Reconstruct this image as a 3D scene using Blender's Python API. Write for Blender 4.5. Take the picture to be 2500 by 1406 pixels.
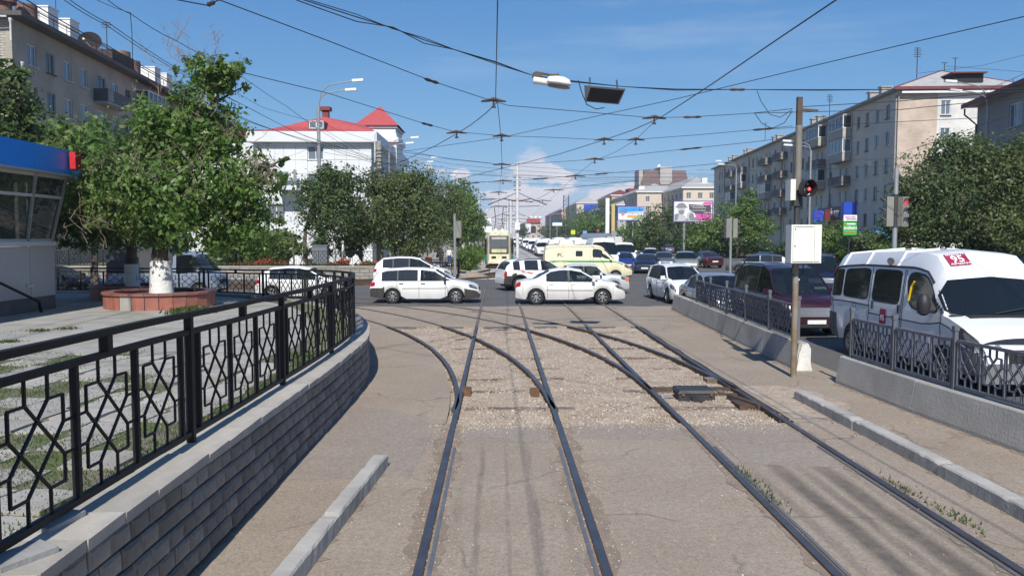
import bpy, math, random
import numpy as np
from mathutils import Vector, Matrix, Euler
for o in list(bpy.data.objects): bpy.data.objects.remove(o)
S = bpy.context.scene
COL = S.collection
R = math.radians
rnd = random.Random(7)
# ------------------------------------------------------------------ camera
CAM_H = 2.75; FPX = 1950.0; PITCH = math.atan(124/FPX); YAW = math.atan(35/FPX)
cd = bpy.data.cameras.new('camera'); cam = bpy.data.objects.new('camera', cd); COL.objects.link(cam)
cd.sensor_width = 36; cd.lens = 36*FPX/2500; cd.clip_end = 6000; cd.clip_start = 0.1
cam.location = (0, 0, CAM_H); cam.rotation_euler = (R(90)-PITCH, 0, -YAW)
S.camera = cam
CM = Euler(cam.rotation_euler).to_matrix()
def ray(px, py): return CM @ Vector(((px-1250)/FPX, (703-py)/FPX, -1))
def gp(px, py, z=0.0):                # point of a pixel on the level z
    d = ray(px, py); t = (z-CAM_H)/d.z; return Vector((d.x*t, d.y*t, z))
def at(px, py, Y):                    # point of a pixel at depth Y
    d = ray(px, py); t = Y/d.y; return Vector((d.x*t, Y, CAM_H+d.z*t))
# ------------------------------------------------------------------ world, sun, exposure
SUN_EL = R(43); SUN_TRAVEL = Vector((0.045, 1.0, 0)).normalized()
w = bpy.data.worlds.new('World'); S.world = w; w.use_nodes = True
nt = w.node_tree; N = nt.nodes; Lk = nt.links; N.clear()
sky = N.new('ShaderNodeTexSky'); sky.sky_type = 'NISHITA'; sky.sun_disc = False
sky.sun_elevation = SUN_EL; sky.sun_rotation = math.atan2(-SUN_TRAVEL.x, -SUN_TRAVEL.y)
sky.altitude = 600; sky.air_density = 0.85; sky.dust_density = 0.25; sky.ozone_density = 2.2
geo = N.new('ShaderNodeTexCoord'); sep = N.new('ShaderNodeSeparateXYZ'); Lk.new(geo.outputs['Generated'], sep.inputs[0])
def wmath(op, a, b=None, c=None):
    n = N.new('ShaderNodeMath'); n.operation = op
    for i, x in enumerate((a, b, c)):
        if x is None: continue
        if isinstance(x, (int, float)): n.inputs[i].default_value = x
        else: Lk.new(x, n.inputs[i])
    return n.outputs[0]
# cumulus banks low over the horizon, all round, and thin high cirrus
def wnoise(scale, zs, detail, rough, off=0):
    m = N.new('ShaderNodeMapping'); m.inputs['Scale'].default_value = (scale, scale, scale*zs); m.inputs['Location'].default_value = (off, off*.7, off*.3)
    Lk.new(geo.outputs['Generated'], m.inputs[0])
    t = N.new('ShaderNodeTexNoise'); t.inputs['Scale'].default_value = 1; t.inputs['Detail'].default_value = detail; t.inputs['Roughness'].default_value = rough
    Lk.new(m.outputs[0], t.inputs['Vector']); return t.outputs['Fac']
def wramp(x, a, b):
    n = N.new('ShaderNodeMapRange'); n.interpolation_type = 'SMOOTHSTEP'
    n.inputs[1].default_value = a; n.inputs[2].default_value = b
    Lk.new(x, n.inputs[0]); return n.outputs[0]
el = sep.outputs['Z']
band = wmath('MULTIPLY', wramp(el, -0.02, 0.015), wmath('SUBTRACT', 1.0, wramp(el, 0.07, 0.13)))
cum = wnoise(9, 1.9, 7, 0.5, 5.9)
lim = wmath('ADD', wmath('MULTIPLY', el, 1.6), cum)
cumf = wmath('MULTIPLY', wramp(wmath('SUBTRACT', cum, wmath('MULTIPLY', el, 2.0)), 0.395, 0.425), band)
cir = wnoise(2.2, 7, 7, 0.62, 9.3)
cirf = wmath('MULTIPLY', wmath('MULTIPLY', wramp(cir, 0.52, 0.80), wramp(el, 0.10, 0.3)), 0.42)
cshade = wnoise(30, 1.6, 5, 0.55, 5.5)
cc = N.new('ShaderNodeMix'); cc.data_type = 'RGBA'
cc.inputs['A'].default_value = (4.3, 4.3, 4.9, 1); cc.inputs['B'].default_value = (5.8, 5.6, 5.9, 1); Lk.new(cshade, cc.inputs['Factor'])
# soft shoulder on the sky's brightness, channel by channel (a compact camera's response to a bright horizon)
sr = N.new('ShaderNodeSeparateColor'); Lk.new(sky.outputs[0], sr.inputs[0]); cr_ = N.new('ShaderNodeCombineColor')
for i_, (a_, b_) in enumerate(((.47, .18), (.93, .95), (1.75, 1.70))):
    x_ = sr.outputs[i_]; Lk.new(wmath('DIVIDE', wmath('MULTIPLY', x_, a_), wmath('ADD', 1.0, wmath('MULTIPLY', x_, b_*.14))), cr_.inputs[i_])
soft = cr_.outputs[0]
mx = N.new('ShaderNodeMix'); mx.data_type = 'RGBA'; Lk.new(soft, mx.inputs['A']); Lk.new(cc.outputs['Result'], mx.inputs['B'])
Lk.new(wmath('MULTIPLY', cumf, 0.9), mx.inputs['Factor'])
mx2 = N.new('ShaderNodeMix'); mx2.data_type = 'RGBA'; Lk.new(mx.outputs['Result'], mx2.inputs['A']); mx2.inputs['B'].default_value = (3.6, 4.3, 5.4, 1); Lk.new(cirf, mx2.inputs['Factor'])
bg = N.new('ShaderNodeBackground'); bg.inputs['Strength'].default_value = 0.118
Lk.new(mx2.outputs['Result'], bg.inputs[0])
wo = N.new('ShaderNodeOutputWorld'); Lk.new(bg.outputs[0], wo.inputs[0])
sd = bpy.data.lights.new('sun', 'SUN'); sd.energy = 4.0; sd.angle = R(0.53); sd.color = (1, 0.955, 0.88)
sun = bpy.data.objects.new('sun', sd); COL.objects.link(sun)
dv = SUN_TRAVEL*math.cos(SUN_EL) + Vector((0, 0, -math.sin(SUN_EL)))
sun.rotation_euler = dv.to_track_quat('-Z', 'Y').to_euler(); sun.location = (0, -20, 60)
S.view_settings.view_transform = 'Standard'; S.view_settings.look = 'None'
S.view_settings.exposure = 0.42; S.view_settings.gamma = 1; S.view_settings.use_curve_mapping = False
S.cycles.max_bounces = 6; S.cycles.transparent_max_bounces = 12; S.cycles.diffuse_bounces = 4; S.cycles.glossy_bounces = 3
S.cycles.caustics_reflective = False; S.cycles.caustics_refractive = False
S.cycles.use_denoising = True
# ------------------------------------------------------------------ materials
def newmat(name):
    m = bpy.data.materials.new(name); m.use_nodes = True
    n = m.node_tree.nodes; b = n['Principled BSDF']; return m, n, m.node_tree.links, b
def M(name, col, rough=.6, var=.12, scale=6.0, bump=0.0, bscale=None, metal=0.0, spec=.5, col2=None, thr=(.45, .6), coat=0, grime=0, orand=0):
    m, n, l, b = newmat(name)
    b.inputs['Roughness'].default_value = rough; b.inputs['Metallic'].default_value = metal
    b.inputs['Specular IOR Level'].default_value = spec
    if coat: b.inputs['Coat Weight'].default_value = coat; b.inputs['Coat Roughness'].default_value = .06
    tc = n.new('ShaderNodeTexCoord')
    t = n.new('ShaderNodeTexNoise'); t.inputs['Scale'].default_value = scale; t.inputs['Detail'].default_value = 6; t.inputs['Roughness'].default_value = .62
    l.new(tc.outputs['Object'], t.inputs['Vector'])
    mr = n.new('ShaderNodeMapRange'); mr.inputs[1].default_value = .25; mr.inputs[2].default_value = .75
    mr.inputs[3].default_value = 1-var; mr.inputs[4].default_value = 1+var; l.new(t.outputs['Fac'], mr.inputs[0])
    mul = n.new('ShaderNodeMix'); mul.data_type = 'RGBA'; mul.blend_type = 'MULTIPLY'; mul.inputs['Factor'].default_value = 1
    mul.inputs['A'].default_value = (*col, 1)
    l.new(mr.outputs[0], mul.inputs['B'])
    out = mul.outputs['Result']
    if col2:
        t2 = n.new('ShaderNodeTexNoise'); t2.inputs['Scale'].default_value = scale*.45; t2.inputs['Detail'].default_value = 5; l.new(tc.outputs['Object'], t2.inputs['Vector'])
        r2 = n.new('ShaderNodeMapRange'); r2.inputs[1].default_value = thr[0]; r2.inputs[2].default_value = thr[1]; l.new(t2.outputs['Fac'], r2.inputs[0])
        m2 = n.new('ShaderNodeMix'); m2.data_type = 'RGBA'; l.new(r2.outputs[0], m2.inputs['Factor']); l.new(out, m2.inputs['A']); m2.inputs['B'].default_value = (*col2, 1); out = m2.outputs['Result']
    if orand:      # pieces of one batch differ a little in tone
        oi = n.new('ShaderNodeObjectInfo'); ro = n.new('ShaderNodeMapRange'); ro.inputs[3].default_value = 1-orand; ro.inputs[4].default_value = 1+orand; l.new(oi.outputs['Random'], ro.inputs[0])
        mo = n.new('ShaderNodeMix'); mo.data_type = 'RGBA'; mo.blend_type = 'MULTIPLY'; mo.inputs['Factor'].default_value = 1; l.new(out, mo.inputs['A']); l.new(ro.outputs[0], mo.inputs['B']); out = mo.outputs['Result']
    l.new(out, b.inputs['Base Color'])
    if bump:
        t3 = n.new('ShaderNodeTexNoise'); t3.inputs['Scale'].default_value = bscale or scale*8; t3.inputs['Detail'].default_value = 4; l.new(tc.outputs['Object'], t3.inputs['Vector'])
        bp = n.new('ShaderNodeBump'); bp.inputs['Strength'].default_value = bump; bp.inputs['Distance'].default_value = .02; l.new(t3.outputs['Fac'], bp.inputs['Height']); l.new(bp.outputs[0], b.inputs['Normal'])
    m['nodes_out'] = 0
    return m
def paint(name, col, rough=.32, metal=0.0, dirt=.0):
    # car paint with a little road dust low on the body
    m, n, l, b = newmat(name)
    b.inputs['Coat Weight'].default_value = .5; b.inputs['Coat Roughness'].default_value = .05
    b.inputs['Metallic'].default_value = metal; b.inputs['Roughness'].default_value = rough
    tc = n.new('ShaderNodeTexCoord'); sp = n.new('ShaderNodeSeparateXYZ'); l.new(tc.outputs['Object'], sp.inputs[0])
    t = n.new('ShaderNodeTexNoise'); t.inputs['Scale'].default_value = 3.5; t.inputs['Detail'].default_value = 6; l.new(tc.outputs['Object'], t.inputs['Vector'])
    mr = n.new('ShaderNodeMapRange'); mr.inputs[1].default_value = .75; mr.inputs[2].default_value = .1; mr.inputs[3].default_value = 0; mr.inputs[4].default_value = 1; l.new(sp.outputs['Z'], mr.inputs[0])
    mu = n.new('ShaderNodeMath'); mu.operation = 'MULTIPLY'; l.new(mr.outputs[0], mu.inputs[0]); l.new(t.outputs['Fac'], mu.inputs[1])
    m3 = n.new('ShaderNodeMath'); m3.operation = 'MULTIPLY'; l.new(mu.outputs[0], m3.inputs[0]); m3.inputs[1].default_value = (.5 if max(col) > .2 else .25)+dirt
    mix = n.new('ShaderNodeMix'); mix.data_type = 'RGBA'; l.new(m3.outputs[0], mix.inputs['Factor']); mix.inputs['A'].default_value = (*col, 1); mix.inputs['B'].default_value = (.23, .19, .15, 1)
    l.new(mix.outputs['Result'], b.inputs['Base Color'])
    return m
def glass(name, tint=(.02, .028, .034), trans=.3, tcol=(.55, .62, .62)):
    m, n, l, b = newmat(name)
    b.inputs['Base Color'].default_value = (*tint, 1); b.inputs['Roughness'].default_value = .04; b.inputs['Specular IOR Level'].default_value = .75
    tr = n.new('ShaderNodeBsdfTransparent'); tr.inputs[0].default_value = (*tcol, 1)
    mx = n.new('ShaderNodeMixShader'); mx.inputs[0].default_value = trans
    l.new(b.outputs[0], mx.inputs[1]); l.new(tr.outputs[0], mx.inputs[2]); l.new(mx.outputs[0], n['Material Output'].inputs[0])
    return m
def emit(name, col, st):
    m, n, l, b = newmat(name); b.inputs['Base Color'].default_value = (*[c*.5 for c in col], 1)
    b.inputs['Emission Color'].default_value = (*col, 1); b.inputs['Emission Strength'].default_value = st; return m
def leafmat(name, c1, c2, c3, trans=.35, dry=0):
    m, n, l, b = newmat(name)
    g = n.new('ShaderNodeNewGeometry'); cr = n.new('ShaderNodeValToRGB')
    cr.color_ramp.elements[0].color = (*c1, 1); cr.color_ramp.elements[1].color = (*c3, 1); cr.color_ramp.elements[1].position = 1
    e = cr.color_ramp.elements.new(.6); e.color = (*c2, 1)
    tcx = n.new('ShaderNodeTexCoord'); nz = n.new('ShaderNodeTexNoise'); nz.inputs['Scale'].default_value = 1.1; nz.inputs['Detail'].default_value = 3; l.new(tcx.outputs['Object'], nz.inputs['Vector'])
    ma = n.new('ShaderNodeMath'); ma.operation = 'MULTIPLY_ADD'; l.new(nz.outputs['Fac'], ma.inputs[0]); ma.inputs[1].default_value = 1.5; ma.inputs[2].default_value = -.75
    mb_ = n.new('ShaderNodeMath'); mb_.operation = 'ADD'; mb_.use_clamp = True; l.new(ma.outputs[0], mb_.inputs[0]); l.new(g.outputs['Random Per Island'], mb_.inputs[1])
    l.new(mb_.outputs[0], cr.inputs[0]); src = cr.outputs[0]
    if dry:
        n2 = n.new('ShaderNodeTexNoise'); n2.inputs['Scale'].default_value = .8; n2.inputs['Detail'].default_value = 4; l.new(tcx.outputs['Object'], n2.inputs['Vector'])
        r2 = n.new('ShaderNodeMapRange'); r2.inputs[1].default_value = .54; r2.inputs[2].default_value = .68; r2.inputs[4].default_value = dry; l.new(n2.outputs['Fac'], r2.inputs[0])
        dm = n.new('ShaderNodeMix'); dm.data_type = 'RGBA'; l.new(r2.outputs[0], dm.inputs['Factor']); l.new(src, dm.inputs['A']); dm.inputs['B'].default_value = (.16, .125, .07, 1); src = dm.outputs['Result']
    l.new(src, b.inputs['Base Color'])
    b.inputs['Roughness'].default_value = .42; b.inputs['Specular IOR Level'].default_value = .45
    t = n.new('ShaderNodeBsdfTranslucent'); l.new(src, t.inputs[0])
    mx = n.new('ShaderNodeMixShader'); mx.inputs[0].default_value = trans; l.new(b.outputs[0], mx.inputs[1]); l.new(t.outputs[0], mx.inputs[2])
    l.new(mx.outputs[0], n['Material Output'].inputs[0]); return m
def brickmat(name, c1, c2, mortar, bw=.26, bh=.08, ms=.012, rough=.85, axis='x'):
    m, n, l, b = newmat(name); b.inputs['Roughness'].default_value = rough
    tc = n.new('ShaderNodeTexCoord'); sp = n.new('ShaderNodeSeparateXYZ'); cb = n.new('ShaderNodeCombineXYZ')
    l.new(tc.outputs['Object'], sp.inputs[0])
    ad = n.new('ShaderNodeMath'); ad.operation = 'ADD'; l.new(sp.outputs['X'], ad.inputs[0]); l.new(sp.outputs['Y'], ad.inputs[1])
    l.new(ad.outputs[0], cb.inputs[0]); l.new(sp.outputs['Z'], cb.inputs[1])
    br = n.new('ShaderNodeTexBrick'); br.inputs['Scale'].default_value = 1; br.inputs['Brick Width'].default_value = bw; br.inputs['Row Height'].default_value = bh; br.inputs['Mortar Size'].default_value = ms
    br.inputs['Color1'].default_value = (*c1, 1); br.inputs['Color2'].default_value = (*c2, 1); br.inputs['Mortar'].default_value = (*mortar, 1)
    l.new(cb.outputs[0], br.inputs['Vector'])
    t = n.new('ShaderNodeTexNoise'); t.inputs['Scale'].default_value = .6; t.inputs['Detail'].default_value = 7; l.new(tc.outputs['Object'], t.inputs['Vector'])
    mr = n.new('ShaderNodeMapRange'); mr.inputs[1].default_value = .3; mr.inputs[2].default_value = .7; mr.inputs[3].default_value = .8; mr.inputs[4].default_value = 1.12; l.new(t.outputs['Fac'], mr.inputs[0])
    mul = n.new('ShaderNodeMix'); mul.data_type = 'RGBA'; mul.blend_type = 'MULTIPLY'; mul.inputs['Factor'].default_value = 1; l.new(br.outputs['Color'], mul.inputs['A']); l.new(mr.outputs[0], mul.inputs['B'])
    l.new(mul.outputs['Result'], b.inputs['Base Color'])
    bp = n.new('ShaderNodeBump'); bp.inputs['Strength'].default_value = .5; bp.inputs['Distance'].default_value = .01; bp.invert = True; l.new(br.outputs['Fac'], bp.inputs['Height']); l.new(bp.outputs[0], b.inputs['Normal'])
    return m
def asphalt(name, c, c2, stain=None, crack=1.0, patch=.35):
    # fine aggregate, blotches of dust, hairline cracks; optional oil streaks along the track
    m, n, l, b = newmat(name); b.inputs['Roughness'].default_value = .92; b.inputs['Specular IOR Level'].default_value = .25
    tc = n.new('ShaderNodeNewGeometry'); P = tc.outputs['Position']
    def noise(s, d=6, r=.6, vec=P):
        t = n.new('ShaderNodeTexNoise'); t.inputs['Scale'].default_value = s; t.inputs['Detail'].default_value = d; t.inputs['Roughness'].default_value = r; l.new(vec, t.inputs['Vector']); return t.outputs['Fac']
    def rng(x, a, b_, c_=0, d_=1):
        k = n.new('ShaderNodeMapRange'); k.inputs[1].default_value = a; k.inputs[2].default_value = b_; k.inputs[3].default_value = c_; k.inputs[4].default_value = d_; l.new(x, k.inputs[0]); return k.outputs[0]
    def mix(f, A, B, bt='MIX'):
        k = n.new('ShaderNodeMix'); k.data_type = 'RGBA'; k.blend_type = bt
        for s_, x in (('Factor', f), ('A', A), ('B', B)):
            if isinstance(x, (int, float)): k.inputs[s_].default_value = x
            elif isinstance(x, tuple): k.inputs[s_].default_value = (*x, 1)
            else: l.new(x, k.inputs[s_])
        return k.outputs['Result']
    def mth(op, a, b_=None):
        k = n.new('ShaderNodeMath'); k.operation = op
        for i, x in enumerate((a, b_)):
            if x is None: continue
            if isinstance(x, (int, float)): k.inputs[i].default_value = x
            else: l.new(x, k.inputs[i])
        return k.outputs[0]
    out = mix(rng(noise(.55, 7, .65), .4, .62), c, c2)
    out = mix(rng(noise(2.3, 5, .7), .55, .75, 0, patch), out, tuple(x*.72 for x in c))
    out = mix(1.0, out, rng(noise(38, 3, .7), .25, .75, .70, 1.3), 'MULTIPLY'); out = mix(1.0, out, rng(noise(14, 4, .75), .28, .72, .84, 1.16), 'MULTIPLY')
    v = n.new('ShaderNodeTexVoronoi'); v.inputs['Scale'].default_value = 26; l.new(P, v.inputs['Vector'])
    out = mix(rng(v.outputs['Distance'], .05, .18, .55, 0), out, tuple(min(1, x*1.5) for x in c2))
    v2 = n.new('ShaderNodeTexVoronoi'); v2.inputs['Scale'].default_value = 7; l.new(P, v2.inputs['Vector'])
    out = mix(rng(v2.outputs['Distance'], .03, .10, .65, 0), out, tuple(x*.35 for x in c))
    if crack:
        ve = n.new('ShaderNodeTexVoronoi'); ve.feature = 'DISTANCE_TO_EDGE'; ve.inputs['Scale'].default_value = .34
        nz = n.new('ShaderNodeTexNoise'); nz.inputs['Scale'].default_value = 1.6; nz.inputs['Detail'].default_value = 5; l.new(P, nz.inputs['Vector'])
        va = n.new('ShaderNodeVectorMath'); va.operation = 'SCALE'; va.inputs['Scale'].default_value = .9; l.new(nz.outputs['Color'], va.inputs[0])
        vb = n.new('ShaderNodeVectorMath'); vb.operation = 'ADD'; l.new(P, vb.inputs[0]); l.new(va.outputs[0], vb.inputs[1]); l.new(vb.outputs[0], ve.inputs['Vector'])
        cf = mth('MULTIPLY', rng(ve.outputs['Distance'], .001, .012, .6*crack, 0), rng(noise(.7, 2), .42, .6))
        out = mix(cf, out, tuple(x*.4 for x in c))
    if stain:
        sp = n.new('ShaderNodeSeparateXYZ'); l.new(P, sp.inputs[0])
        cb = n.new('ShaderNodeCombineXYZ'); l.new(mth('MULTIPLY', sp.outputs['X'], 2.2), cb.inputs[0]); l.new(mth('MULTIPLY', sp.outputs['Y'], .55), cb.inputs[1])
        brk = noise(1.3, 6, .65, cb.outputs[0])
        for (x0, hw, s, y0, y1, a0, a1) in stain:
            d = mth('ABSOLUTE', mth('SUBTRACT', sp.outputs['X'], mth('ADD', x0, mth('MULTIPLY', mth('SUBTRACT', brk, .5), .12))))
            f = rng(d, hw*.35, hw, s, 0)
            f = mth('MULTIPLY', f, rng(brk, a0, a1))
            f = mth('MULTIPLY', f, mth('MULTIPLY', rng(sp.outputs['Y'], y0, y0+.7), rng(sp.outputs['Y'], y1, y1-2.2)))
            f = mth('MULTIPLY', f, rng(noise(7, 5, .7), .3, .62, .62, 1)); out = mix(f, out, (.05, .047, .044))
    l.new(out, b.inputs['Base Color'])
    bp = n.new('ShaderNodeBump'); bp.inputs['Strength'].default_value = .35; bp.inputs['Distance'].default_value = .012
    l.new(mth('ADD', noise(55, 4, .7), mth('MULTIPLY', noise(5, 4), .9)), bp.inputs['Height']); l.new(bp.outputs[0], b.inputs['Normal'])
    return m
# ------------------------------------------------------------------ mesh helpers
class MB:
    def __init__(s): s.v = []; s.f = []
    def quad(s, a, b, c, d):
        k = len(s.v); s.v += [tuple(a), tuple(b), tuple(c), tuple(d)]; s.f.append((k, k+1, k+2, k+3)); return s
    def poly(s, pts):
        k = len(s.v); s.v += [tuple(p) for p in pts]; s.f.append(tuple(range(k, k+len(pts)))); return s
    def box(s, c, d, rz=0.0, taper=1.0, mat=None):
        k = len(s.v); cx, cy, cz = c; dx, dy, dz = d[0]/2, d[1]/2, d[2]/2; cr, sr = math.cos(rz), math.sin(rz)
        for z, t in ((-dz, 1), (dz, taper)):
            for x, y in ((-dx, -dy), (dx, -dy), (dx, dy), (-dx, dy)):
                x *= t; y *= t
                p = (cx+x*cr-y*sr, cy+x*sr+y*cr, cz+z); s.v.append(p)
        s.f += [(k+3, k+2, k+1, k), (k+4, k+5, k+6, k+7)] + [(k+i, k+(i+1) % 4, k+4+(i+1) % 4, k+4+i) for i in range(4)]
        return s
    def bar(s, a, b, w, h=None, up=(0, 0, 1)):   # box beam from a to b
        a = Vector(a); b = Vector(b); h = h or w; d = (b-a).normalized(); u = Vector(up)
        if abs(d.dot(u)) > .95: u = Vector((0, 1, 0)) if abs(d.y) < .9 else Vector((1, 0, 0))
        r = d.cross(u).normalized()*(w/2); u = r.cross(d).normalized()*(h/2)
        k = len(s.v)
        for p in (a, b): s.v += [tuple(p-r-u), tuple(p+r-u), tuple(p+r+u), tuple(p-r+u)]
        s.f += [(k+3, k+2, k+1, k), (k+4, k+5, k+6, k+7)] + [(k+i, k+(i+1) % 4, k+4+(i+1) % 4, k+4+i) for i in range(4)]
        return s
    def tube(s, pts, r, n=6, caps=True):
        pts = [Vector(p) for p in pts]; rs = r if isinstance(r, (list, tuple)) else [r]*len(pts)
        k0 = len(s.v); prev = None
        for i, p in enumerate(pts):
            d = (pts[min(i+1, len(pts)-1)]-pts[max(i-1, 0)]).normalized()
            if prev is None:
                u = Vector((0, 0, 1)) if abs(d.z) < .9 else Vector((1, 0, 0)); a = d.cross(u).normalized()
            else: a = (prev-d*prev.dot(d)).normalized()
            prev = a; b = d.cross(a)
            for j in range(n):
                t = 2*math.pi*j/n; s.v.append(tuple(p+(a*math.cos(t)+b*math.sin(t))*rs[i]))
        for i in range(len(pts)-1):
            for j in range(n):
                s.f.append((k0+i*n+j, k0+i*n+(j+1) % n, k0+(i+1)*n+(j+1) % n, k0+(i+1)*n+j))
        if caps: s.f += [tuple(k0+j for j in reversed(range(n))), tuple(k0+(len(pts)-1)*n+j for j in range(n))]
        return s
    def lathe(s, prof, c=(0, 0, 0), n=16, axis='z', caps=True):   # prof: (r, h)
        k0 = len(s.v)
        for r, h in prof:
            for j in range(n):
                t = 2*math.pi*j/n; x, y = r*math.cos(t), r*math.sin(t)
                p = {'z': (x, y, h), 'y': (x, h, -y), 'x': (h, x, y)}[axis]
                s.v.append((p[0]+c[0], p[1]+c[1], p[2]+c[2]))
        m = len(prof)
        for i in range(m-1):
            for j in range(n): s.f.append((k0+i*n+j, k0+i*n+(j+1) % n, k0+(i+1)*n+(j+1) % n, k0+(i+1)*n+j))
        if caps: s.f += [tuple(k0+j for j in reversed(range(n))), tuple(k0+(m-1)*n+j for j in range(n))]
        return s
    def prism(s, poly, z0, z1):   # polygon in plan, counter-clockwise
        k = len(s.v); n = len(poly)
        for z in (z0, z1): s.v += [(p[0], p[1], z) for p in poly]
        s.f += [tuple(k+i for i in reversed(range(n))), tuple(k+n+i for i in range(n))] + [(k+i, k+(i+1) % n, k+n+(i+1) % n, k+n+i) for i in range(n)]
        return s
    def xf(s, M4): s.v = [tuple(M4 @ Vector(p)) for p in s.v]; return s
    def mesh(s, name, m, smooth=False):
        me = bpy.data.meshes.new(name); me.from_pydata(s.v, [], s.f); me.validate()
        if m is not None: me.materials.append(m)
        if smooth:
            me.polygons.foreach_set('use_smooth', [True]*len(me.polygons)); me.set_sharp_from_angle(angle=R(38))
        me.update(); return me
    def build(s, name, m, parent=None, smooth=False, label=None, kind=None, loc=None, rz=None):
        return link(name, s.mesh(name, m, smooth), parent, label, kind, loc, rz)
def link(name, me, parent=None, label=None, kind=None, loc=None, rz=None):
    o = bpy.data.objects.new(name, me); COL.objects.link(o)
    if parent is not None: o.parent = parent
    if label: o['label'] = label
    if kind: o['kind'] = kind
    if loc is not None: o.location = loc
    if rz is not None: o.rotation_euler = (0, 0, rz)
    return o
def thing(name, label, cat, loc=(0, 0, 0), rz=0.0, group=None):
    o = bpy.data.objects.new(name, None); COL.objects.link(o); o.empty_display_size = .2
    o.location = loc; o.rotation_euler = (0, 0, rz); o['label'] = label; o['category'] = cat
    if group: o['group'] = group
    return o
def tag(o, label, cat, group=None):
    o['label'] = label; o['category'] = cat
    if group: o['group'] = group
    return o
def dup(root, loc=None, rz=None, label=None, group=None, scale=None):
    r = root.copy(); COL.objects.link(r)
    if loc is not None: r.location = loc
    if rz is not None: r.rotation_euler = (0, 0, rz)
    if scale is not None: r.scale = scale
    if label: r['label'] = label
    if group: r['group'] = group
    for ch in list(root.children):
        c = ch.copy(); COL.objects.link(c); c.parent = r
        for g in list(ch.children):
            d = g.copy(); COL.objects.link(d); d.parent = c
    return r
def struct(name, mb, m, smooth=False): return mb.build(name, m, None, smooth, kind='structure')
def text(name, body, size, m, parent, mat4, ext=.003, align='CENTER', label=None, sx=1.0, bold=0.0):
    c = bpy.data.curves.new('lettering', 'FONT'); c.body = body; c.size = size; c.extrude = ext; c.align_x = align; c.align_y = 'CENTER'; c.offset = bold
    c.resolution_u = 2
    t = bpy.data.objects.new('tmp', c); COL.objects.link(t); bpy.context.view_layer.update()
    me = bpy.data.meshes.new_from_object(t.evaluated_get(bpy.context.evaluated_depsgraph_get())); bpy.data.objects.remove(t)
    me.transform(mat4 @ Matrix.Diagonal((sx, 1, 1, 1))); me.materials.clear(); me.materials.append(m)
    return link(name, me, parent, label)
def frame4(o, u, v):      # matrix with local x = u, y = v, z = u x v at o
    u = Vector(u).normalized(); v = Vector(v).normalized(); w_ = u.cross(v)
    m = Matrix.Identity(4)
    for i in range(3): m[i][0] = u[i]; m[i][1] = v[i]; m[i][2] = w_[i]; m[i][3] = o[i]
    return m
# ================================================================== large structure: ground, roads, tracks
m_ground = M('dry_ground', (.20, .165, .125), .95, .2, .25, .3, 6, col2=(.10, .11, .05), thr=(.5, .62))
m_road = asphalt('road_asphalt', (.105, .103, .105), (.125, .120, .116), crack=.5, patch=.25)
m_apron = asphalt('dusty_asphalt', (.288, .236, .184), (.322, .267, .211), patch=.3, stain=[
    (3.02, .09, .35, -2, 11.0, .28, .5), (3.34, .15, .75, -2, 10.6, .2, .42), (3.60, .09, .5, -2, 10.4, .25, .5), (3.86, .16, .72, -2, 10.8, .2, .42), (4.1, .06, .35, -2, 10, .3, .55),
    (-.20, .045, .45, -2, 11.3, .36, .56), (.10, .03, .3, -2, 11.3, .3, .55), (.38, .045, .45, -2, 11.3, .38, .58), (.66, .06, .3, -2, 11.3, .4, .6), (-.42, .08, .25, -2, 11.3, .4, .62)])
m_patch = asphalt('pale_patch_asphalt', (.268, .226, .186), (.292, .248, .206), crack=.4)
m_slabroad = M('tram_bed_concrete', (.42, .40, .365), .9, .25, .35, .2, 9, col2=(.22, .205, .19), thr=(.5, .65))
m_ballast = M('ballast_bed', (.34, .27, .205), .95, .3, 9, .9, 30, col2=(.41, .34, .27), thr=(.42, .6))
m_stone = leafmat('ballast_stone', (.32, .25, .19), (.41, .335, .265), (.49, .42, .35), 0.0)
m_railtop = M('polished_rail_steel', (.15, .148, .158), .40, .25, 3, .05, 60, metal=.75, col2=(.12, .10, .09), thr=(.5, .7))
m_railside = M('rusty_rail_steel', (.085, .058, .042), .75, .3, 9, .3, 40, metal=.2, col2=(.13, .075, .045), thr=(.5, .62))
m_sand = M('sandy_joint_fill', (.30, .225, .165), .95, .3, 9, .9, 70, col2=(.235, .19, .15), thr=(.4, .62))
m_wood = M('old_timber', (.15, .115, .085), .9, .35, 7, .5, 40, col2=(.25, .21, .17), thr=(.5, .65))
def n1(x, s=0): return math.sin(x*1.7+s)*.5+math.sin(x*4.3+s*2.1)*.3+math.sin(x*9.1+s*3.3)*.2
def sheet(name, pts, z, m, skirt=.16):
    mb = MB(); mb.poly([(x, y, z) for x, y in pts])
    n = len(pts)
    for i in range(n):
        a, b = pts[i], pts[(i+1) % n]; mb.quad((a[0], a[1], z-skirt), (b[0], b[1], z-skirt), (b[0], b[1], z), (a[0], a[1], z))
    return struct(name, mb, m)
mb = MB(); mb.quad((-1800, -60, -.2), (1800, -60, -.2), (1800, 3500, -.2), (-1800, 3500, -.2)); struct('ground', mb, m_ground)
sheet('road', [(-260, 31), (-3, 24.45), (6.9, 24.45), (6.9, -20), (27, -20), (27, 30), (260, 30), (260, 52), (33.5, 52), (33.5, 950), (5.6, 950), (5.6, 52), (-260, 52)], 0.0, m_road)
sheet('tram_bed', [(-2.2, 52.01), (5.55, 52.01), (5.55, 950), (-2.2, 950)], 0.0, m_slabroad)
sheet('pavement', [(-17, 57), (-5.2, 57), (-5.2, 800), (-17, 800)], .12, M('pavement_slabs', (.34, .30, .265), .9, .2, .5, .2, 9), .3)
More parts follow.
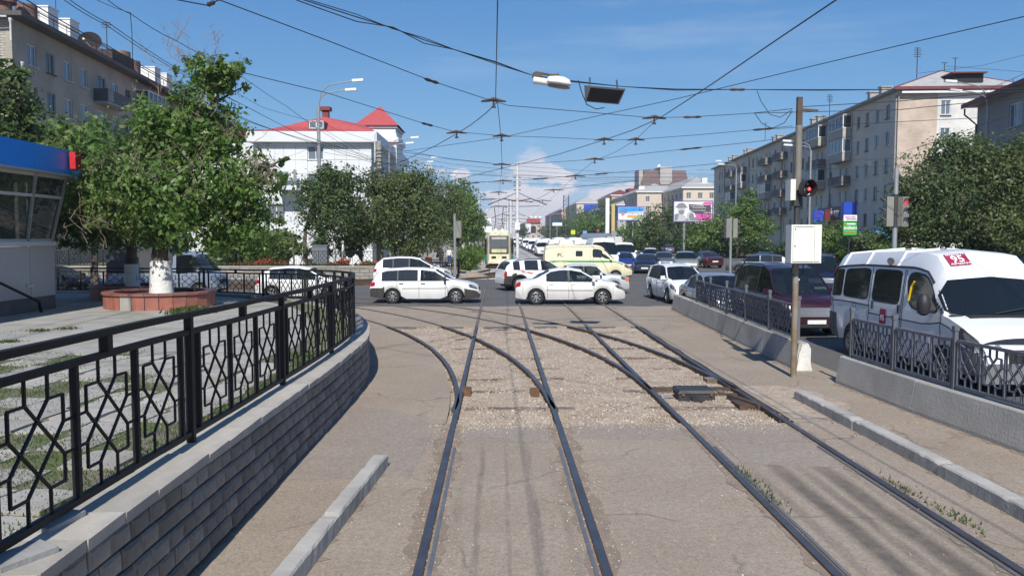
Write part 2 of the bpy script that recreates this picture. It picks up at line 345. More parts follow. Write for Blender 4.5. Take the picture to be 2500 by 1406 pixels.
sheet('park_ground', [(-75, 52.6), (-17.05, 52.6), (-17.05, 130), (-75, 130)], .75, M('park_soil', (.10, .105, .05), .95, .4, 1.2, .6, 12, col2=(.15, .12, .08)), .9)
sheet('right_pavement', [(27.05, -20), (60, -20), (60, 29.9), (27.05, 29.9)], .12, M('right_pavement_slabs', (.30, .27, .24), .9, .2, .5, .2, 9), .3)
sheet('verge', [(33.55, 52.2), (41.5, 52.2), (48, 190), (48, 400), (33.55, 400)], .12, M('verge_grass', (.09, .11, .04), .95, .4, 1.5, .6, 12, col2=(.17, .14, .09)), .3)
# branch curves: centre of curvature lies to the left
def arc(x0, Y0, Rr, dr, t0, t1, n=40, sgn=1):
    return [(x0-Rr+(Rr+dr)*math.cos(t0+(t1-t0)*i/n), Y0+sgn*(Rr+dr)*math.sin(t0+(t1-t0)*i/n)) for i in range(n+1)]
XA, XB, HG = .12, 3.52, .77
A_BR = (XA, 11.9, 31.0); B_BR = (XB, 13.6, 28.0)
left_rail = arc(*A_BR, -HG-.12, 0, 1.0, 40)
lr = [p for p in left_rail if p[1] < 24.45]
# dusty asphalt round the pit
sheet('apron_front', [(-3.2, -8), (6.9, -8), (6.9, 11.6)] + [(6.9-10.1*i/40, 11.6+.10*n1(i*.9)+.07*n1(i*2.3, 4)) for i in range(1, 40)] + [(-3.2, 11.6)], .005, m_apron)
sheet('apron_left', [(-3.2, 11.6), (-.78, 11.63)] + lr + [(lr[-1][0], 24.44), (-9, 24.44), (-3.2, 16)], .005, m_apron)
sheet('apron_right', [(4.42+.03*n1(i), 11.64+i*.64) for i in range(20, -1, -1)] + [(6.9, 11.64), (6.9, 24.44)], .005, m_apron)
sheet('apron_back', [(lr[-1][0]-6, 24.46)] + [(lr[-1][0]-6+i*.42, 24.46+.06*n1(i, 1)) for i in range(1, 37)] + [(6.9, 24.46), (6.9, 30.5)] + [(6.9-i*.55, 31.6+.25*n1(i*.7, 2)) for i in range(42)], .006, m_apron)
sheet('asphalt_patch', [(-.66+XA, 10.55), (XA+.66, 10.5), (XA+.7, 11.35), (XA+.1, 11.4), (XA-.5, 11.3)], .009, m_patch, .003)
sheet('asphalt_patch', [(1.1, 10.75), (2.65, 10.6), (2.6, 11.4), (1.05, 11.5)], .009, m_patch, .003)
sheet('asphalt_patch', [(2.98, 9.5), (4.2, 9.3), (4.25, 11.5), (2.95, 11.45)], .009, m_patch, .003)
sheet('asphalt_patch', [(-2.4, 8.9), (-1.0, 9.0), (-.9, 11.5), (-1.6, 12.6), (-2.45, 12.9)], .009, m_patch, .003)
# ballast pit
mb = MB(); nx, ny = 70, 110
for j in range(ny+1):
    for i in range(nx+1):
        x = -4.2+9.4*i/nx; y = 11.3+13.4*j/ny
        mb.v.append((x, y, -.055+.018*n1(x*1.3+y*.7, 1)+.012*n1(x*2.9-y*2.1, 4)+rnd.uniform(-.008, .008)))
for j in range(ny):
    for i in range(nx): a = j*(nx+1)+i; mb.f.append((a, a+1, a+nx+2, a+nx+1))
o = struct('ballast_bed', mb, m_ballast, True)
def stones(name, spots, m):
    v = []; f = []
    for (x, y, z, s) in spots:
        k = len(v); a = rnd.uniform(0, 6.3)
        for q in range(3):
            t = a+q*2.1+rnd.uniform(-.3, .3); r = s*rnd.uniform(.7, 1.2); v.append((x+r*math.cos(t), y+r*math.sin(t), z-s*.4))
        for q in range(3):
            t = a+1+q*2.1; r = s*rnd.uniform(.4, .9); v.append((x+r*math.cos(t), y+r*math.sin(t), z+s*rnd.uniform(.35, .75)))
        f += [(k+3, k+4, k+5), (k, k+1, k+3), (k+1, k+4, k+3), (k+1, k+2, k+4), (k+2, k+5, k+4), (k+2, k, k+5), (k, k+3, k+5)]
    me = bpy.data.meshes.new(name); me.from_pydata(v, [], f); me.materials.append(m)
    o = link(name, me); o['kind'] = 'stuff'; return o
def in_pit(x, y):
    if not 11.75 < y < 24.3 or x > 4.5: return False
    t = math.asin(min(1, (y-11.9)/30.2)) if y > 11.9 else 0
    return x > XA-31+30.2*math.cos(t)-.05
sp = []
while len(sp) < 19000:
    y = 11.75+12.6*rnd.random()**1.5; x = rnd.uniform(-3.5, 4.5)
    if in_pit(x, y): sp.append((x, y, -.046+.018*n1(x*1.3+y*.7, 1), rnd.uniform(.008, .02)*(1.8 if rnd.random() < .07 else 1)))
for _ in range(900):
    sp.append((rnd.uniform(-1, 4.4), 11.6-abs(rnd.gauss(0, .22)), .008, rnd.uniform(.006, .018)))
stones('ballast_gravel', sp, m_stone)
sp = []
for _ in range(1900):   # loose chippings beside the near rails and at the pit's right edge
    q = rnd.random()
    if q < .55: x = rnd.choice((XA-HG, XA+HG))+rnd.gauss(0, .14); y = rnd.uniform(5.5, 11.8)
    elif q < .7: x = rnd.choice((XB-HG, XB+HG))+rnd.gauss(0, .16); y = rnd.uniform(6, 11.8)
    elif q < .9: x = 4.75+abs(rnd.gauss(0, .45)); y = 13.2+rnd.gauss(0, .9)
    else: x = rnd.uniform(-2.4, 6); y = rnd.uniform(5.5, 12)
    sp.append((x, y, .012, rnd.uniform(.005, .014)))
stones('loose_chippings', sp, m_stone)
mb = MB(); pts = [(4.5+.05*n1(i), 11.9+i*.33) for i in range(9)]; pts2 = [(5.3+.45*math.sin(i*.4)+.12*n1(i, 3), 11.9+i*.33) for i in range(9)]
for i in range(8): mb.quad((*pts[i], .01), (*pts2[i], .0101), (*pts2[i+1], .0101), (*pts[i+1], .01))
struct('gravel_spill', mb, m_ballast)
# sandy joints with ragged edges beside the near rails
for xr, side in ((XA-HG, -1), (XA-HG, 1), (XA+HG, -1), (XA+HG, 1), (XB-HG, -1), (XB-HG, 1), (XB+HG, -1), (XB+HG, 1)):
    mb = MB(); k = 110
    for i in range(k):
        y0, y1 = 3+8.6*i/k, 3+8.6*(i+1)/k
        w0, w1 = [(.10 if xr < 1.5 else .06)+.06*n1(yy*1.3, xr*3+side)+.035*n1(yy*5, xr)+.02*n1(yy*13, xr) for yy in (y0, y1)]
        a, b = xr+side*.045, xr+side*(.05+max(.03, w0)); c = xr+side*(.05+max(.03, w1))
        q = [(a, y0, .012), (b, y0, .010), (c, y1, .010), (a, y1, .012)]
        mb.quad(*(q if side > 0 else q[::-1]))
    struct('joint_fill', mb, m_sand)
# --- rails
def sweep(mb, pts, prof):
    P = [Vector((p[0], p[1], 0)) for p in pts]; k0 = len(mb.v); n = len(prof)
    for i, p in enumerate(P):
        d = (P[min(i+1, len(P)-1)]-P[max(i-1, 0)]).normalized(); r = Vector((d.y, -d.x, 0))
        for (u, z) in prof: q = p+r*u; mb.v.append((q.x, q.y, z))
    for i in range(len(P)-1):
        for j in range(n): mb.f.append((k0+i*n+j, k0+i*n+(j+1) % n, k0+(i+1)*n+(j+1) % n, k0+(i+1)*n+j))
    mb.f += [tuple(k0+j for j in reversed(range(n))), tuple(k0+(len(P)-1)*n+j for j in range(n))]
    return mb
m_raildust = M('dusty_rail_steel', (.165, .15, .13), .62, .25, 2, .1, 30, metal=.25)
m_lip = M('worn_rail_lip', (.30, .285, .27), .45, .2, 5, .1, 50, metal=.7)
RAILP = [(-.07, -.15), (.07, -.15), (.05, -.10), (.034, -.02), (.043, 0), (.043, .028), (-.043, .028), (-.043, 0), (-.034, -.02), (-.05, -.10)]
TOPP = [(-.037, .027), (.037, .027), (.034, .0325), (-.034, .0325)]
def rail(parent, pts, lip=None, label=None):
    r = sweep(MB(), pts, RAILP).build('rail', m_railside, parent, label=label)
    near, far = [p for p in pts if p[1] <= 24.6], [p for p in pts if p[1] > 24.2]
    if len(near) > 1: sweep(MB(), near, TOPP).build('running_surface', m_railtop, r)
    if len(far) > 1: sweep(MB(), far, TOPP).build('running_surface', m_raildust, r)
    if lip:
        sweep(MB(), [p for p in pts if p[1] < lip[1]], [(lip[0]*.088-.019, .0), (lip[0]*.088+.019, .0), (lip[0]*.088+.017, .026), (lip[0]*.088-.017, .026)]).build('groove_lip', m_lip, r)
def straight(x, y0, y1, n=24): return [(x, y0+(y1-y0)*i/n) for i in range(n+1)]
ta = thing('tram_track', 'straight tram track running from the camera under the cream tram', 'tram track')
for s in (-1, 1): rail(ta, straight(XA+s*HG, -4, 24.5, 8)+straight(XA+s*HG, 25, 60, 8)+straight(XA+s*HG, 70, 700, 10), (-s, 11.5))
tb = thing('tram_track', 'second straight tram track beside the concrete barriers', 'tram track')
for s in (-1, 1): rail(tb, straight(XB+s*HG, -4, 24.5, 8)+straight(XB+s*HG, 25, 60, 8)+straight(XB+s*HG, 70, 700, 10), (-s, 11.5))
tc_ = thing('curved_track', 'curved track branching left past the end of the brick wall', 'tram track')
for s in (-1, 1): rail(tc_, [(p[0]+(.04*s if i == 0 else 0), p[1]) for i, p in enumerate(arc(*A_BR, s*HG, .02, 1.25, 60))])
td = thing('curved_track', 'curved track branching left from the points box', 'tram track')
for s in (-1, 1): rail(td, arc(*B_BR, s*HG, .02, 1.25, 60))
te = thing('curved_track', 'rusty raised rails curving left in front of the tram', 'tram track')
for s, off in ((-1, 0), (1, 0)):
    sweep(MB(), arc(XA, 67, 24.0, s*HG, .05, 1.2, 40, -1), [(-.05, 0), (.05, 0), (.04, .15), (-.04, .15)]).build('rail', m_railside, te)
tf = thing('curved_track', 'second rusty curve of rails crossing behind the white cars', 'tram track')
for s in (-1, 1):
    sweep(MB(), arc(XB, 70, 29.5, s*HG, .05, 1.2, 40, -1), [(-.05, 0), (.05, 0), (.04, .13), (-.04, .13)]).build('rail', m_railside, tf)
# sleepers showing through the ballast
me = MB().box((0, 0, 0), (2.4, .2, .12)).mesh('sleeper', m_wood)
for trk, x0 in ((ta, XA), (tb, XB)):
    for y in (12.9, 14.4, 15.6, 16.9, 18.4, 20.0, 21.8, 23.4):
        o = link('sleeper', me, trk); o.location = (x0+rnd.uniform(-.1, .1), y+rnd.uniform(-.15, .15), -.122+rnd.uniform(0, .022)); o.rotation_euler = (0, 0, rnd.uniform(-.03, .03))
# guard blocks bolted at the switch tips
m_rust = M('rusty_iron', (.16, .085, .05), .8, .35, 12, .4, 60, metal=.2)
for p in (gp(1140, 955), gp(1305, 957)):
    tag(MB().box((p.x+.0, p.y, -.01), (.16, .34, .12)).box((p.x, p.y-.1, .052), (.1, .05, .025)).box((p.x, p.y+.1, .052), (.1, .05, .025)).build('switch_block', m_rust), 'rusty block at the left switch tip' if p.x < 0 else 'rusty block at the right switch tip of the near track', 'rail block')
# points machine: iron box, rods and timbers between the right-hand rails
pm = thing('points_machine', 'dark iron points box between the right rails with rods', 'points machine', (3.42, 13.75, -.045))
m_iron = M('dark_cast_iron', (.05, .05, .052), .6, .25, 8, .3, 50, metal=.3)
b = MB(); b.box((0, 0, .05), (.62, .5, .16)); b.build('case', m_iron, pm)
b = MB(); b.box((0, .0, .145), (.66, .54, .05), taper=.9); b.build('lid', m_iron, pm)
b = MB(); b.box((0, -.29, .02), (.2, .06, .1)); b.build('front_lug', m_iron, pm)
for xx in (-.24, .24): MB().lathe([(.025, -.02), (.025, .02)], (xx, -.26, .1), 8, 'y').build('bolt', m_rust, pm)
b = MB(); b.tube([(-.36, -.05, .08), (-.6, -.12, .06)], .018, 6); b.build('link_rod', M('bright_rod', (.5, .5, .48), .4, metal=.8), pm)
b = MB(); b.bar((-.68, .62, .0), (.82, .62, .0), .14, .12); b.build('stretcher_bar', m_railside, pm)
b = MB(); b.bar((.3, .2, -.02), (.82, .2, -.02), .1, .1); b.build('pull_rod', m_railside, pm)
for xx in (.42, .6): MB().box((xx, .4, -.03), (.1, .36, .1)).build('timber', m_wood, pm)
MB().box((.72, 1.5, .0), (.26, .3, .14)).build('junction_block', m_wood, pm)
tag(MB().box((4.1, 13.0, -.04), (.34, .5, .12)).bar((4.0, 13.6, .0), (4.25, 12.7, .0), .1, .1).build('rail_chair', m_railside), 'dark iron rail chair beside the points box', 'rail chair')
# ================================================================== left retaining wall, plaza and lattice fence
def catmull(P, step):
    out = []; P = [Vector((*p, 0)) if len(p) == 2 else Vector(p) for p in P]; P = [P[0]*2-P[1]]+P+[P[-1]*2-P[-2]]
    for i in range(1, len(P)-2):
        for k in range(40):
            t = k/40; a, b_, c, d = P[i-1:i+3]
            out.append(.5*((2*b_)+(c-a)*t+(2*a-5*b_+4*c-d)*t*t+(3*b_-a-3*c+d)*t**3))
    out.append(P[-2]); L = [0]
    for i in range(1, len(out)): L.append(L[-1]+(out[i]-out[i-1]).length)
    def f(s):
        s = max(0, min(s, L[-1]-1e-4)); i = int(np.searchsorted(L, s)); i = max(1, i)
        t = (s-L[i-1])/max(1e-9, L[i]-L[i-1]); return out[i-1].lerp(out[i], t)
    return f, L[-1]
WPTS = [(-2.55, -2), (-2.53, 4), (-2.50, 9), (-2.48, 12.8), (-2.62, 15.9), (-3.35, 19.4), (-4.9, 23.4), (-7.8, 27), (-11.6, 28.8), (-18, 29.6), (-27, 30.2)]
wp, WL = catmull(WPTS, .05)
def wtan(s): return (wp(s+.03)-wp(s-.03)).normalized()
def wnor(s): t = wtan(s); return Vector((t.y, -t.x, 0))   # outward
def capz(s): return float(np.interp(s, [5, 6.4+2, 10.4, 14, 18, 30], [.945, .915, .877, .842, .815, .80]))
def fsc(s): return 1.0-.28*max(0, min(1, (s-19)/12))
m_block = M('split_block', (.25, .222, .187), .92, .3, 3.5, .4, 40, col2=(.32, .285, .24), thr=(.48, .66), orand=.24)
m_mortar = M('wall_mortar', (.085, .08, .078), .95, .2, 8)
m_cap = M('coping_concrete', (.40, .37, .32), .88, .16, 2.2, .3, 30, col2=(.27, .255, .235), thr=(.55, .7), orand=.12)
wall = thing('retaining_wall', 'curved grey block retaining wall with concrete coping under lattice fence', 'wall')
mb = MB(); NS = 150
for i in range(NS+1):
    s = WL*i/NS; p = wp(s)-wnor(s)*.03; q = wp(s)-wnor(s)*.34; z = capz(s)-.075
    mb.v += [(p.x, p.y, -.15), (p.x, p.y, z), (q.x, q.y, z), (q.x, q.y, -.15)]
for i in range(NS):
    for j in range(3): a = i*4+j; mb.f.append((a, a+4, a+5, a+1))
mb.build('core', m_mortar, wall)
variants = []
for k in range(7):
    w_, h_ = .262, .138; b = MB(); r0 = random.Random(k+3)
    b.v = [(-w_/2, -.03, -h_/2), (w_/2, -.03, -h_/2), (w_/2, -.03, h_/2), (-w_/2, -.03, h_/2), (-w_/2, .022, -h_/2), (w_/2, .022, -h_/2), (w_/2, .022, h_/2), (-w_/2, .022, h_/2)]
    for iy in range(3):
        for ix in range(4):
            b.v.append((-w_/2+.022+(w_-.044)*ix/3+r0.uniform(-.006, .006), .034+r0.uniform(0, .012), -h_/2+.018+(h_-.036)*iy/2+r0.uniform(-.004, .004)))
    b.f = [(0, 4, 5, 1), (1, 5, 6, 2), (2, 6, 7, 3), (3, 7, 4, 0)]
    g = lambda ix, iy: 8+iy*4+ix
    for iy in range(2):
        for ix in range(3): b.f.append((g(ix, iy), g(ix, iy+1), g(ix+1, iy+1), g(ix+1, iy)))
    b.f += [(4, 8, 9, 10, 11, 5)[::1], (5, 11, 15, 19, 6), (6, 19, 18, 17, 16, 7), (7, 16, 12, 8, 4)]
    b.f = [tuple(reversed(x)) for x in b.f]
    variants.append(b.mesh('block', m_block))
ROWH = .158; s_end = 22.2
for row in range(5):
    s = 5.8+(row % 2)*.14
    while s < s_end:
        p = wp(s); n_ = wnor(s)
        o = link('block', rnd.choice(variants), wall)
        o.location = (p.x+n_.x*.0, p.y+n_.y*.0, capz(s)-.075-.085-(4-row)*ROWH); o.rotation_euler = (0, 0, math.atan2(-n_.x, n_.y)); o.scale = (1, rnd.uniform(.85, 1.2), 1)
        s += .285
capm = []
for k in range(4):
    b = MB(); r0 = random.Random(k); b.box((0, 0, 0), (.492, .40, .075)); b.v = [(x+r0.uniform(-.004, .004), y+r0.uniform(-.006, .006), z+r0.uniform(-.003, .003)) for x, y, z in b.v]; capm.append(b.mesh('coping_slab', m_cap))
s = 4.0
while s < WL-.3:
    p = wp(s)-wnor(s)*.145; t = wtan(s); o = link('coping_slab', rnd.choice(capm), wall); o.location = (p.x, p.y, capz(s)-.038+rnd.uniform(-.004, .004)); o.rotation_euler = (0, 0, math.atan2(t.y, t.x)+rnd.uniform(-.008, .008)); s += .5
m_tile = M('loose_slate', (.30, .30, .285), .8, .2, 5, .3, 30)
for k, (px, py, rz, lab) in enumerate(((45, 1355, .25, 'loose grey stone tile lying on the coping at the bottom left corner'), (128, 1268, .55, 'thick loose concrete piece lying under the fence rail on the coping'))):
    p = gp(px, py, .955); b = MB(); b.v = [(-.17, -.1, 0), (.16, -.12, 0), (.2, .1, 0), (-.12, .11, 0), (-.17, -.1, .03), (.16, -.12, .035), (.2, .1, .03), (-.12, .11, .03)]
    b.f = [(3, 2, 1, 0), (4, 5, 6, 7), (0, 1, 5, 4), (1, 2, 6, 5), (2, 3, 7, 6), (3, 0, 4, 7)]
    o = b.build('loose_tile', m_tile, loc=(p.x, p.y, capz(p.y+2)+.003), rz=rz+.9); tag(o, lab, 'stone tile')
# plaza surface and paving slabs
PZ = .74
m_plaza = M('plaza_soil', (.17, .155, .12), .95, .35, 3, .7, 30, col2=(.10, .125, .045), thr=(.40, .55))
pp = [(wp(s)-wnor(s)*.33) for s in np.linspace(2, WL, 60)]
sheet('plaza', [(p.x, p.y) for p in pp]+[(-60, 30.2), (-60, 0)], PZ, m_plaza, .7)
sheet('plaza_paving', [(p.x-.9, p.y) for p in pp if 13.2 < p.y]+[(-60, 29.5), (-60, 13.2)], PZ+.006, M('worn_paving', (.33, .315, .29), .9, .25, 1.5, .4, 12, col2=(.25, .245, .2), thr=(.55, .68)), .02)
m_slab = M('paving_slab', (.36, .34, .31), .9, .2, 2.3, .35, 25, col2=(.27, .255, .22), thr=(.5, .66), orand=.16)
slabm = []
for k in range(5):
    r0 = random.Random(k+20); b = MB()
    ring = []
    for (x, y) in ((-.255, -.255), (0, -.265), (.255, -.255), (.265, 0), (.255, .255), (0, .265), (-.255, .255), (-.265, 0)): ring.append((x+r0.uniform(-.035, .02), y+r0.uniform(-.035, .02)))
    b.prism(ring, -.05, 0); slabm.append(b.mesh('paving_slab', m_slab))
plz = bpy.data.objects['plaza']
def patchy(x, y): return n1(x*.55+y*.31, 2.2)+.7*n1(x*.9-y*.8, 5)+.4*n1(x*2+y*1.7, 1)
cnt = 0; bare = []
ca, sa = math.cos(.12), math.sin(.12)
for j in range(0, 40):
    for i in range(0, 40):
        u = -.35-i*.58; v = 3.0+j*.58
        x = -2.6+u*ca-v*sa*0-.0; y = v*ca+u*sa*-1
        if not (3.2 < y < 13.9) or x < -.72*y-1.0 or x > -2.98: continue
        if patchy(x, y) > .47+(x+7)*-.02: bare.append((x, y)); continue
        if cnt < 298:
            o = link('paving_slab', rnd.choice(slabm), plz); cnt += 1
            o.location = (x+rnd.uniform(-.02, .02), y+rnd.uniform(-.02, .02), PZ+.022+rnd.uniform(-.012, .01)); o.rotation_euler = (rnd.uniform(-.015, .015), rnd.uniform(-.015, .015), -.12+rnd.choice((0, 1.57, 3.14))+rnd.uniform(-.02, .02))
# grass and weeds growing through the joints
def blades(name, spots, m, kind='stuff'):
    v = []; f = []
    for (x, y, z, h) in spots:
        a = rnd.uniform(0, 6.28); w_ = h*.2; lx, ly = rnd.gauss(0, .35)*h, rnd.gauss(0, .35)*h; k = len(v)
        v += [(x-w_*math.cos(a), y-w_*math.sin(a), z), (x+w_*math.cos(a), y+w_*math.sin(a), z), (x+lx*.5+w_*.6*math.cos(a), y+ly*.5+w_*.6*math.sin(a), z+h*.6), (x+lx, y+ly, z+h)]
        f += [(k, k+1, k+2), (k, k+2, k+3)]
    me = bpy.data.meshes.new(name); me.from_pydata(v, [], f); me.materials.append(m); o = link(name, me)
    if kind: o['kind'] = kind
    return o
m_grass = leafmat('grass_blade', (.045, .085, .018), (.08, .125, .028), (.15, .15, .065), .3)
sp = []
for (x, y) in bare:
    for _ in range(230): sp.append((x+rnd.gauss(0, .2), y+rnd.gauss(0, .2), PZ+.01, rnd.uniform(.012, .036)))
for _ in range(24000):
    y = rnd.uniform(3.2, 14); x = rnd.uniform(-.7*y-1, -2.95)
    if patchy(x, y) > -.1: sp.append((x, y, PZ+.015, rnd.uniform(.012, .032)))
for _ in range(9000):   # strip along the coping
    y = rnd.uniform(4, 14); x = -2.86-abs(rnd.gauss(0, .22))
    if n1(y*1.3, 3) > -.5: sp.append((x, y, PZ+.01, rnd.uniform(.015, .055)))
for _ in range(5200):
    y = rnd.uniform(13, 20); x = rnd.uniform(-12, -3.4)
    if patchy(x*.8, y) > .28: sp.append((x, y, PZ+.01, rnd.uniform(.008, .03)))
blades('grass', sp, m_grass)
for c, lab in (((470, 758), 'bright green weed clump at the foot of the red planter'), ((20, 830), 'small leafy weed on the paving near the left edge'), ((95, 803), 'low green weed tuft among the slabs below the kiosk'), ((165, 798), 'yellowish weed tuft on the slabs below the planter')):
    p = gp(c[0], c[1]+6, PZ); big = c[0] == 470
    q = [(p.x+rnd.gauss(0, .22 if big else .12), p.y+rnd.gauss(0, .25 if big else .1), PZ, rnd.uniform(.03, .2 if big else .07)) for _ in range(1500 if big else 200)]
    blades('weeds', q, m_grass)
for xr, y, lab in ((2.86, 9.0, 'green weeds beside the third rail'), (2.88, 8.2, 'sparse weeds on the cracked asphalt right of the third rail'), (4.5, 7.6, 'weed tuft by the right-hand rail near the kerb'), (4.42, 8.5, 'two small weeds inside the right-hand rail')):
    q = [(xr+rnd.gauss(0, .05), y+rnd.gauss(0, .22), .01, rnd.uniform(.015, .05)) for _ in range(110)]
    blades('weeds', q, m_grass)
# ---- lattice
LAT = [((.35, 0), (.35, .18)), ((.35, .18), (.14, .18)), ((.14, .18), (.14, .38)), ((.14, .38), (0, .38)), ((.14, .38), (.65, .82)), ((.35, .18), (.86, .62)), ((.86, .62), (1, .62)), ((.86, .62), (.86, .82)), ((.86, .82), (.65, .82)), ((.65, .82), (.65, 1))]
LAT = LAT+[((1-a[0], a[1]), (1-b[0], b[1])) for a, b in LAT]
def lattice(P, th, name, m, parent, dep=None):
    mb = MB()
    for a, b in LAT: mb.bar(P(*a), P(*b), th, dep or th*.8)
    return mb.build(name, m, parent)
m_black = M('black_fence_paint', (.012, .012, .013), .55, .2, 14, .15, 60, spec=.25)
fence = thing('lattice_fence', 'black metal lattice fence with handrail curving along the block wall', 'fence')
def fpt(s, z): p = wp(s)-wnor(s)*.27; return Vector((p.x, p.y, capz(s)+z*fsc(s)))
BAY = 3.0; s0 = 3.2-.0; nb = int((WL-s0-.2)/BAY)
def along(za, s_a, s_b, w_, h_, name):
    n = max(2, int((s_b-s_a)/.3)); mb = MB(); P = [fpt(s_a+(s_b-s_a)*i/n, za) for i in range(n+1)]
    for i in range(n): mb.bar(P[i], P[i+1], w_, h_)
    mb.build(name, m_black, fence)
# the bay joint that shows at px 455 lies at y = 6.6
S_OFF = 9.2-3*BAY
for bI in range(0, nb+1):
    sa_ = S_OFF+bI*BAY; sb_ = sa_+BAY
    if sb_ > WL: break
    MB().bar(fpt(sa_, -.02), fpt(sa_, 1.17), .066).build('post', m_black, fence)
    along(1.155, sa_, sb_, .06, .05, 'handrail'); along(1.0, sa_, sb_, .05, .045, 'top_rail'); along(.08, sa_, sb_, .05, .045, 'bottom_rail')
    MB().bar(fpt(sa_+BAY/2, 1.02), fpt(sa_+BAY/2, 1.13), .07).build('rail_support', m_black, fence)
    e = .2; pit = (BAY-2*e)/3
    for k in range(4):
        s = sa_+e+k*pit; MB().bar(fpt(s, .1), fpt(s, .98), .048, .04).build('upright', m_black, fence)
    for k in range(3):
        s1 = sa_+e+k*pit+.03; s2 = s1+pit-.06
        lattice(lambda u, v: fpt(s1+(s2-s1)*u, .98-.88*v), .019, 'lattice_panel', m_black, fence)
# ================================================================== kerbs, right barriers with grey fence
m_kerb = M('kerb_concrete', (.40, .38, .345), .88, .15, 2.5, .35, 30, col2=(.27, .255, .235), thr=(.52, .7))
def kerbrun(x0, y0, x1, y1, n, w_, h_, label):
    t = thing('kerb', label, 'kerb'); 
    for i in range(n):
        a = Vector((x0, y0, 0)).lerp(Vector((x1, y1, 0)), i/n); b = Vector((x0, y0, 0)).lerp(Vector((x1, y1, 0)), (i+1)/n); c = (a+b)/2; L = (b-a).length-.012
        mb = MB(); ns = 26
        for q in range(ns+1):
            yy = -L/2+L*q/ns; j = lambda s_=.004: rnd.uniform(-s_, s_); chip = rnd.random() < .05 or q in (0, ns); cz = .022 if chip else 0; drop = .012 if q in (0, ns) else 0
            mb.v += [(-w_/2+j(.003), yy, -.01), (-w_/2+j(.004), yy, h_-.022-cz*.6), (-w_/2+.016+cz*.7+j(.004), yy, h_-.003-drop-cz*.25+j(.002)), (w_/2-.016+j(.003), yy, h_-.003-drop+j(.002)), (w_/2+j(.004), yy, h_-.024+j(.004)), (w_/2+j(.003), yy, -.01)]
        for q in range(ns):
            for c_ in range(5): a_ = q*6+c_; mb.f.append((a_, a_+6, a_+7, a_+1)[::-1])
        mb.f += [(0, 1, 2, 3, 4, 5)[::-1], tuple(ns*6+c_ for c_ in range(6))]
        o = mb.build('kerb_stone', m_kerb, t); o.location = (c.x+rnd.uniform(-.01, .01), c.y, .003); o.rotation_euler = (0, 0, math.atan2(-(b-a).x, (b-a).y)+rnd.uniform(-.008, .008))
kerbrun(-1.74, 5.2, -1.40, 9.45, 2, .17, .17, 'short concrete kerb on the dusty asphalt left of the tracks')
kerbrun(5.18, 4.6, 5.14, 13.35, 4, .19, .16, 'long concrete kerb right of the tracks')
def dirt_strip(path, wmin, wvar, side, seed):
    mb = MB()
    for i in range(len(path)-1):
        (x0, y0), (x1, y1) = path[i], path[i+1]; t = Vector((x1-x0, y1-y0, 0)).normalized(); n_ = Vector((t.y, -t.x, 0))*side
        w0, w1 = [max(.02, wmin+wvar*n1(k*.55, seed)+wvar*.5*n1(k*1.9, seed+2)) for k in (i, i+1)]
        q = [(x0, y0, .0115), (x0+n_.x*w0, y0+n_.y*w0, .0095), (x1+n_.x*w1, y1+n_.y*w1, .0095), (x1, y1, .0115)]; mb.quad(*(q if side > 0 else q[::-1]))
    struct('dirt_strip', mb, m_sand)
lin = lambda x0, y0, x1, y1, n: [(x0+(x1-x0)*i/n, y0+(y1-y0)*i/n) for i in range(n+1)]
dirt_strip(lin(-1.72, 5.2, -1.38, 9.5, 60), .07, .07, 1, 1); dirt_strip(lin(-1.76, 5.2, -1.42, 9.5, 60), .03, .05, -1, 2)
dirt_strip(lin(5.16, 4.6, 5.12, 13.4, 90), .06, .07, -1, 3); dirt_strip(lin(5.2, 4.6, 5.16, 13.4, 90), .12, .12, 1, 4)
dirt_strip(lin(6.36, 14.8, 6.72, 9.4, 70), .07, .08, 1, 5); dirt_strip(lin(6.15, 16.3, 6.6, 30, 120), .08, .09, -1, 6)
dirt_strip([(wp(s).x+.01, wp(s).y) for s in np.linspace(5, 19, 160)], .035, .04, 1, 7)
m_barrier = M('barrier_concrete', (.38, .36, .325), .9, .16, 1.8, .3, 24, col2=(.30, .28, .255), thr=(.5, .68))
m_white_c = M('chipped_white_concrete', (.62, .61, .57), .9, .22, 7, .7, 20)
m_grey = M('grey_fence_paint', (.115, .122, .14), .55, .15, 10, .15, 50)
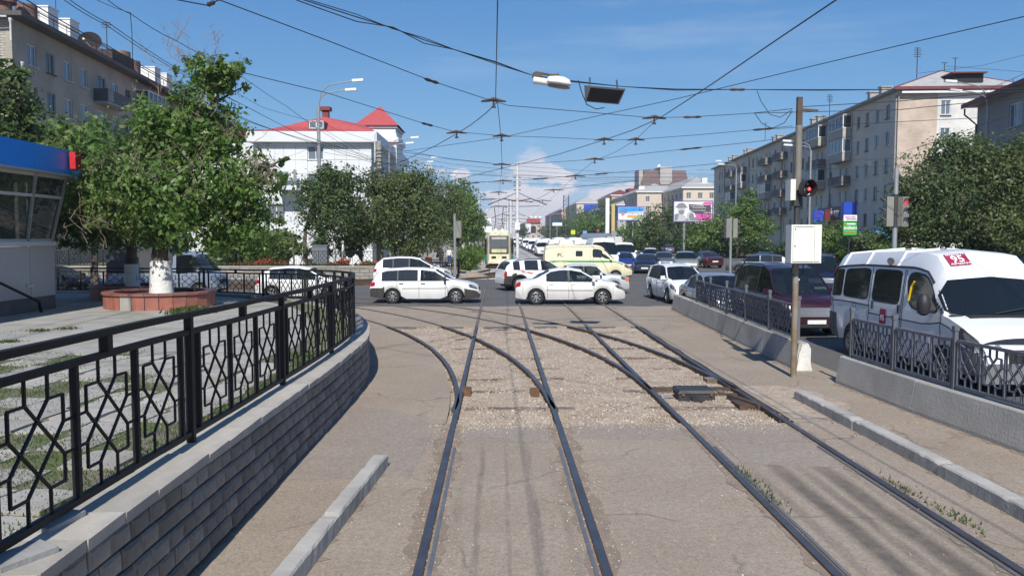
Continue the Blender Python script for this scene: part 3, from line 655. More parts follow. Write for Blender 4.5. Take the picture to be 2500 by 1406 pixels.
def barrier(pts, h, label, flabel, nseg, posts, endwhite=False):
    f, L = catmull(pts, .1)
    t = thing('concrete_barrier', label, 'barrier'); w0, w1 = .34, .2
    for i in range(nseg):
        a, b = f(L*i/nseg), f(L*(i+1)/nseg); d = (b-a).normalized(); r = Vector((d.y, -d.x, 0)); a2 = a+d*.008; b2 = b-d*.008; mb = MB()
        for p in (a2, b2):
            for (u, z) in ((-w0/2, -.02), (w0/2, -.02), (w0/2, .06), (w1/2, h-.02), (w1/2-.02, h), (-w1/2+.02, h), (-w1/2, h-.02), (-w0/2, .06)): q = p+r*u; mb.v.append((q.x, q.y, z+rnd.uniform(-.004, .004)))
        mb.f = [tuple(reversed(range(8))), tuple(range(8, 16))]+[(j, (j+1) % 8, 8+(j+1) % 8, 8+j) for j in range(8)]
        mb.build('barrier_block', m_barrier, t)
    if endwhite:
        a = f(.0); d = (f(.05)-a).normalized(); r = Vector((d.y, -d.x, 0)); mb = MB(); q0 = a-d*.05
        for p in (q0, a+d*.004):
            for (u, z) in ((-w0/2+.02, -.02), (w0/2-.01, -.02), (w0/2-.03, .15), (w1/2+.02, h-.12), (w1/2-.03, h-.01), (-w1/2+.04, h-.05), (-w1/2, h-.22)): q = p+r*(u+rnd.uniform(-.015, .015)); mb.v.append((q.x, q.y, z+rnd.uniform(-.02, .02)))
        mb.f = [tuple(reversed(range(7))), tuple(range(7, 14))]+[(j, (j+1) % 7, 7+(j+1) % 7, 7+j) for j in range(7)]
        mb.build('broken_end', m_white_c, t)
    g = thing('barrier_fence', flabel, 'fence')
    for k, s in enumerate(posts):
        p = f(s); MB().bar((p.x, p.y, h-.01), (p.x, p.y, h+.86), .055).box((p.x, p.y, h+.90), (.075, .075, .07)).build('post', m_grey, g)
        if k+1 < len(posts):
            s1, s2 = s+.07, posts[k+1]-.07; zt, zb = h+.72, h+.06
            def FP(u, v): p = f(s1+(s2-s1)*u); return Vector((p.x, p.y, zt+(zb-zt)*v))
            b = MB(); b.bar(FP(0, 0), FP(1, 0), .05, .045); b.build('top_rail', m_grey, g)
            b = MB(); b.bar(FP(0, 1), FP(1, 1), .05, .045); b.build('bottom_rail', m_grey, g)
            nl = 3
            for q in range(nl+1): MB().bar(FP(q/nl, 0), FP(q/nl, 1), .035, .03).build('upright', m_grey, g)
            for q in range(nl): lattice(lambda u, v: FP((q+.04+u*.92)/nl, .03+.94*v), .027, 'lattice_panel', m_grey, g, .02)
b1 = [(6.31, 16.25), (6.42, 20), (6.62, 25), (6.80, 30.2)]
barrier(b1, .58, 'farther concrete barrier row ending in a chipped white block by the signal post', 'grey lattice fence on the farther concrete barriers', 6, [.35, 2.3, 4.3, 6.35, 8.4, 10.4], True)
b2 = [(6.55, 14.85), (6.62, 12.6), (6.85, 9.6), (7.1, 5.5), (7.3, 2)]
barrier(b2, .52, 'nearer concrete barrier row beside the white minibus', 'grey lattice fence on the nearer concrete barriers beside the minibus', 5, [.25, 1.75, 3.35, 4.95, 6.6, 8.2, 9.8])
# ================================================================== buildings
m_gl = glass('window_glass', (.025, .035, .045), .12)
m_glb = glass('pale_window_glass', (.16, .19, .22), .1)
m_wf = M('white_window_frame', (.72, .73, .74), .5, .06)
m_wfo = M('old_window_frame', (.34, .32, .29), .7, .15)
m_dark = M('dark_interior', (.02, .02, .022), .9, .1)
m_brick_l = brickmat('pale_silicate_brick', (.50, .47, .40), (.42, .39, .33), (.22, .20, .17), .52, .17, .022)
m_brick_g = brickmat('grey_brick', (.46, .405, .325), (.40, .35, .285), (.30, .265, .22), .26, .088, .012)
m_roofd = M('dark_roof_sheet', (.085, .075, .07), .7, .25, 1.5)
m_slate = M('slate_roof', (.36, .36, .355), .85, .2, 1.2, .3, 8)
m_plaster_b = M('beige_plaster', (.63, .55, .455), .9, .12, .35, .2, 8, col2=(.55, .48, .40), thr=(.5, .7))
m_pinkb = brickmat('pinkish_brick', (.58, .47, .38), (.53, .42, .34), (.45, .38, .31), .52, .17, .015)
m_whiteb = brickmat('whitewashed_brick', (.72, .71, .67), (.68, .66, .62), (.6, .58, .55), .52, .17, .015)
m_conc = M('old_concrete', (.33, .315, .29), .9, .2, 2, .3, 12)
m_whitewash = M('whitewash', (.78, .77, .74), .85, .08, 3)
m_rustd = M('rusted_drum', (.19, .105, .08), .8, .35, 3, col2=(.27, .20, .165), thr=(.5, .65))
m_pipe = M('pale_downpipe', (.55, .56, .57), .5, .1)
m_metal = M('dark_metal', (.05, .05, .055), .5, .15, metal=.3)
m_brownhatch = M('brown_hatch', (.06, .04, .035), .8, .2, 2)
m_red = M('red_roof_tiles', (.40, .075, .075), .65, .14, 2.5)
m_redd = M('dark_red_roof', (.17, .04, .045), .7, .15, 2)
V2 = lambda x, y: Vector((x, y, 0))
def wallgrid(mb, o, u, n, L, z0, z1, ops, dep=.14):
    us = sorted({0, L}|{a for op in ops for a in op[:2]}); zs = sorted({z0, z1}|{a for op in ops for a in op[2:4]})
    P = lambda a, z, d=0: (o.x+u.x*a-n.x*d, o.y+u.y*a-n.y*d, z)
    flip = (u.x*n.y-u.y*n.x) > 0
    def q(*p): mb.quad(*(p[::-1] if flip else p))
    for i in range(len(us)-1):
        for j in range(len(zs)-1):
            a, b, c, d = us[i], us[i+1], zs[j], zs[j+1]; mu, mz = (a+b)/2, (c+d)/2
            if any(x[0] < mu < x[1] and x[2] < mz < x[3] for x in ops): continue
            q(P(a, c), P(b, c), P(b, d), P(a, d))
    for (a, b, c, d) in ops:
        q(P(a, c), P(a, d), P(a, d, dep), P(a, c, dep)); q(P(b, c, dep), P(b, d, dep), P(b, d), P(b, c))
        q(P(a, d, dep), P(a, d), P(b, d), P(b, d, dep)); q(P(a, c), P(a, c, dep), P(b, c, dep), P(b, c))
_wcache = {}
def winmesh(w_, h_, kind):
    key = (round(w_, 2), round(h_, 2), kind)
    if key in _wcache: return _wcache[key]
    mf = m_wf if kind[0] == 'w' else m_wfo; t = .07; b = MB()
    b.box((0, 0, t/2), (w_, .06, t)); b.box((0, 0, h_-t/2), (w_, .06, t)); b.box((-w_/2+t/2, 0, h_/2), (t, .06, h_-2*t)); b.box((w_/2-t/2, 0, h_/2), (t, .06, h_-2*t))
    nm = int(kind[1])
    for i in range(1, nm): b.box((-w_/2+w_*i/nm, .002, h_/2), (.06, .05, h_-2*t))
    fr = b.mesh('window', mf)
    p = MB(); p.box((0, -.01, h_/2), (w_-2*t, .015, h_-2*t)); pa = p.mesh('pane', m_glb if kind[2] == 'p' else m_gl)
    s = MB(); s.box((0, .2, -.03), (w_+.16, .2, .04)); si = s.mesh('sill', m_pipe if kind[0] == 'w' else m_roofd)
    _wcache[key] = (fr, pa, si); return _wcache[key]
def window(parent, o, u, n, a, b_, c, d, kind='w2d', dep=.14, sill=True):
    fr, pa, si = winmesh(b_-a, d-c, kind); mu = (a+b_)/2
    rz = math.atan2(-n.x, n.y)
    w = link('window', fr, parent, loc=(o.x+u.x*mu-n.x*(dep-.03), o.y+u.y*mu-n.y*(dep-.03), c), rz=rz)
    link('pane', pa, w)
    if sill: link('sill', si, w)
    return w
def downpipe(parent, p, z0, z1, r=.07, top=True, m=None):
    b = MB(); b.tube([(p.x, p.y, z0), (p.x, p.y, z1)], r, 8)
    if top: b.lathe([(r, z1), (r*2, z1+.25), (r*2, z1+.35)], (p.x, p.y, 0), 8)
    b.build('downpipe', m or m_pipe, parent)
def antenna(p, h, label, bars=4, th=.03, horiz=(1, 0, 0)):
    b = MB(); b.tube([p, p+Vector((0, 0, h))], th, 5)
    for k in range(bars):
        z = h*(.98-.07*k); w_ = .35+.1*(k % 2); hv = Vector(horiz)*w_; c = p+Vector((0, 0, z)); b.tube([c-hv, c+hv], th*.7, 4)
    return tag(b.build('roof_antenna', m_metal), label, 'antenna')
# ------------------------------------------------ left brick apartment block
bl = thing('apartment_building', 'grey brick apartment block at upper left with white chimneys and dark eaves', 'building')
o = V2(-31.9, 54); u = Vector((-.062, .998, 0)); n = Vector((.998, .062, 0)); EZ = 17.1; L = 54
ops = []
for r_, zc in enumerate((15.2, 12.4, 9.6, 6.8, 4.0)):
    for i, t in enumerate((2.5, 5.05, 7.7, 10.4, 13.6, 16.3, 19.2, 22.6, 25.6, 28.5, 31.4, 34.4, 37.5, 41, 44, 47)):
        w_ = .62 if i not in (4, 7, 11) else .8
        ops.append((t-w_, t+w_, zc-.74, zc+.74))
mb = MB(); wallgrid(mb, o, u, n, L, -.1, EZ, ops)
f0 = o+u*L; f1 = f0-n*12
mb.quad((f0.x, f0.y, -.1), (f1.x, f1.y, -.1), (f1.x, f1.y, EZ), (f0.x, f0.y, EZ))
mb.build('wall', m_brick_g, bl)
mb = MB(); e0 = o-n*12; wallgrid(mb, e0, n, -u, 12-.35, -.1, EZ, []); mb.build('end_wall', m_brick_l, bl)
mb = MB(); q0 = o-n*.36-u*.03; q1 = o+n*.0-u*.03; mb.quad((q0.x, q0.y, -.1), (q1.x, q1.y, -.1), (q1.x, q1.y, EZ), (q0.x, q0.y, EZ)); mb.quad((q1.x, q1.y, -.1), (o.x, o.y, -.1), (o.x, o.y, EZ), (q1.x, q1.y, EZ)); mb.build('corner_pier', m_brick_g, bl)
for op in ops: window(bl, o, u, n, *op, kind='w2p' if rnd.random() < .6 else 'o2d')
c = lambda a, d, z: (o.x+u.x*a+n.x*d, o.y+u.y*a+n.y*d, z)
mb = MB(); b_ = mb.bar(c(-.7, -5.7, EZ+.15), c(L+.7, -5.7, EZ+.15), 13.4, .3); mb.build('eaves', m_roofd, bl)
mb = MB(); A, B, C_, D = c(-.7, 1, EZ+.31), c(-.7, -12.4, EZ+.31), c(L+.7, -12.4, EZ+.31), c(L+.7, 1, EZ+.31); r0, r1 = c(4.5, -5.7, EZ+1.6), c(L-4, -5.7, EZ+1.6)
mb.poly([A, D, r1, r0]); mb.poly([B, A, r0]); mb.poly([C_, B, r0, r1]); mb.poly([D, C_, r1]); mb.build('roof', m_roofd, bl)
mb = MB(); mb.bar(c(-.74, -12.4, EZ-.1), c(-.74, .1, EZ-.1), .1, .1); mb.build('gutter', m_pipe, bl)
downpipe(bl, o+n*.12+u*.9, .5, EZ-3); downpipe(bl, o+n*.2-u*.5, EZ-1.6, EZ-.5, .06)
for px, Y, wd, hh in ((116, 62.5, 1.45, 3.0), (168, 66, 1.45, 3.0), (368, 84, 1.7, 3.0), (401, 87, 1.35, 2.9)):
    p = at(px, 300, Y); MB().box((p.x, Y, EZ+1.4), (wd, 1.4, hh)).box((p.x, Y, EZ+1.4+hh/2+.04), (wd+.12, 1.52, .1)).build('chimney', m_whitewash, bl)
for px, Y, z, rr in ((22, 56, 18.6, .75), (74, 58.5, 17.9, .72), (302, 75, 18.4, .75), (326, 77.5, 18.1, .75)):
    p = at(px, 300, Y); b = MB(); b.lathe([(rr*.62, z-1.0), (rr*.62, z), (rr, z), (rr, z+1.25), (rr*.9, z+1.28)], (p.x, Y, 0), 16); b.build('vent_drum', m_rustd, bl, True)
p = at(268, 150, 71); MB().box((p.x, 71, EZ+1.0), (2.4, 4, .9)).build('roof_hatch', m_brownhatch, bl)
# gallery railing  along the eaves
mb = MB()
for k in range(0, 44, 2):
    a = Vector(c(k, .8, EZ+.3)); mb.tube([a, a+Vector((0, 0, .7))], .025, 4)
for zz in (.4, .7): mb.tube([Vector(c(0, .8, EZ+.3+zz)), Vector(c(44, .8, EZ+.3+zz))], .02, 4)
mb.build('roof_railing', m_metal, bl)
bal = MB(); bal.box((0, 0, 0), (4.6, 1.05, .14)); 
m_balc = M('dark_balcony_panel', (.07, .075, .085), .7, .2, 2)
def lbal(t0, z):
    rz = math.atan2(u.y, u.x)
    k = MB(); k.box((2.3, -.55, 0), (4.6, 1.1, .14)).build('balcony_slab', m_conc, bl, loc=c(t0, 0, z), rz=rz)
    k = MB(); k.box((2.3, -1.07, .58), (4.6, .06, 1.0)); k.box((.03, -.55, .58), (.06, 1.0, 1.0)); k.box((4.57, -.55, .58), (.06, 1.0, 1.0)); k.build('balcony_rail', m_balc, bl, loc=c(t0, 0, z), rz=rz)
    k = MB()
    for q in range(5): k.box((.25+q*.2, -1.12, .6), (.05, .03, .9))
    k.build('balcony_trim', m_pipe, bl, loc=c(t0, 0, z), rz=rz)
for t0, z in ((12.0, 13.65), (21, 13.65), (12, 10.9), (30, 13.65), (21, 10.9)): lbal(t0, z)
mb = MB(); mb.box((0, 0, 0), (4.4, 1.0, 2.5)); 
kk = MB(); rz = math.atan2(u.y, u.x)
for z in (0, 1.05, 2.45): kk.box((2.3, -1.08, z), (4.5, .08, .1))
for x in (.1, 1.2, 2.3, 3.4, 4.5): kk.box((x, -1.08, 1.22), (.09, .08, 2.5))
for z in (0, 1.05, 2.45): kk.box((.06, -.55, z), (.08, 1.05, .1))
kk.build('balcony_glazing', m_wf, bl, loc=c(21, 0, 13.75), rz=rz); MB().box((2.3, -1.04, 1.2), (4.4, .02, 2.4)).box((.1, -.55, 1.2), (.02, 1.0, 2.4)).build('balcony_pane', m_gl, bl, loc=c(21, 0, 13.76), rz=rz)
# satellite dish on the eaves
p = at(220, 105, 65); dt = thing('satellite_dish', 'big rusty satellite dish on the eaves of the left brick block', 'satellite dish', (p.x, 65, p.z-.9))
b = MB(); prof = [(.02, 0)]+[(.86*k/6, .2*(k/6)**2) for k in range(1, 7)]; b.lathe(prof, (0, 0, 0), 24, 'y', caps=False); o1 = b.build('bowl', M('shaded_dish_rust', (.012, .006, .007), .8, .3, 1.2, col2=(.06, .028, .02), thr=(.60, .66)), dt, True); o1.rotation_euler = (R(20), 0, R(200)); o1.location = (0, 0, .9)  # near-black base paints the bowl's inner shade; the brown patches are rust
b = MB(); b.tube([(0, .1, .9), (0, .05, 0)], .06, 6); b.build('mount', m_metal, dt)
b = MB(); b.tube([(.2, -.0, .35), (-.1, -.75, 1.0)], .025, 5); b.lathe([(.09, -.06), (.09, .06)], (-.1, -.78, 1.0), 8, 'y'); b.build('feed_horn', m_whitewash, dt)
antenna(at(138, 75, 63), 3.4, 'tall thin antenna rising beside the first white chimney', 5, .03)
antenna(at(262, 137, 69), 2.8, 'antenna mast right of the big rusty dish', 3, .04)
# ------------------------------------------------ white clad building with red roofs
bw = thing('clad_building', 'white panel clad building with red roof and dormer window', 'building')
o = V2(-22.6, 75); u = Vector((1, 0, 0)); n = Vector((0, -1, 0)); L = 10.9; X1 = o.x+L
wops = [(5.0, 6.45, 9.9, 11.15), (5.0, 6.45, 7.0, 8.6), (5.0, 6.45, 4.2, 5.8), (1.2, 2.8, 4.2, 5.8)]
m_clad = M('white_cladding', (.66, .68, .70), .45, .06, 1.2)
mb = MB(); wallgrid(mb, o, u, n, L, 0, 11.5, wops, .2); mb.build('wall', M('joint_backing', (.42, .43, .44), .7, .1), bw)
xs = [0, .95, 1.2, 1.55, 2.8, 3.7, 5.0, 6.45, 7.4, 8.3, 9.2, 10.1, 10.9]; xs = [0, 1.2, 2.0, 2.8, 3.9, 5.0, 6.45, 7.5, 8.6, 9.75, 10.9]; zs = [.1, 2.2, 4.2, 5.8, 7.0, 8.6, 9.9, 11.15, 11.5]
for i in range(len(xs)-1):
    for j in range(len(zs)-1):
        a, b_, c0, d0 = xs[i], xs[i+1], zs[j], zs[j+1]
        if any(x[0] <= a and b_ <= x[1] and x[2] <= c0 and d0 <= x[3] for x in wops): continue
        MB().box((o.x+(a+b_)/2, 75-.03, (c0+d0)/2), (b_-a-.03, .04, d0-c0-.03)).build('cladding_panel', m_clad, bw)
for op in wops: window(bw, o, u, n, *op, kind='w2p', dep=.2)
mb = MB(); mb.box((o.x+L/2+.1, 75+12.7, 11.95), (L+1.0, 26.8, .95)); mb.build('eaves_band', m_clad, bw)
m_shade = M('shaded_cladding', (.50, .52, .54), .5, .08, 1.2)  # white cladding in a darker tone; the side wall's shade is in the colour
sops = [(3+i*3.4, 4.6+i*3.4, z, z+1.7) for i in range(7) for z in (3.6, 8.2)]
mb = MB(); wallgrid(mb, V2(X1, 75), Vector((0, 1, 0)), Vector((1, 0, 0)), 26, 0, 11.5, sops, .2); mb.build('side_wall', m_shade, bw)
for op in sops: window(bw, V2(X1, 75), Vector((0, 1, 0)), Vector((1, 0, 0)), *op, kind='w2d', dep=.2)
mb = MB(); x0, x1, y0, y1, z0 = o.x+.7, X1+.5, 74.4, 101.2, 12.43; xm = -16.6; zr = 14.2
mb.poly([(x0, y0, z0), (x1, y0, z0), (x1-1.6, y0+3, zr-.75), (xm, y0+3, zr), (x0+1.5, y0+3, zr-.9)]); mb.poly([(x1, y0, z0), (x1, y1, z0), (x1-1.6, y1, zr-.75), (x1-1.6, y0+3, zr-.75)]); mb.poly([(x1-1.6, y0+3, zr-.75), (x1-1.6, y1, zr-.75), (xm, y1, zr), (xm, y0+3, zr)]); mb.poly([(xm, y0+3, zr), (xm, y1, zr), (x0, y1, z0), (x0+1.5, y0+3, zr-.9)]); mb.poly([(x0+1.5, y0+3, zr-.9), (x0, y1, z0), (x0, y0, z0)])
mb.build('roof', m_red, bw)
MB().box((-16.6, 78.5, 14.5), (.6, .6, 1.0)).box((-16.6, 78.5, 15.1), (1.0, 1.0, .35)).build('chimney', m_redd, bw)
d = MB().box((-16.75, 75.9, 13.0), (1.5, 1.8, .9)).build('dormer', m_roofd, bw)
b = MB()
for xx in (-17.38, -16.75, -16.12): b.box((xx, 74.97, 13.1), (.07, .06, .75))
for zz in (12.78, 13.42): b.box((-16.75, 74.97, zz), (1.3, .06, .07))
b.build('dormer_frame', m_wf, d); MB().box((-16.75, 75.0, 13.1), (1.2, .02, .6)).build('pane', m_glb, d)
MB().box((-29.5, 86, 6.2), (16, 12, 12.4)).build('left_wing', m_clad, bw)
mb = MB(); mb.poly([(-38, 79.6, 12.42), (-21.6, 79.6, 12.42), (-21.6, 83, 13.7), (-38, 83, 13.7)]); mb.poly([(-21.6, 92.4, 12.42), (-38, 92.4, 12.42), (-38, 83, 13.7), (-21.6, 83, 13.7)]); mb.poly([(-21.6, 79.6, 12.42), (-21.6, 92.4, 12.42), (-21.6, 83, 13.7)]); mb.build('left_roof', m_redd, bw)
# pyramid-roofed tower of the same building
tx0, tx1, ty0, ty1 = -15.3, -11.0, 88, 94
MB().box(((tx0+tx1)/2, 91, 7), (tx1-tx0, 6, 14)).build('tower', m_clad, bw)
b = MB(); b.box(((tx0+tx1)/2-.1, 91, 13.3), (tx1-tx0+.7, 6.7, .5)); b.box(((tx0+tx1)/2, 91, 14.2), (tx1-tx0-.2, 5.8, .6)); b.box(((tx0+tx1)/2, 91, 14.7), (tx1-tx0+.1, 6.1, .25)); b.build('tower_cornice', m_clad, bw)
mb = MB(); ap = ((tx0+tx1)/2, 91, 17.4); cs = [(tx0-.3, ty0-.3, 14.84), (tx1+.3, ty0-.3, 14.84), (tx1+.3, ty1+.3, 14.84), (tx0-.3, ty1+.3, 14.84)]
for i in range(4): mb.poly([cs[i], cs[(i+1) % 4], ap])
mb.build('tower_roof', m_red, bw)
# sign box and entrance canopy
sg = thing('sign_box', 'white sign box with green emblem on the white building', 'sign', (0, 0, 0))
q0, q1 = at(672, 440, 73), at(716, 413, 73); MB().box(((q0.x+q1.x)/2, 73.6, (q0.z+q1.z)/2), (q1.x-q0.x, 1.2, q1.z-q0.z)).build('box', m_clad, sg)
text('lettering', 'лая', .55, m_metal, sg, frame4((q1.x-.65, 72.98, (q0.z+q1.z)/2), (1, 0, 0), (0, 0, 1)))
mb = MB(); mb.lathe([(.42, 72.98), (.42, 72.96)], (q0.x+.45, 0, (q0.z+q1.z)/2-.1), 14, 'y'); mb.build('emblem', M('green_emblem', (.02, .30, .17), .5, .1), sg)
p = at(700, 458, 73); tag(MB().box((p.x, 73.9, p.z), (2.0, 2, .4)).build('entrance_canopy', m_clad), 'white flat canopy under the sign box', 'canopy')
# ------------------------------------------------ long beige apartment block on the right
br = thing('apartment_building', 'long beige five-storey apartment block on the right with balconies', 'building')
o = V2(42, 84); u = Vector((.0732, .9973, 0)); n = Vector((-.9973, .0732, 0)); e = Vector((.9973, -.0732, 0)); EZ = 18.0; L = 98
rows = (16.25, 13.4, 10.5, 7.65, 4.75); cols = []; balc = []
t = 2.6; seq = 'wwwwBwBwwwwBwBwwwwBwBwwwwBwB'
for ch in seq:
    if t > L-5: break
    if ch == 'w': cols.append(t); t += 2.85
    else: balc.append(t-.9); t += 6.3
ops = []
for zc in rows:
    for t in cols: ops.append((t-.55, t+.55, zc-.75, zc+.75))
bops = []
for zc in rows:
    for t in balc: bops.append((t+1.2, t+2.0, zc-1.3, zc+.8)); bops.append((t+2.4, t+3.9, zc-.7, zc+.8))
mb = MB(); wallgrid(mb, o, u, n, L, -.1, EZ, ops+bops)
f0 = o+u*L; f1 = f0+e*13; mb.quad((f1.x, f1.y, -.1), (f0.x, f0.y, -.1), (f0.x, f0.y, EZ), (f1.x, f1.y, EZ)); mb.build('wall', m_plaster_b, br)
for op in ops: window(br, o, u, n, *op, kind=rnd.choice(('w2p', 'o2d', 'w2d', 'o2p')))
for op in bops: window(br, o, u, n, *op, kind='w2p', sill=False)
WB = 4.0
eops = [(WB+.35, WB+1.35, z-.75, z+.75) for z in rows[:4]]+[(9.0, 10.0, z-.75, z+.75) for z in rows[:4]]
mb = MB(); wallgrid(mb, o, e, -u, WB, -.1, EZ, []); mb.build('end_wall', m_pinkb, br)
mb = MB(); wallgrid(mb, o+e*WB, e, -u, 13-WB, -.1, EZ, [(a-WB, b_-WB, c0, d0) for a, b_, c0, d0 in eops]); mb.build('end_wall', m_whiteb, br, label='whitewashed right half of the end wall')
for op in eops: window(br, o, e, -u, *op, kind='w2p')
c = lambda a, d, z: (o.x+u.x*a+e.x*d, o.y+u.y*a+e.y*d, z)
MB().bar(c(-.6, 6.5, EZ+.16), c(L+.6, 6.5, EZ+.16), 14.3, .22).build('eaves', m_slate, br)
MB().bar(c(-.62, -.7, EZ+.19), c(-.62, 13.7, EZ+.19), .06, .34).build('verge_board', m_redd, br)
MB().bar(c(-.45, .1, EZ-.22), c(-.45, 13.2, EZ-.22), .3, .2).build('eaves_trim', m_wf, br)
mb = MB(); A, B, C_, D = c(-.6, -.65, EZ+.28), c(-.6, 13.65, EZ+.28), c(L+.6, 13.65, EZ+.28), c(L+.6, -.65, EZ+.28); r0, r1 = c(5, 6.5, EZ+3.0), c(L-5, 6.5, EZ+3.0)
mb.poly([A, B, r0]); mb.poly([B, C_, r1, r0]); mb.poly([C_, D, r1]); mb.poly([D, A, r0, r1]); mb.build('roof', m_slate, br)
mb = MB(); mb.bar(A, r0, .18, .12); mb.bar(B, r0, .18, .12); mb.build('hip_ridge', m_redd, br)
dm = MB().box(c(1.8, 7.3, EZ+1.35), (3.0, 2.6, .9), rz=math.atan2(e.y, e.x)).build('dormer', m_dark, br); MB().box(c(1.6, 7.2, EZ+1.86), (3.6, 3.2, .12), rz=math.atan2(e.y, e.x)).build('dormer_roof', m_redd, dm)
for t, d in ((12, 2), (8.6, 2), (33.6, 2), (31, 2), (52, 2), (54.5, 2), (73, 2), (75.5, 2), (86, 2), (90, 2)):
    MB().box(c(t, d, EZ+1.2), (1.1, .8, 1.4), rz=math.atan2(e.y, e.x)).box(c(t, d, EZ+1.95), (1.35, 1.05, .14), rz=math.atan2(e.y, e.x)).build('chimney', m_conc, br)
for t in (-.0, 20.1, 42.4, 64.5, 86): downpipe(br, o+n*.12+u*(t+.25), .5, EZ-.8, .08, m=m_conc)
rz = math.atan2(u.y, u.x)
m_open = M('rusty_balcony_panel', (.16, .135, .12), .85, .3, 1.5, col2=(.24, .21, .18), thr=(.5, .65)); m_pale = M('pale_balcony_panel', (.42, .38, .32), .85, .12, 1.5)
def k3(f): return f
for t in balc:
    for r_, zc in enumerate(rows[:4]):
        q = rnd.random() if t > 24 else ((.2, .2, .6, .95) if t < 20 else (.2, .6, .3, .95))[r_]
        z = zc-1.35; loc = c(t, 0, z)
        if q > .92: continue
        MB().box((2.55, .55, 0), (5.1, 1.1, .14)).build('balcony_slab', m_conc, br, loc=loc, rz=rz)
        P = MB(); P.box((2.55, 1.06, .55), (5.1, .07, .98)); P.box((.04, .55, .55), (.07, .96, .98)); P.box((5.06, .55, .55), (.07, .96, .98))
        P.build('balcony_front', m_pale if q < .4 else m_open, br, loc=loc, rz=rz)
        if q < .45:
            F = MB()
            for zz in (1.08, 2.6): F.box((2.55, 1.07, zz), (5.2, .1, .1)); F.box((.02, .55, zz), (.1, 1.0, .1))
            for xx in (.03, 1.3, 2.55, 3.8, 5.07): F.box((xx, 1.07, 1.84), (.1, .1, 1.44))
            F.box((.02, .1, 1.84), (.1, .08, 1.44)); F.build('balcony_glazing', m_wf, br, loc=loc, rz=rz)
            MB().box((2.55, 1.06, 1.84), (5.0, .02, 1.42)).box((.03, .58, 1.84), (.02, .9, 1.42)).build('balcony_pane', m_gl if rnd.random() < .5 else m_glb, br, loc=loc, rz=rz)
            MB().box((2.55, .55, 2.7), (5.3, 1.25, .08)).build('balcony_roof', m_conc, br, loc=loc, rz=rz)
for pt, h, lab in ((at(2238, 192, 90), 3.4, 'tall mast with crossbars on the right beige block'), (at(2025, 288, 112), 3.2, 'antenna with crossbars over the middle of the right beige block'), (at(2305, 188, 92), 1.6, 'short bare antenna post on the hip roof of the right block'), (at(1868, 343, 140), 3.0, 'thin antenna far along the roof of the right block'), (at(2331, 185, 92), 2.0, 'bare antenna post right of the roof dormer')):
    antenna(pt, h, lab, 5 if h > 3 else 1, .05)
# shops at street level
m_navy = M('navy_fascia', (.012, .022, .085), .45, .1); m_blue = M('bright_blue_sign', (.02, .07, .48), .4, .05); m_teal = M('teal_awning', (.02, .20, .36), .6, .15, 2); m_wl = M('white_lettering', (.85, .85, .85), .5, .03); m_redl = M('red_lettering', (.6, .03, .03), .5, .03)
def fsign(t0, t1, z0, z1, d, m, name, lab, body=None, size=.6, tm=None):
    s = thing(name, lab, 'sign'); p = c(0, 0, 0)
    MB().bar(c((t0+t1)/2-(t1-t0)/2, -d/2, (z0+z1)/2), c(t1, -d/2, (z0+z1)/2), d-.01, z1-z0).build('board', m, s)
    if body: text('lettering', body, size, tm or m_wl, s, frame4(c((t0+t1)/2, -d-.03, (z0+z1)/2), -u, (0, 0, 1)), .02)
    return s
fsign(12.2, 21, 5.0, 6.5, 1.3, m_navy, 'shop_sign', 'long navy shop fascia with white lettering on the beige block', 'Золотой лев', 1.15)
s = fsign(10.9, 12.0, 4.9, 6.9, 1.5, m_blue, 'shop_sign', 'bright blue square sign at the right end of the navy fascia')
fsign(-.6, 5.8, 2.5, 3.6, 1.6, m_teal, 'shop_awning', 'teal awning with faded lettering low on the beige block', 'ТРИКОТАЖ', .95, M('faded_lettering', (.30, .42, .50), .7, .1))
q0, q1 = at(1986, 544, 82), at(2009, 514, 82); s = thing('shop_sign', 'blue upright sign with faint round mark in front of the beige block', 'sign')
MB().box(((q0.x+q1.x)/2, 82, (q0.z+q1.z)/2), (q1.x-q0.x, .2, q1.z-q0.z)).build('board', m_blue, s); b = MB()
b.tube([((q0.x+q1.x)/2+.3*math.cos(a*.4), 81.88, (q0.z+q1.z)/2+.15+.28*math.sin(a*.4)) for a in range(17)], .035, 5); b.build('emblem', M('dull_red_mark', (.25, .04, .12), .6), s)
MB().tube([((q0.x+q1.x)/2, 82.15, 0), ((q0.x+q1.x)/2, 82.15, q1.z)], .06, 6).build('post', m_metal, s)
q0, q1 = at(2012, 540, 100), at(2026, 512, 100); tag(MB().box(((q0.x+q1.x)/2, 100, (q0.z+q1.z)/2), (q1.x-q0.x, .3, q1.z-q0.z)).build('shop_sign', M('maroon_sign', (.16, .02, .03), .5)), 'small dark red sign left of the navy fascia', 'sign')
# loans sign
q0, q1 = at(2058, 574, 72), at(2092, 525, 72); s = thing('loan_sign', 'green and white upright sign reading ЗАЙМЫ', 'sign'); zc = lambda f: q0.z+(q1.z-q0.z)*f; xm = (q0.x+q1.x)/2; wd = q1.x-q0.x
m_gsign = M('green_sign', (.05, .42, .08), .5, .05); m_wsign = M('white_sign', (.82, .82, .82), .5, .04)
MB().box((xm, 72, zc(.325)), (wd, .12, (q1.z-q0.z)*.65)).build('green_board', m_gsign, s); MB().box((xm, 72, zc(.85)), (wd, .12, (q1.z-q0.z)*.3)).build('white_board', m_wsign, s)
F4 = lambda f, dx=0: frame4((xm+dx, 71.92, zc(f)), (1, 0, 0), (0, 0, 1))
text('lettering', 'ЗАЙМЫ', .32, m_wl, s, F4(.33), .01, bold=.012); text('lettering', 'деньги сразу', .15, m_redl, s, F4(.90), .01); text('lettering', 'наличными', .16, m_navy, s, F4(.80, .1), .01)
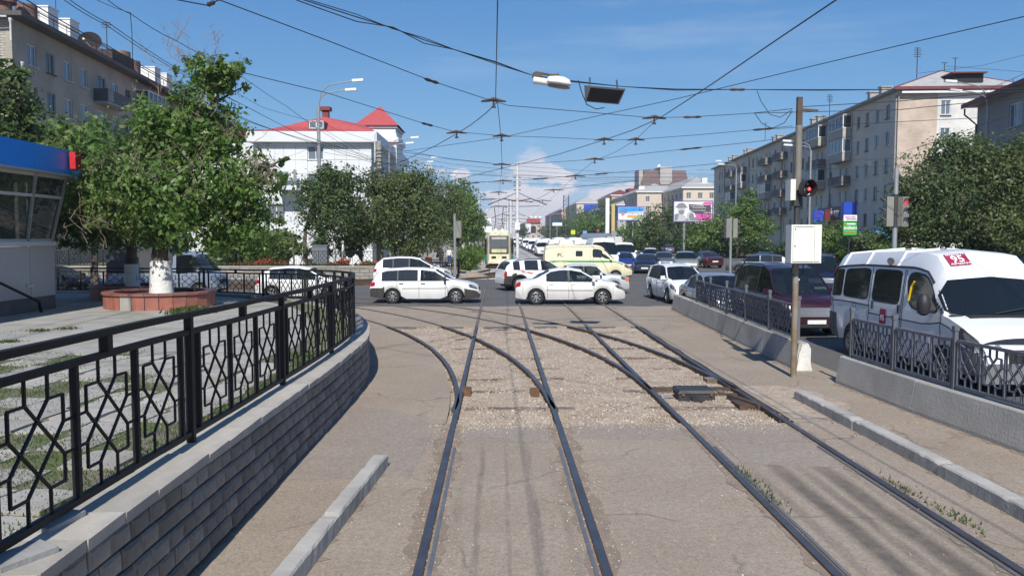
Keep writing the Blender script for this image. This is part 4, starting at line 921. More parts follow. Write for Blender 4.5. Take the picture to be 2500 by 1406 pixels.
b = MB(); b.box((xm, 71.925, zc(.155)), (wd*.8, .03, .09)); b.build('orange_stripe', M('orange_print', (.75, .16, .05), .5), s); MB().box((xm+.08, 71.925, zc(.55)), (wd*.62, .03, .12)).build('white_stripe', m_wl, s); MB().box((xm-.42, 71.925, zc(.55)), (.14, .03, .16)).build('orange_mark', M('orange_mark', (.75, .2, .03), .5), s)
MB().tube([(xm, 72.1, 0), (xm, 72.1, q1.z)], .06, 6).build('post', m_metal, s)
# ------------------------------------------------ grey building at the far right edge
bg_ = thing('grey_building', 'grey plastered building cut off by the right edge with overhanging eaves', 'building')
o = V2(39.6, 66); u = Vector((-.19, -.982, 0)).normalized(); n = Vector((-.982, .19, 0)).normalized(); EZ = 13.5; L = 26
ops = [(6.0+k*4.2, 8.2+k*4.2, z, z+1.75) for k in range(5) for z in (10.9, 7.4, 3.9)]
mb = MB(); wallgrid(mb, o, u, n, L, -.1, EZ, ops); f0 = o-n*12; mb.quad((f0.x, f0.y, -.1), (o.x, o.y, -.1), (o.x, o.y, EZ), (f0.x, f0.y, EZ)); q = o+u*L; q2 = q-n*12; mb.quad((q.x, q.y, -.1), (q2.x, q2.y, -.1), (q2.x, q2.y, EZ), (q.x, q.y, EZ)); mb.build('wall', M('grey_plaster', (.30, .275, .27), .9, .12, .5), bg_)
for op in ops: window(bg_, o, u, n, *op, kind='w3p')
c2 = lambda a, d, z: (o.x+u.x*a-n.x*d, o.y+u.y*a-n.y*d, z)
MB().bar(c2(-.8, 5.4, EZ+.15), c2(L, 5.4, EZ+.15), 12.6, .3).build('eaves', m_slate, bg_); MB().bar(c2(-.8, -.95, EZ+.1), c2(L, -.95, EZ+.1), .1, .36).build('verge_board', m_redd, bg_)
mb = MB(); mb.poly([c2(L, -.9, EZ+.31), c2(-.8, -.9, EZ+.31), c2(3.5, 5.5, EZ+2.2), c2(L, 5.5, EZ+2.2)]); mb.poly([c2(-.8, -.9, EZ+.31), c2(-.8, 11.6, EZ+.31), c2(3.5, 5.5, EZ+2.2)]); mb.build('roof', m_slate, bg_)
mb = MB(); mb.tube([c2(-.5, -.8, EZ-.1), c2(-.5, -.8, EZ-.6), c2(.15, -.12, EZ-1.5), c2(.15, -.12, .3)], .07, 6); mb.build('downpipe', m_metal, bg_)
mb = MB()
for k in range(0, 24, 2): a = Vector(c2(k, .2, EZ+.5)); mb.tube([a, a+Vector((0, 0, .6))], .02, 4)
mb.tube([c2(0, .2, EZ+1.1), c2(23, .2, EZ+1.1)], .02, 4); mb.build('roof_railing', m_metal, bg_)
# ------------------------------------------------ far buildings along the avenue
def farb(label, px0, px1, ytop, Y, mwall, mroof, depth, rise, rows_=3, cols_=4, hip=True, name='far_building', kind='w2p', side='left', roofover=.5, ww=1.2):
    t = thing(name, label, 'building'); a = at(px0, ytop, Y); b_ = at(px1, ytop, Y); H = a.z; W_ = b_.x-a.x; o_ = V2(a.x, Y); u_ = Vector((1, 0, 0)); n_ = Vector((0, -1, 0))
    st = H/(rows_+.5); ops = []
    for i in range(cols_):
        for j in range(rows_):
            xc = W_*(i+.5)/cols_; zc_ = H-st*(j+.55)-.3; ops.append((xc-ww/2, xc+ww/2, zc_-.8, zc_+.7))
    mb = MB(); wallgrid(mb, o_, u_, n_, W_, -.1, H, ops, .25)
    sop = []
    ns = max(2, int(depth/5))
    for i in range(ns):
        for j in range(rows_): yc = depth*(i+.5)/ns; zc_ = H-st*(j+.55)-.3; sop.append((yc-ww/2, yc+ww/2, zc_-.8, zc_+.7))
    wallgrid(mb, o_, Vector((0, 1, 0)), Vector((-1, 0, 0)), depth, -.1, H, sop, .25); wallgrid(mb, V2(b_.x, Y), Vector((0, 1, 0)), Vector((1, 0, 0)), depth, -.1, H, [], .25); mb.quad((b_.x, Y+depth, 0), (a.x, Y+depth, 0), (a.x, Y+depth, H), (b_.x, Y+depth, H))
    mb.build('wall', mwall, t)
    for op in ops: window(t, o_, u_, n_, *op, kind=kind, dep=.25, sill=False)
    for op in sop: window(t, o_, Vector((0, 1, 0)), Vector((-1, 0, 0)), *op, kind='o2d', dep=.25, sill=False)
    x0, x1, y0, y1 = a.x-roofover, b_.x+roofover, Y-roofover, Y+depth+roofover
    MB().box(((x0+x1)/2, (y0+y1)/2, H+.15), (x1-x0, y1-y0, .3)).build('cornice', m_wf, t)
    mb = MB(); z0, z1 = H+.31, H+.31+rise; q = min((x1-x0), (y1-y0))/2*(.999 if hip else .02); xm = (x0+x1)/2
    A, B, C_, D = (x0, y0, z0), (x1, y0, z0), (x1, y1, z0), (x0, y1, z0); r0, r1 = (xm, y0+q, z1), (xm, y1-q, z1)
    mb.poly([A, B, r0]); mb.poly([B, C_, r1, r0]); mb.poly([C_, D, r1]); mb.poly([D, A, r0, r1]); mb.build('roof', mroof, t)
    return t, a, b_
m_cream = M('cream_plaster', (.60, .52, .42), .9, .1, .3); m_peach = M('peach_plaster', (.58, .49, .42), .9, .1, .3); m_yel = M('yellow_plaster', (.55, .42, .19), .9, .1, .3); m_pink = M('pinkish_plaster', (.46, .31, .25), .9, .1, .3); m_pgrey = M('pale_grey_plaster', (.42, .40, .38), .9, .1, .3); m_brownroof = M('brown_gambrel', (.14, .09, .085), .75, .2, .5)
t, a, b_ = farb('peach end gable with grey hip roof behind the blue billboard', 1556, 1658, 470, 230, m_peach, m_slate, 60, 2.6, 5, 2)
MB().box((a.x+1.5, 232, a.z+1.2), (1.6, 1.2, 1.4)).build('chimney', m_whitewash, t)
t, a, b_ = farb('pale pinkish building with grey roof between the billboard and the long beige block', 1668, 1752, 460, 205, m_cream, m_slate, 40, 3.0, 5, 3); MB().box((b_.x-3, 207, a.z+2), (1.4, 1.2, 1.6)).build('chimney', m_whitewash, t)
# tall gambrel-roofed block
t = thing('gambrel_building', 'tall pale block with two brown gambrel roof faces above the far roofs', 'building'); a = at(1562, 450, 320); b_ = at(1682, 450, 320)
MB().box(((a.x+b_.x)/2, 327, a.z/2), (b_.x-a.x, 14, a.z)).build('wall', m_pgrey, t)
zt = at(1600, 415, 320).z; mx_ = lambda px: at(px, 400, 320).x
for p0, p1 in ((1572, 1610), (1643, 1678)):
    mb = MB(); x0, x1 = mx_(p0), mx_(p1); mb.poly([(x0-1.2, 319.6, a.z+.02), (x1+.6, 319.6, a.z+.02), (x1, 322.5, zt), (x0+.6, 322.5, zt)]); mb.poly([(x0-1.2, 334, a.z), (x0-1.2, 319.6, a.z+.02), (x0+.6, 322.5, zt), (x0+.6, 334, zt)]); mb.poly([(x1+.6, 319.6, a.z+.02), (x1+.6, 334, a.z), (x1, 334, zt), (x1, 322.5, zt)]); mb.poly([(x0+.6, 322.5, zt), (x1, 322.5, zt), (x1, 334, zt), (x0+.6, 334, zt)]); mb.build('roof', m_brownroof, t)
MB().box(((mx_(1610)+mx_(1643))/2, 326, (a.z+zt+1)/2), (mx_(1643)-mx_(1610)-.6, 12, zt-a.z+1.6)).build('centre_bay', m_pgrey, t)
MB().box((mx_(1566), 326, (a.z+zt)/2), (1.6, 10, zt-a.z+.4)).build('left_bay', m_pgrey, t)
MB().lathe([(.5, zt+.8), (.8, zt+1.3), (.6, zt+2.0), (.1, zt+2.6)], (mx_(1614), 324, 0), 10).build('finial', m_whitewash, t)
for px in (1622, 1632): MB().box((mx_(px), 319.9, a.z-2.0), (1.2, .2, 1.8)).build('window', m_wf, t)
for k in range(7): MB().box((mx_(1575+15*k), 319.9, a.z-6), (1.1, .2, 1.7)).build('window', m_glb, t)
t, a, b_ = farb('yellow building with dark red roof left of the peach gable', 1494, 1540, 478, 280, m_yel, m_redd, 40, 2.0, 5, 2); q = at(1546, 460, 290); MB().box((q.x, 290, a.z+1.2), (4.6, 8, 3.4)).build('raised_roof', m_redd, t)
t, a, b_ = farb('long grey shaded block running behind the blue billboard', 1508, 1548, 502, 250, m_pgrey, m_slate, 80, 1.5, 4, 2)
t, a, b_ = farb('pale far block with blue panels and grey roof right of the lamp posts', 1408, 1462, 497, 400, m_cream, m_slate, 120, 3.5, 5, 3); q0, q1 = at(1425, 520, 399), at(1460, 500, 399); MB().box(((q0.x+q1.x)/2, 398, (q0.z+q1.z)/2), (q1.x-q0.x, .6, q1.z-q0.z)).build('blue_panel', m_blue, t)
farb('pinkish far block with flat front beside the tall mast', 1372, 1392, 512, 460, m_pink, m_slate, 160, 2.0, 5, 2)
t, a, b_ = farb('far peach building closing the avenue with red sign on its roof', 1282, 1322, 545, 620, m_peach, m_redd, 40, 2.5, 3, 3, ww=2.2)
zq = a.z; MB().box(((a.x+b_.x)/2, 619, zq+2), (b_.x-a.x-2, 1, 3)).build('roof_sign', M('red_roof_sign', (.45, .05, .04), .5), t); MB().box(((a.x+b_.x)/2, 619, zq-4.5), (4, .8, 4)).build('dark_screen', m_dark, t); MB().box((a.x+2, 619, zq-4), (4.6, .7, 7)).build('white_banner', m_wsign, t)
b = MB()
for q in range(4): b.lathe([(1.1, zq+3.2), (1.5, zq+4.2), (1.1, zq+5.2)], (a.x+1+q*(b_.x-a.x-2)/3, 618.6, 0), 8)
b.build('roof_globe', m_whitewash, t)
# lattice mast far off, pylons and roundels
p = at(1382, 520, 420); t = thing('lattice_mast', 'grey lattice mast over the far rooftops', 'mast', (p.x, 420, 0)); zt = at(1382, 477, 420).z
for sx in (-1.3, 1.3):
    for sy in (-1.3, 1.3): MB().bar((sx, sy, 0), (sx, sy, zt), .25).build('leg', m_metal, t)
for k in range(12): b = MB(); z = zt*(k+.5)/12; b.bar((-1.3, -1.3, z), (1.3, -1.3, z+zt/14), .15); b.bar((-1.3, -1.3, z), (1.3, -1.3, z), .15); b.build('brace', m_metal, t)
def pylon(px, y0, Y, wpx, m, lab):
    a = at(px, y0, Y); wd = wpx/1950*Y; t = thing('sign_pylon', lab, 'sign', (a.x, Y, 0)); MB().box((0, 0, a.z/2+1), (wd, wd*.8, a.z-2)).build('pylon', m, t); MB().box((0, 0, 1), (wd*.8, wd*.6, 2)).build('base', m_blue, t); return t
pylon(1483, 484, 190, 9, m_whitewash, 'white sign pylon left of the blue billboard'); pylon(1497, 498, 185, 8, m_yel, 'yellowish sign pylon beside the white one')
# ------------------------------------------------ kiosk at the left edge
kk = thing('kiosk', 'grey kiosk with blue fascia and slanted windows at left edge', 'kiosk')
P = [(-12.9, 14), (-12.63, 21.6), (-12.62, 22.75), (-13.6, 24.1), (-19, 24.6), (-19, 14)]
T = [(-12.45, 14), (-12.17, 21.3), (-12.2, 22.85), (-13.4, 24.5), (-19, 25), (-19, 14)]
F = [(-11.78, 14), (-11.67, 20.5), (-11.80, 22.5), (-12.6, 24.6), (-19, 25.4), (-19, 14)]
m_kp = M('grey_kiosk_panel', (.42, .42, .43), .5, .06, 1.5); m_kd = M('kiosk_plinth', (.12, .115, .11), .9, .25, 2); m_kb = M('blue_fascia', (.022, .27, .85), .35, .05, 1.5)
MB().prism([(x*1+.12, y) for x, y in P], PZ-.1, 1.12).build('plinth', m_kd, kk)
seg = [(0, 1), (1, 2), (2, 3)]
for i, j in seg:
    a, b_ = Vector((*P[i], 0)), Vector((*P[j], 0)); parts = 3 if i == 0 else 1; dr = (b_-a).normalized(); nn = Vector((dr.y, -dr.x, 0))
    for k in range(parts):
        s, e_ = a.lerp(b_, k/parts)+dr*.008, a.lerp(b_, (k+1)/parts)-dr*.008
        mb = MB(); mb.v = [tuple(q+nn*d+Vector((0, 0, z))) for d in (0, .12) for q, z in ((s, 1.13), (e_, 1.13), (e_, 2.5), (s, 2.5))]; mb.f = [(3, 2, 1, 0), (4, 5, 6, 7), (0, 1, 5, 4), (1, 2, 6, 5), (2, 3, 7, 6), (3, 0, 4, 7)]; mb.f = [tuple(reversed(f)) for f in mb.f] if False else mb.f; mb.build('side_panel', m_kp, kk)
MB().prism([(x+.2, y) for x, y in P], 2.51, 2.63).build('sill', m_pipe, kk)
m_kgl = glass('kiosk_glass', (.045, .06, .055), .12)
for i, j in seg:
    nseg = 2 if i == 0 else 1; z0, z1, zm = 2.63, 4.42, 4.05
    for k in range(nseg):
        lo = lambda t: Vector((*P[i], 0)).lerp(Vector((*P[j], 0)), t); hi = lambda t: Vector((*T[i], 0)).lerp(Vector((*T[j], 0)), t)
        t0, t1 = k/nseg, (k+1)/nseg; pt = lambda t, z: lo(t).lerp(hi(t), (z-z0)/(z1-z0))+Vector((.05, 0, z))
        mb = MB(); mb.quad(pt(t0, z0), pt(t1, z0), pt(t1, z1), pt(t0, z1)); g = mb.build('window', m_kgl, kk)
        mb = MB()
        for q in (t0, t1): mb.bar(pt(q, z0), pt(q, z1), .09, .09)
        for zz in (z0+.03, 3.85, z1-.03): mb.bar(pt(t0, zz), pt(t1, zz), .07, .08)
        mb.build('frame', m_pipe, g)
MB().prism([(x-.75, y-.3) for x, y in P], 2.63, 4.41).build('interior', m_dark, kk)
MB().prism(F, 4.42, 4.46).build('soffit', m_kp, kk)
for i, j in seg:
    a, b_ = Vector((*F[i], 0)), Vector((*F[j], 0)); dr = (b_-a).normalized(); nn = Vector((dr.y, -dr.x, 0)); parts = 3 if i == 0 else 1
    for k in range(parts):
        s, e_ = a.lerp(b_, k/parts)+dr*.006, a.lerp(b_, (k+1)/parts)-dr*.006
        mb = MB(); mb.v = [tuple(q+nn*d+Vector((0, 0, z))) for d in (-.1, 0) for q, z in ((s, 4.465), (e_, 4.465), (e_, 5.12), (s, 5.12))]; mb.f = [(3, 2, 1, 0), (4, 5, 6, 7), (0, 1, 5, 4), (1, 2, 6, 5), (2, 3, 7, 6), (3, 0, 4, 7)]; mb.build('fascia_panel', m_kb, kk)
MB().prism([(x-.06, y) for x, y in F], 4.95, 5.10).build('roof', m_kd, kk)
s = thing('kiosk_sign', 'small red box sign on the corner of the blue kiosk fascia', 'sign', (-11.66, 22.45, 4.5)); MB().box((0, 0, .35), (.16, .3, .46)).build('board', M('red_sign', (.55, .02, .03), .45, .08), s); MB().box((-.1, 0, .35), (.1, .1, .1)).build('bracket', m_metal, s)
MB().box((-12.47, 21.5, 1.45), (.05, .22, .06)).build('latch', m_pipe, kk)
p = gp(8, 700, .74); t = thing('kiosk_ramp_rail', 'dark handrail at the left edge below the kiosk', 'handrail'); q = Vector((-12.2, 19.2, .74)); MB().tube([q, q+Vector((0, 0, 1.1)), q+Vector((0, 2.2, .3)), q+Vector((0, 2.3, 0))], .04, 6).build('rail', m_black, t)
# ================================================================== vehicles
m_tyre = M('tyre_rubber', (.018, .018, .018), .85, .2, 8); m_rim = M('alloy_rim', (.52, .53, .55), .35, .12, 6, metal=.85); m_steelrim = M('dusty_steel_rim', (.30, .27, .24), .55, .2, 6, metal=.5)
m_blk = M('black_plastic', (.022, .022, .024), .55, .15, 5); m_blkd = M('dusty_black_plastic', (.05, .047, .045), .7, .2, 5); m_chrome = M('chrome', (.75, .75, .77), .28, .05, metal=.85)
m_hl = glass('headlight_glass', (.2, .21, .22), .72, (.95, .96, .97)); m_tl = M('tail_lamp_red', (.42, .01, .012), .2, .1, coat=.6); m_amber = M('indicator_amber', (.75, .17, .02), .25, .1, coat=.6)
m_seam = M('panel_gap', (.01, .01, .012), .9, .05); m_plate = M('number_plate', (.75, .75, .74), .5, .05)
m_cg = glass('car_glass', (.012, .017, .022), .42, (.55, .62, .60)); m_cgt = glass('tinted_car_glass', (.022, .026, .032), .08); m_ws = glass('windscreen_glass', (.015, .022, .03), .45, (.62, .7, .7))
m_int = M('car_interior', (.045, .043, .045), .9, .15)
m_maroon = M('maroon_print', (.33, .02, .07), .5, .05)
def wheelmeshes():
    out = {}
    for kind in ('alloy', 'steel', 'cap'):
        t = MB(); t.lathe([(.60, -.5), (.93, -.5), (1.0, -.32), (1.0, .32), (.93, .5), (.68, .5), (.63, .34), (.60, .34)], n=28, axis='y', caps=False)
        r = MB()
        if kind == 'alloy':
            r.lathe([(.64, -.4), (.64, .40), (.60, .42), (.57, .30), (.57, -.2)], n=28, axis='y', caps=False)
            for k in range(7):
                a = 2*math.pi*k/7; ca, sa = math.cos(a), math.sin(a); r.bar((.10*ca, .34, .10*sa), (.60*ca, .36, .60*sa), .13, .1, up=(0, 1, 0))
            r.lathe([(.15, .3), (.15, .42), (.05, .44)], n=12, axis='y')
        else:
            r.lathe([(.64, -.4), (.64, .40), (.58, .42), (.52, .28), (.36, .22), (.30, .36), (.15, .38), (.12, .30), (.02, .30)], n=28, axis='y', caps=False)
            for k in range(8):
                a = 2*math.pi*k/8; r.lathe([(.06, .25), (.06, .275)], (.44*math.cos(a), 0, .44*math.sin(a)), 6, 'y')
        b = MB(); b.lathe([(.58, .05), (.58, .06)], n=20, axis='y')
        out[kind] = (t.mesh('wheel', m_tyre, True), r.mesh('rim', m_rim if kind == 'alloy' else m_steelrim, True), b.mesh('brake_disc', m_blk))
    return out
WM = wheelmeshes()
def wheel(parent, x, y, r, w_, kind, side, rzs=0):
    t, rm, bd = WM[kind]; o = link('wheel', t, parent, loc=(x, y, r)); o.scale = (r, w_*side, r); o.rotation_euler = (0, rnd.uniform(0, 1), rzs)
    link('rim', rm, o); link('brake_disc', bd, o)
class Shell:
    def __init__(s, sp):
        s.sp = sp; s.L, s.W, s.H = sp['L'], sp['W'], sp['H']; s.dk = np.array(sp['deck']); s.rf = np.array(sp['roof']); s.r = sp.get('r', .3); s.arch = s.r+sp.get('gap', .055)
    def plan(s, x):
        f = 1.0; fr = s.sp.get('fround', .2); rr = s.sp.get('rround', .12)
        d = s.L-x; 
        if d < .55: f -= fr*(1-max(0, d)/.55)**2.2
        if x < .4: f -= rr*(1-max(0, x)/.4)**2.2
        return s.W/2*f
    def zb(s, x):
        z = s.sp.get('sill', .2); 
        if x < .5: z += .08*(1-x/.5)
        if s.L-x < .5: z += .04*(1-(s.L-x)/.5)
        for xw in s.sp['wx']:
            d = abs(x-xw)
            if d < s.arch: z = max(z, s.r+math.sqrt(s.arch**2-d*d))
        return z
    def deck(s, x): return float(np.interp(x, s.dk[:, 0], s.dk[:, 1]))
    def roof(s, x):
        if x <= s.rf[0, 0] or x >= s.rf[-1, 0]: return s.deck(x)
        return max(s.deck(x), float(np.interp(x, s.rf[:, 0], s.rf[:, 1])))
    def sec(s, x):
        w_ = s.plan(x); zb = s.zb(x); zd = s.deck(x); zb = min(zb, zd-.08); h = s.roof(x)-zd; q = min(1, h/.12)
        e = min(s.sp.get('edge', .08), h*.5); tum = s.sp.get('tum', .34); sh = s.sp.get('sh', .93); yg = w_*sh-tum*max(0, h-e*.5)
        if h > 1e-6: yg = max(yg, w_*.45)
        zt = lambda f: zb+(zd-zb)*f
        P = [(w_*.93, zb), (w_*.99, zt(.30)), (w_, zt(.62)), (w_*.985, zd-.06*min(1, (zd-zb)/.3)), (w_*sh, zd)]
        a = (w_*.78, zd+.014); b = (w_*.45, zd+.03); c = (0, zd+.038)
        a2 = (yg, zd+h-e); b2 = (yg-s.sp.get('ein', .11), zd+h-e*.16); c2 = (0, zd+h+.012)
        mixp = lambda p, r_: (p[0]+(r_[0]-p[0])*q, p[1]+(r_[1]-p[1])*q)
        return P+[mixp(a, a2), mixp(b, b2), mixp(c, c2)]
    def surf(s, x, a, side=1, off=0.0):
        S_ = s.sec(x); i = max(0, min(6, int(a))); t = a-i; p, q = S_[i], S_[i+1]; y = p[0]+(q[0]-p[0])*t; z = p[1]+(q[1]-p[1])*t
        if off:
            ty, tz = q[0]-p[0], q[1]-p[1]; l = math.hypot(ty, tz) or 1; ny, nz = tz/l, -ty/l; dx = 0
            if x > s.L-.5: dx = .6*(1-(s.L-x)/.5)
            if x < .35: dx = -.6*(1-x/.35)
            y += ny*off; z += nz*off; x += dx*off*1.5
        return Vector((x-s.L/2, y*side, z))
def patch(sh, x0, x1, a0, a1, side, off, name, m, parent, p=5.0, rings=3, n=28, shear=0.0):
    mb = MB(); cx, cy, hx, hy = (x0+x1)/2, (a0+a1)/2, (x1-x0)/2, (a1-a0)/2; mb.v.append(tuple(sh.surf(cx, cy, side, off)))
    for k in range(1, rings+1):
        for j in range(n):
            t = 2*math.pi*j/n; c, s_ = math.cos(t), math.sin(t); rr = (abs(c)**p+abs(s_)**p)**(-1/p)*k/rings
            mb.v.append(tuple(sh.surf(cx+hx*c*rr+shear*s_*rr, cy+hy*s_*rr, side, off)))
    for j in range(n):
        f = (0, 1+j, 1+(j+1) % n); mb.f.append(f if side < 0 else f[::-1])
        for k in range(rings-1):
            a = 1+k*n; f = (a+j, a+n+j, a+n+(j+1) % n, a+(j+1) % n); mb.f.append(f if side < 0 else f[::-1])
    return mb.build(name, m, parent, True)
def surftext(sh, body, x0, x1, fy, name, m, parent, mapf):
    c = bpy.data.curves.new('t', 'FONT'); c.body = body; c.size = 1; c.align_x = 'CENTER'; c.align_y = 'CENTER'; c.resolution_u = 2; c.offset = .02
    t = bpy.data.objects.new('tmp', c); COL.objects.link(t); bpy.context.view_layer.update(); me = bpy.data.meshes.new_from_object(t.evaluated_get(bpy.context.evaluated_depsgraph_get())); bpy.data.objects.remove(t)
    for v in me.vertices: v.co = mapf(v.co.x, v.co.y)
    me.materials.clear(); me.materials.append(m); return link(name, me, parent)
def car(label, cat, loc, rz, sp, m, group=None, lite=False, wheels='alloy', name='car', driver=None, plate='front'):
    T = thing(name, label, cat, loc, rz, group); sh = Shell(sp); L, W, H, r = sh.L, sh.W, sh.H, sh.r
    xs = {0, .03, .1, .22, .4, L-.55, L-.38, L-.22, L-.1, L-.03, L}|{p[0] for p in sp['deck']}|{p[0] for p in sp['roof']}
    for k in ('ws', 'rw'):
        if sp.get(k): xs |= set(sp[k])
    for a, b_ in sp.get('win', []): xs |= {a, b_}
    for xw in sp['wx']:
        for k in range(-4, 5): xs.add(xw+sh.arch*math.sin(math.pi/2*k/4)*.999)
    xs = sorted(x for x in xs if 0 <= x <= L); X = [xs[0]]
    for x in xs[1:]:
        if x-X[-1] > .008: X.append(x)
    secs = [sh.sec(x) for x in X]; ncol = 15
    V = []
    for x, S_ in zip(X, secs):
        V += [(x-L/2, p[0], p[1]) for p in S_]+[(x-L/2, -p[0], p[1]) for p in S_[-2::-1]]
    body, ws, rw, sides, clad, pil = [], [], [], {}, [], []
    win = sp.get('win', [])
    for i in range(len(X)-1):
        xm = (X[i]+X[i+1])/2
        for j in range(14):
            st = j if j < 7 else 13-j; f = (i*ncol+j, i*ncol+j+1, (i+1)*ncol+j+1, (i+1)*ncol+j); key = None
            if st >= 5 and sp.get('ws') and sp['ws'][0] < xm < sp['ws'][1]: ws.append(f); continue
            if st >= 5 and sp.get('rw') and sp['rw'][0] < xm < sp['rw'][1]: rw.append(f); continue
            if st == 4:
                for wi, (a, b_) in enumerate(win):
                    if a < xm < b_: key = (wi, j)
                if key: sides.setdefault(key, []).append(f); continue
            if st == 4 and win and win[0][0] < xm < win[-1][1] and not (sp.get('pillar') and sp['pillar'][0] < xm < sp['pillar'][1]): pil.append(f); continue
            if sp.get('clad') and ((st == 0 and sp.get('sillclad', 0)) or (st <= 1 and (xm > L-.60 or xm < .62))): clad.append(f); continue
            body.append(f)
    fr, bk = tuple((len(X)-1)*ncol+j for j in range(ncol)), tuple(reversed(range(ncol)))
    body.append(fr); body.append(bk)
    def sub(fs, nm, mm, par, smooth=True):
        idx = {}; mb = MB()
        for f in fs:
            g = []
            for k in f:
                if k not in idx: idx[k] = len(mb.v); mb.v.append(V[k])
                g.append(idx[k])
            mb.f.append(tuple(g))
        return mb.build(nm, mm, par, smooth)
    sub(body, 'body', m, T)
    gm = sp.get('glass', m_cg)
    if ws: sub(ws, 'windscreen', m_ws if not sp.get('darkws') else m_cgt, T)
    if rw: sub(rw, 'rear_window', gm, T)
    for (wi, j), fs in sides.items():
        if sp.get('open') == (wi, j): continue
        sub(fs, 'side_window', gm if wi < sp.get('tintto', 0) or not sp.get('tintto') else m_cg, T)
    if pil: sub(pil, 'window_pillar', m_blk, T)
    if clad: sub(clad, 'bumper', sp['clad'], T)
    # underside and interior
    b = MB(); b.box((0, 0, (.2+r*2)/2+.06), (L-.5, max(.3, W-.62), r*2-.1)); b.build('underbody', m_blk, T)
    zf = sh.deck(L/2)
    if win and not lite:
        b = MB(); b.box((0, 0, zf-.1), (L*.5, W-.3, .04))
        x1 = (sp['ws'][1] if sp.get('ws') else L*.75)-L/2
        b.box((x1-.2, 0, zf-.07), (.4, W-.3, .14)); zh = sh.H-zf
        for dx in (.95, 1.8):
            for y in (-.36, .36): b.box((x1-dx-.1, y, zf+.02), (.14, .46, zh*.72), taper=.85); b.box((x1-dx-.1, y, zf+zh*.52), (.1, .24, .16))
        b.build('interior', m_int, T)
        t = MB(); t.tube([(x1-.52+.05*math.sin(a*.52), .36+.17*math.cos(a*.52), zf+.02+.16*math.sin(a*.52)) for a in range(13)], .016, 5); t.build('steering_wheel', m_blk, T)
    for xw in sp['wx']:
        for sd_ in (1, -1): wheel(T, xw-L/2, sd_*(W/2-.11), r, sp.get('tw', .2), wheels, sd_)
        if not lite:
            for sd_ in (1, -1):
                b = MB(); pts = [(xw-L/2+sh.arch*math.cos(t), sd_*(sh.plan(xw)*.955), r+sh.arch*math.sin(t)) for t in np.linspace(.05, math.pi-.05, 14)]
                for q in range(len(pts)-1): b.quad(pts[q], pts[q+1], (pts[q+1][0], sd_*(W/2-.4), pts[q+1][2]), (pts[q][0], sd_*(W/2-.4), pts[q][2]))
                b.build('wheel_arch', m_blk, T)
    for sd_ in (1, -1):
        hx = sp.get('hl', (L-.42, L-.05, 2.5, 3.8))
        if not lite: patch(sh, hx[0]-.025, hx[1]+.01, hx[2]-.07, hx[3]+.07, sd_, .002, 'headlight_seal', m_blk, T, 3.2, 2, 18, sp.get('hls', 0))
        patch(sh, *hx, sd_, .008, 'headlight', m_hl, T, 3.2, 2, 16, sp.get('hls', 0))
        if not lite: patch(sh, hx[0]+.12, hx[1]-.05, hx[2]+.3, hx[3]-.3, sd_, .004, 'headlight_reflector', m_chrome, T, 2, 2, 12)
        tx = sp.get('tl', (.01, .22, 2.4, 4.0)); patch(sh, *tx, sd_, .008, 'tail_lamp', m_tl, T, 4, 2, 14)
        zm = sh.deck(sp.get('mx', sp['ws'][1]-.3 if sp.get('ws') else L*.7))+.1; xmm = sp.get('mx', (sp['ws'][1] if sp.get('ws') else L*.7)-.35)-L/2
        if not sp.get('nomirror'):
            b = MB(); b.box((xmm, sd_*(W/2+.09), zm), (.12, .2, .15), taper=.8); b.box((xmm+.01, sd_*(W/2-.02), zm-.06), (.06, .12, .05)); b.build('wing_mirror', sp.get('mm', m), T)
    # front furniture
    gx = L/2; zg = sh.deck(L-.1)
    b = MB(); b.box((gx-.02, 0, sp.get('gz', zg-.1)), (.07, W*sp.get('gw', .46), sp.get('gh', .1))); b.build('grille', sp.get('gm', m_blk), T)
    b = MB(); b.box((gx-.02, 0, .32), (.06, W*.5, .09)); b.build('air_intake', m_blk, T)
    if plate in ('front', 'both'): MB().box((gx+.025, 0, .43), (.02, .52, .11)).build('number_plate', m_plate, T)
    if plate in ('rear', 'both'): MB().box((-gx-.02, 0, sp.get('pz', .6)), (.02, .52, .11)).build('number_plate', m_plate, T)
    if not lite:
        for xd in sp.get('doors', []):
            for sd_ in (1, -1):
                MB().tube([sh.surf(xd, a, sd_, .001) for a in (.15, 1, 2, 3, 3.98)], .0065, 4).build('door_gap', m_seam, T)
        for xq in (.30, L-.52):
            for sd_ in (1, -1): MB().tube([sh.surf(xq, a, sd_, .001) for a in (.6, 1.2, 2, 2.7)], .005, 4).build('bumper_gap', m_seam, T)
        MB().tube([sh.surf(sp['wx'][0]+.1, 3.05, -1, .004), sh.surf(sp['wx'][0]+.28, 3.05, -1, .004), sh.surf(sp['wx'][0]+.28, 2.4, -1, .004), sh.surf(sp['wx'][0]+.1, 2.4, -1, .004), sh.surf(sp['wx'][0]+.1, 3.05, -1, .004)], .004, 4).build('fuel_flap_gap', m_seam, T)
        for xh in sp.get('handles', []):
            for sd_ in (1, -1):
                p = sh.surf(xh, 2.82, sd_, .012); MB().box(p, (.17, .03, .035)).build('door_handle', sp.get('hm', m), T)
        if win:
            for sd_ in (1, -1):   # pillars along the screen edges, waist seals
                if sp.get('ws'):
                    b = MB(); b.tube([sh.surf(x, 5, sd_, .0) for x in np.linspace(*sp['ws'], 7)], .032, 6); b.build('windscreen_pillar', sp.get('pm', m), T, True)
                if sp.get('rw'):
                    b = MB(); b.tube([sh.surf(x, 5, sd_, .0) for x in np.linspace(*sp['rw'], 6)], .032, 6); b.build('rear_pillar', m, T, True)
                b = MB(); b.tube([sh.surf(x, 4.02, sd_, .003) for x in np.linspace(win[0][0], win[-1][1], 10)], .012, 4); b.build('waist_seal', m_blk, T)
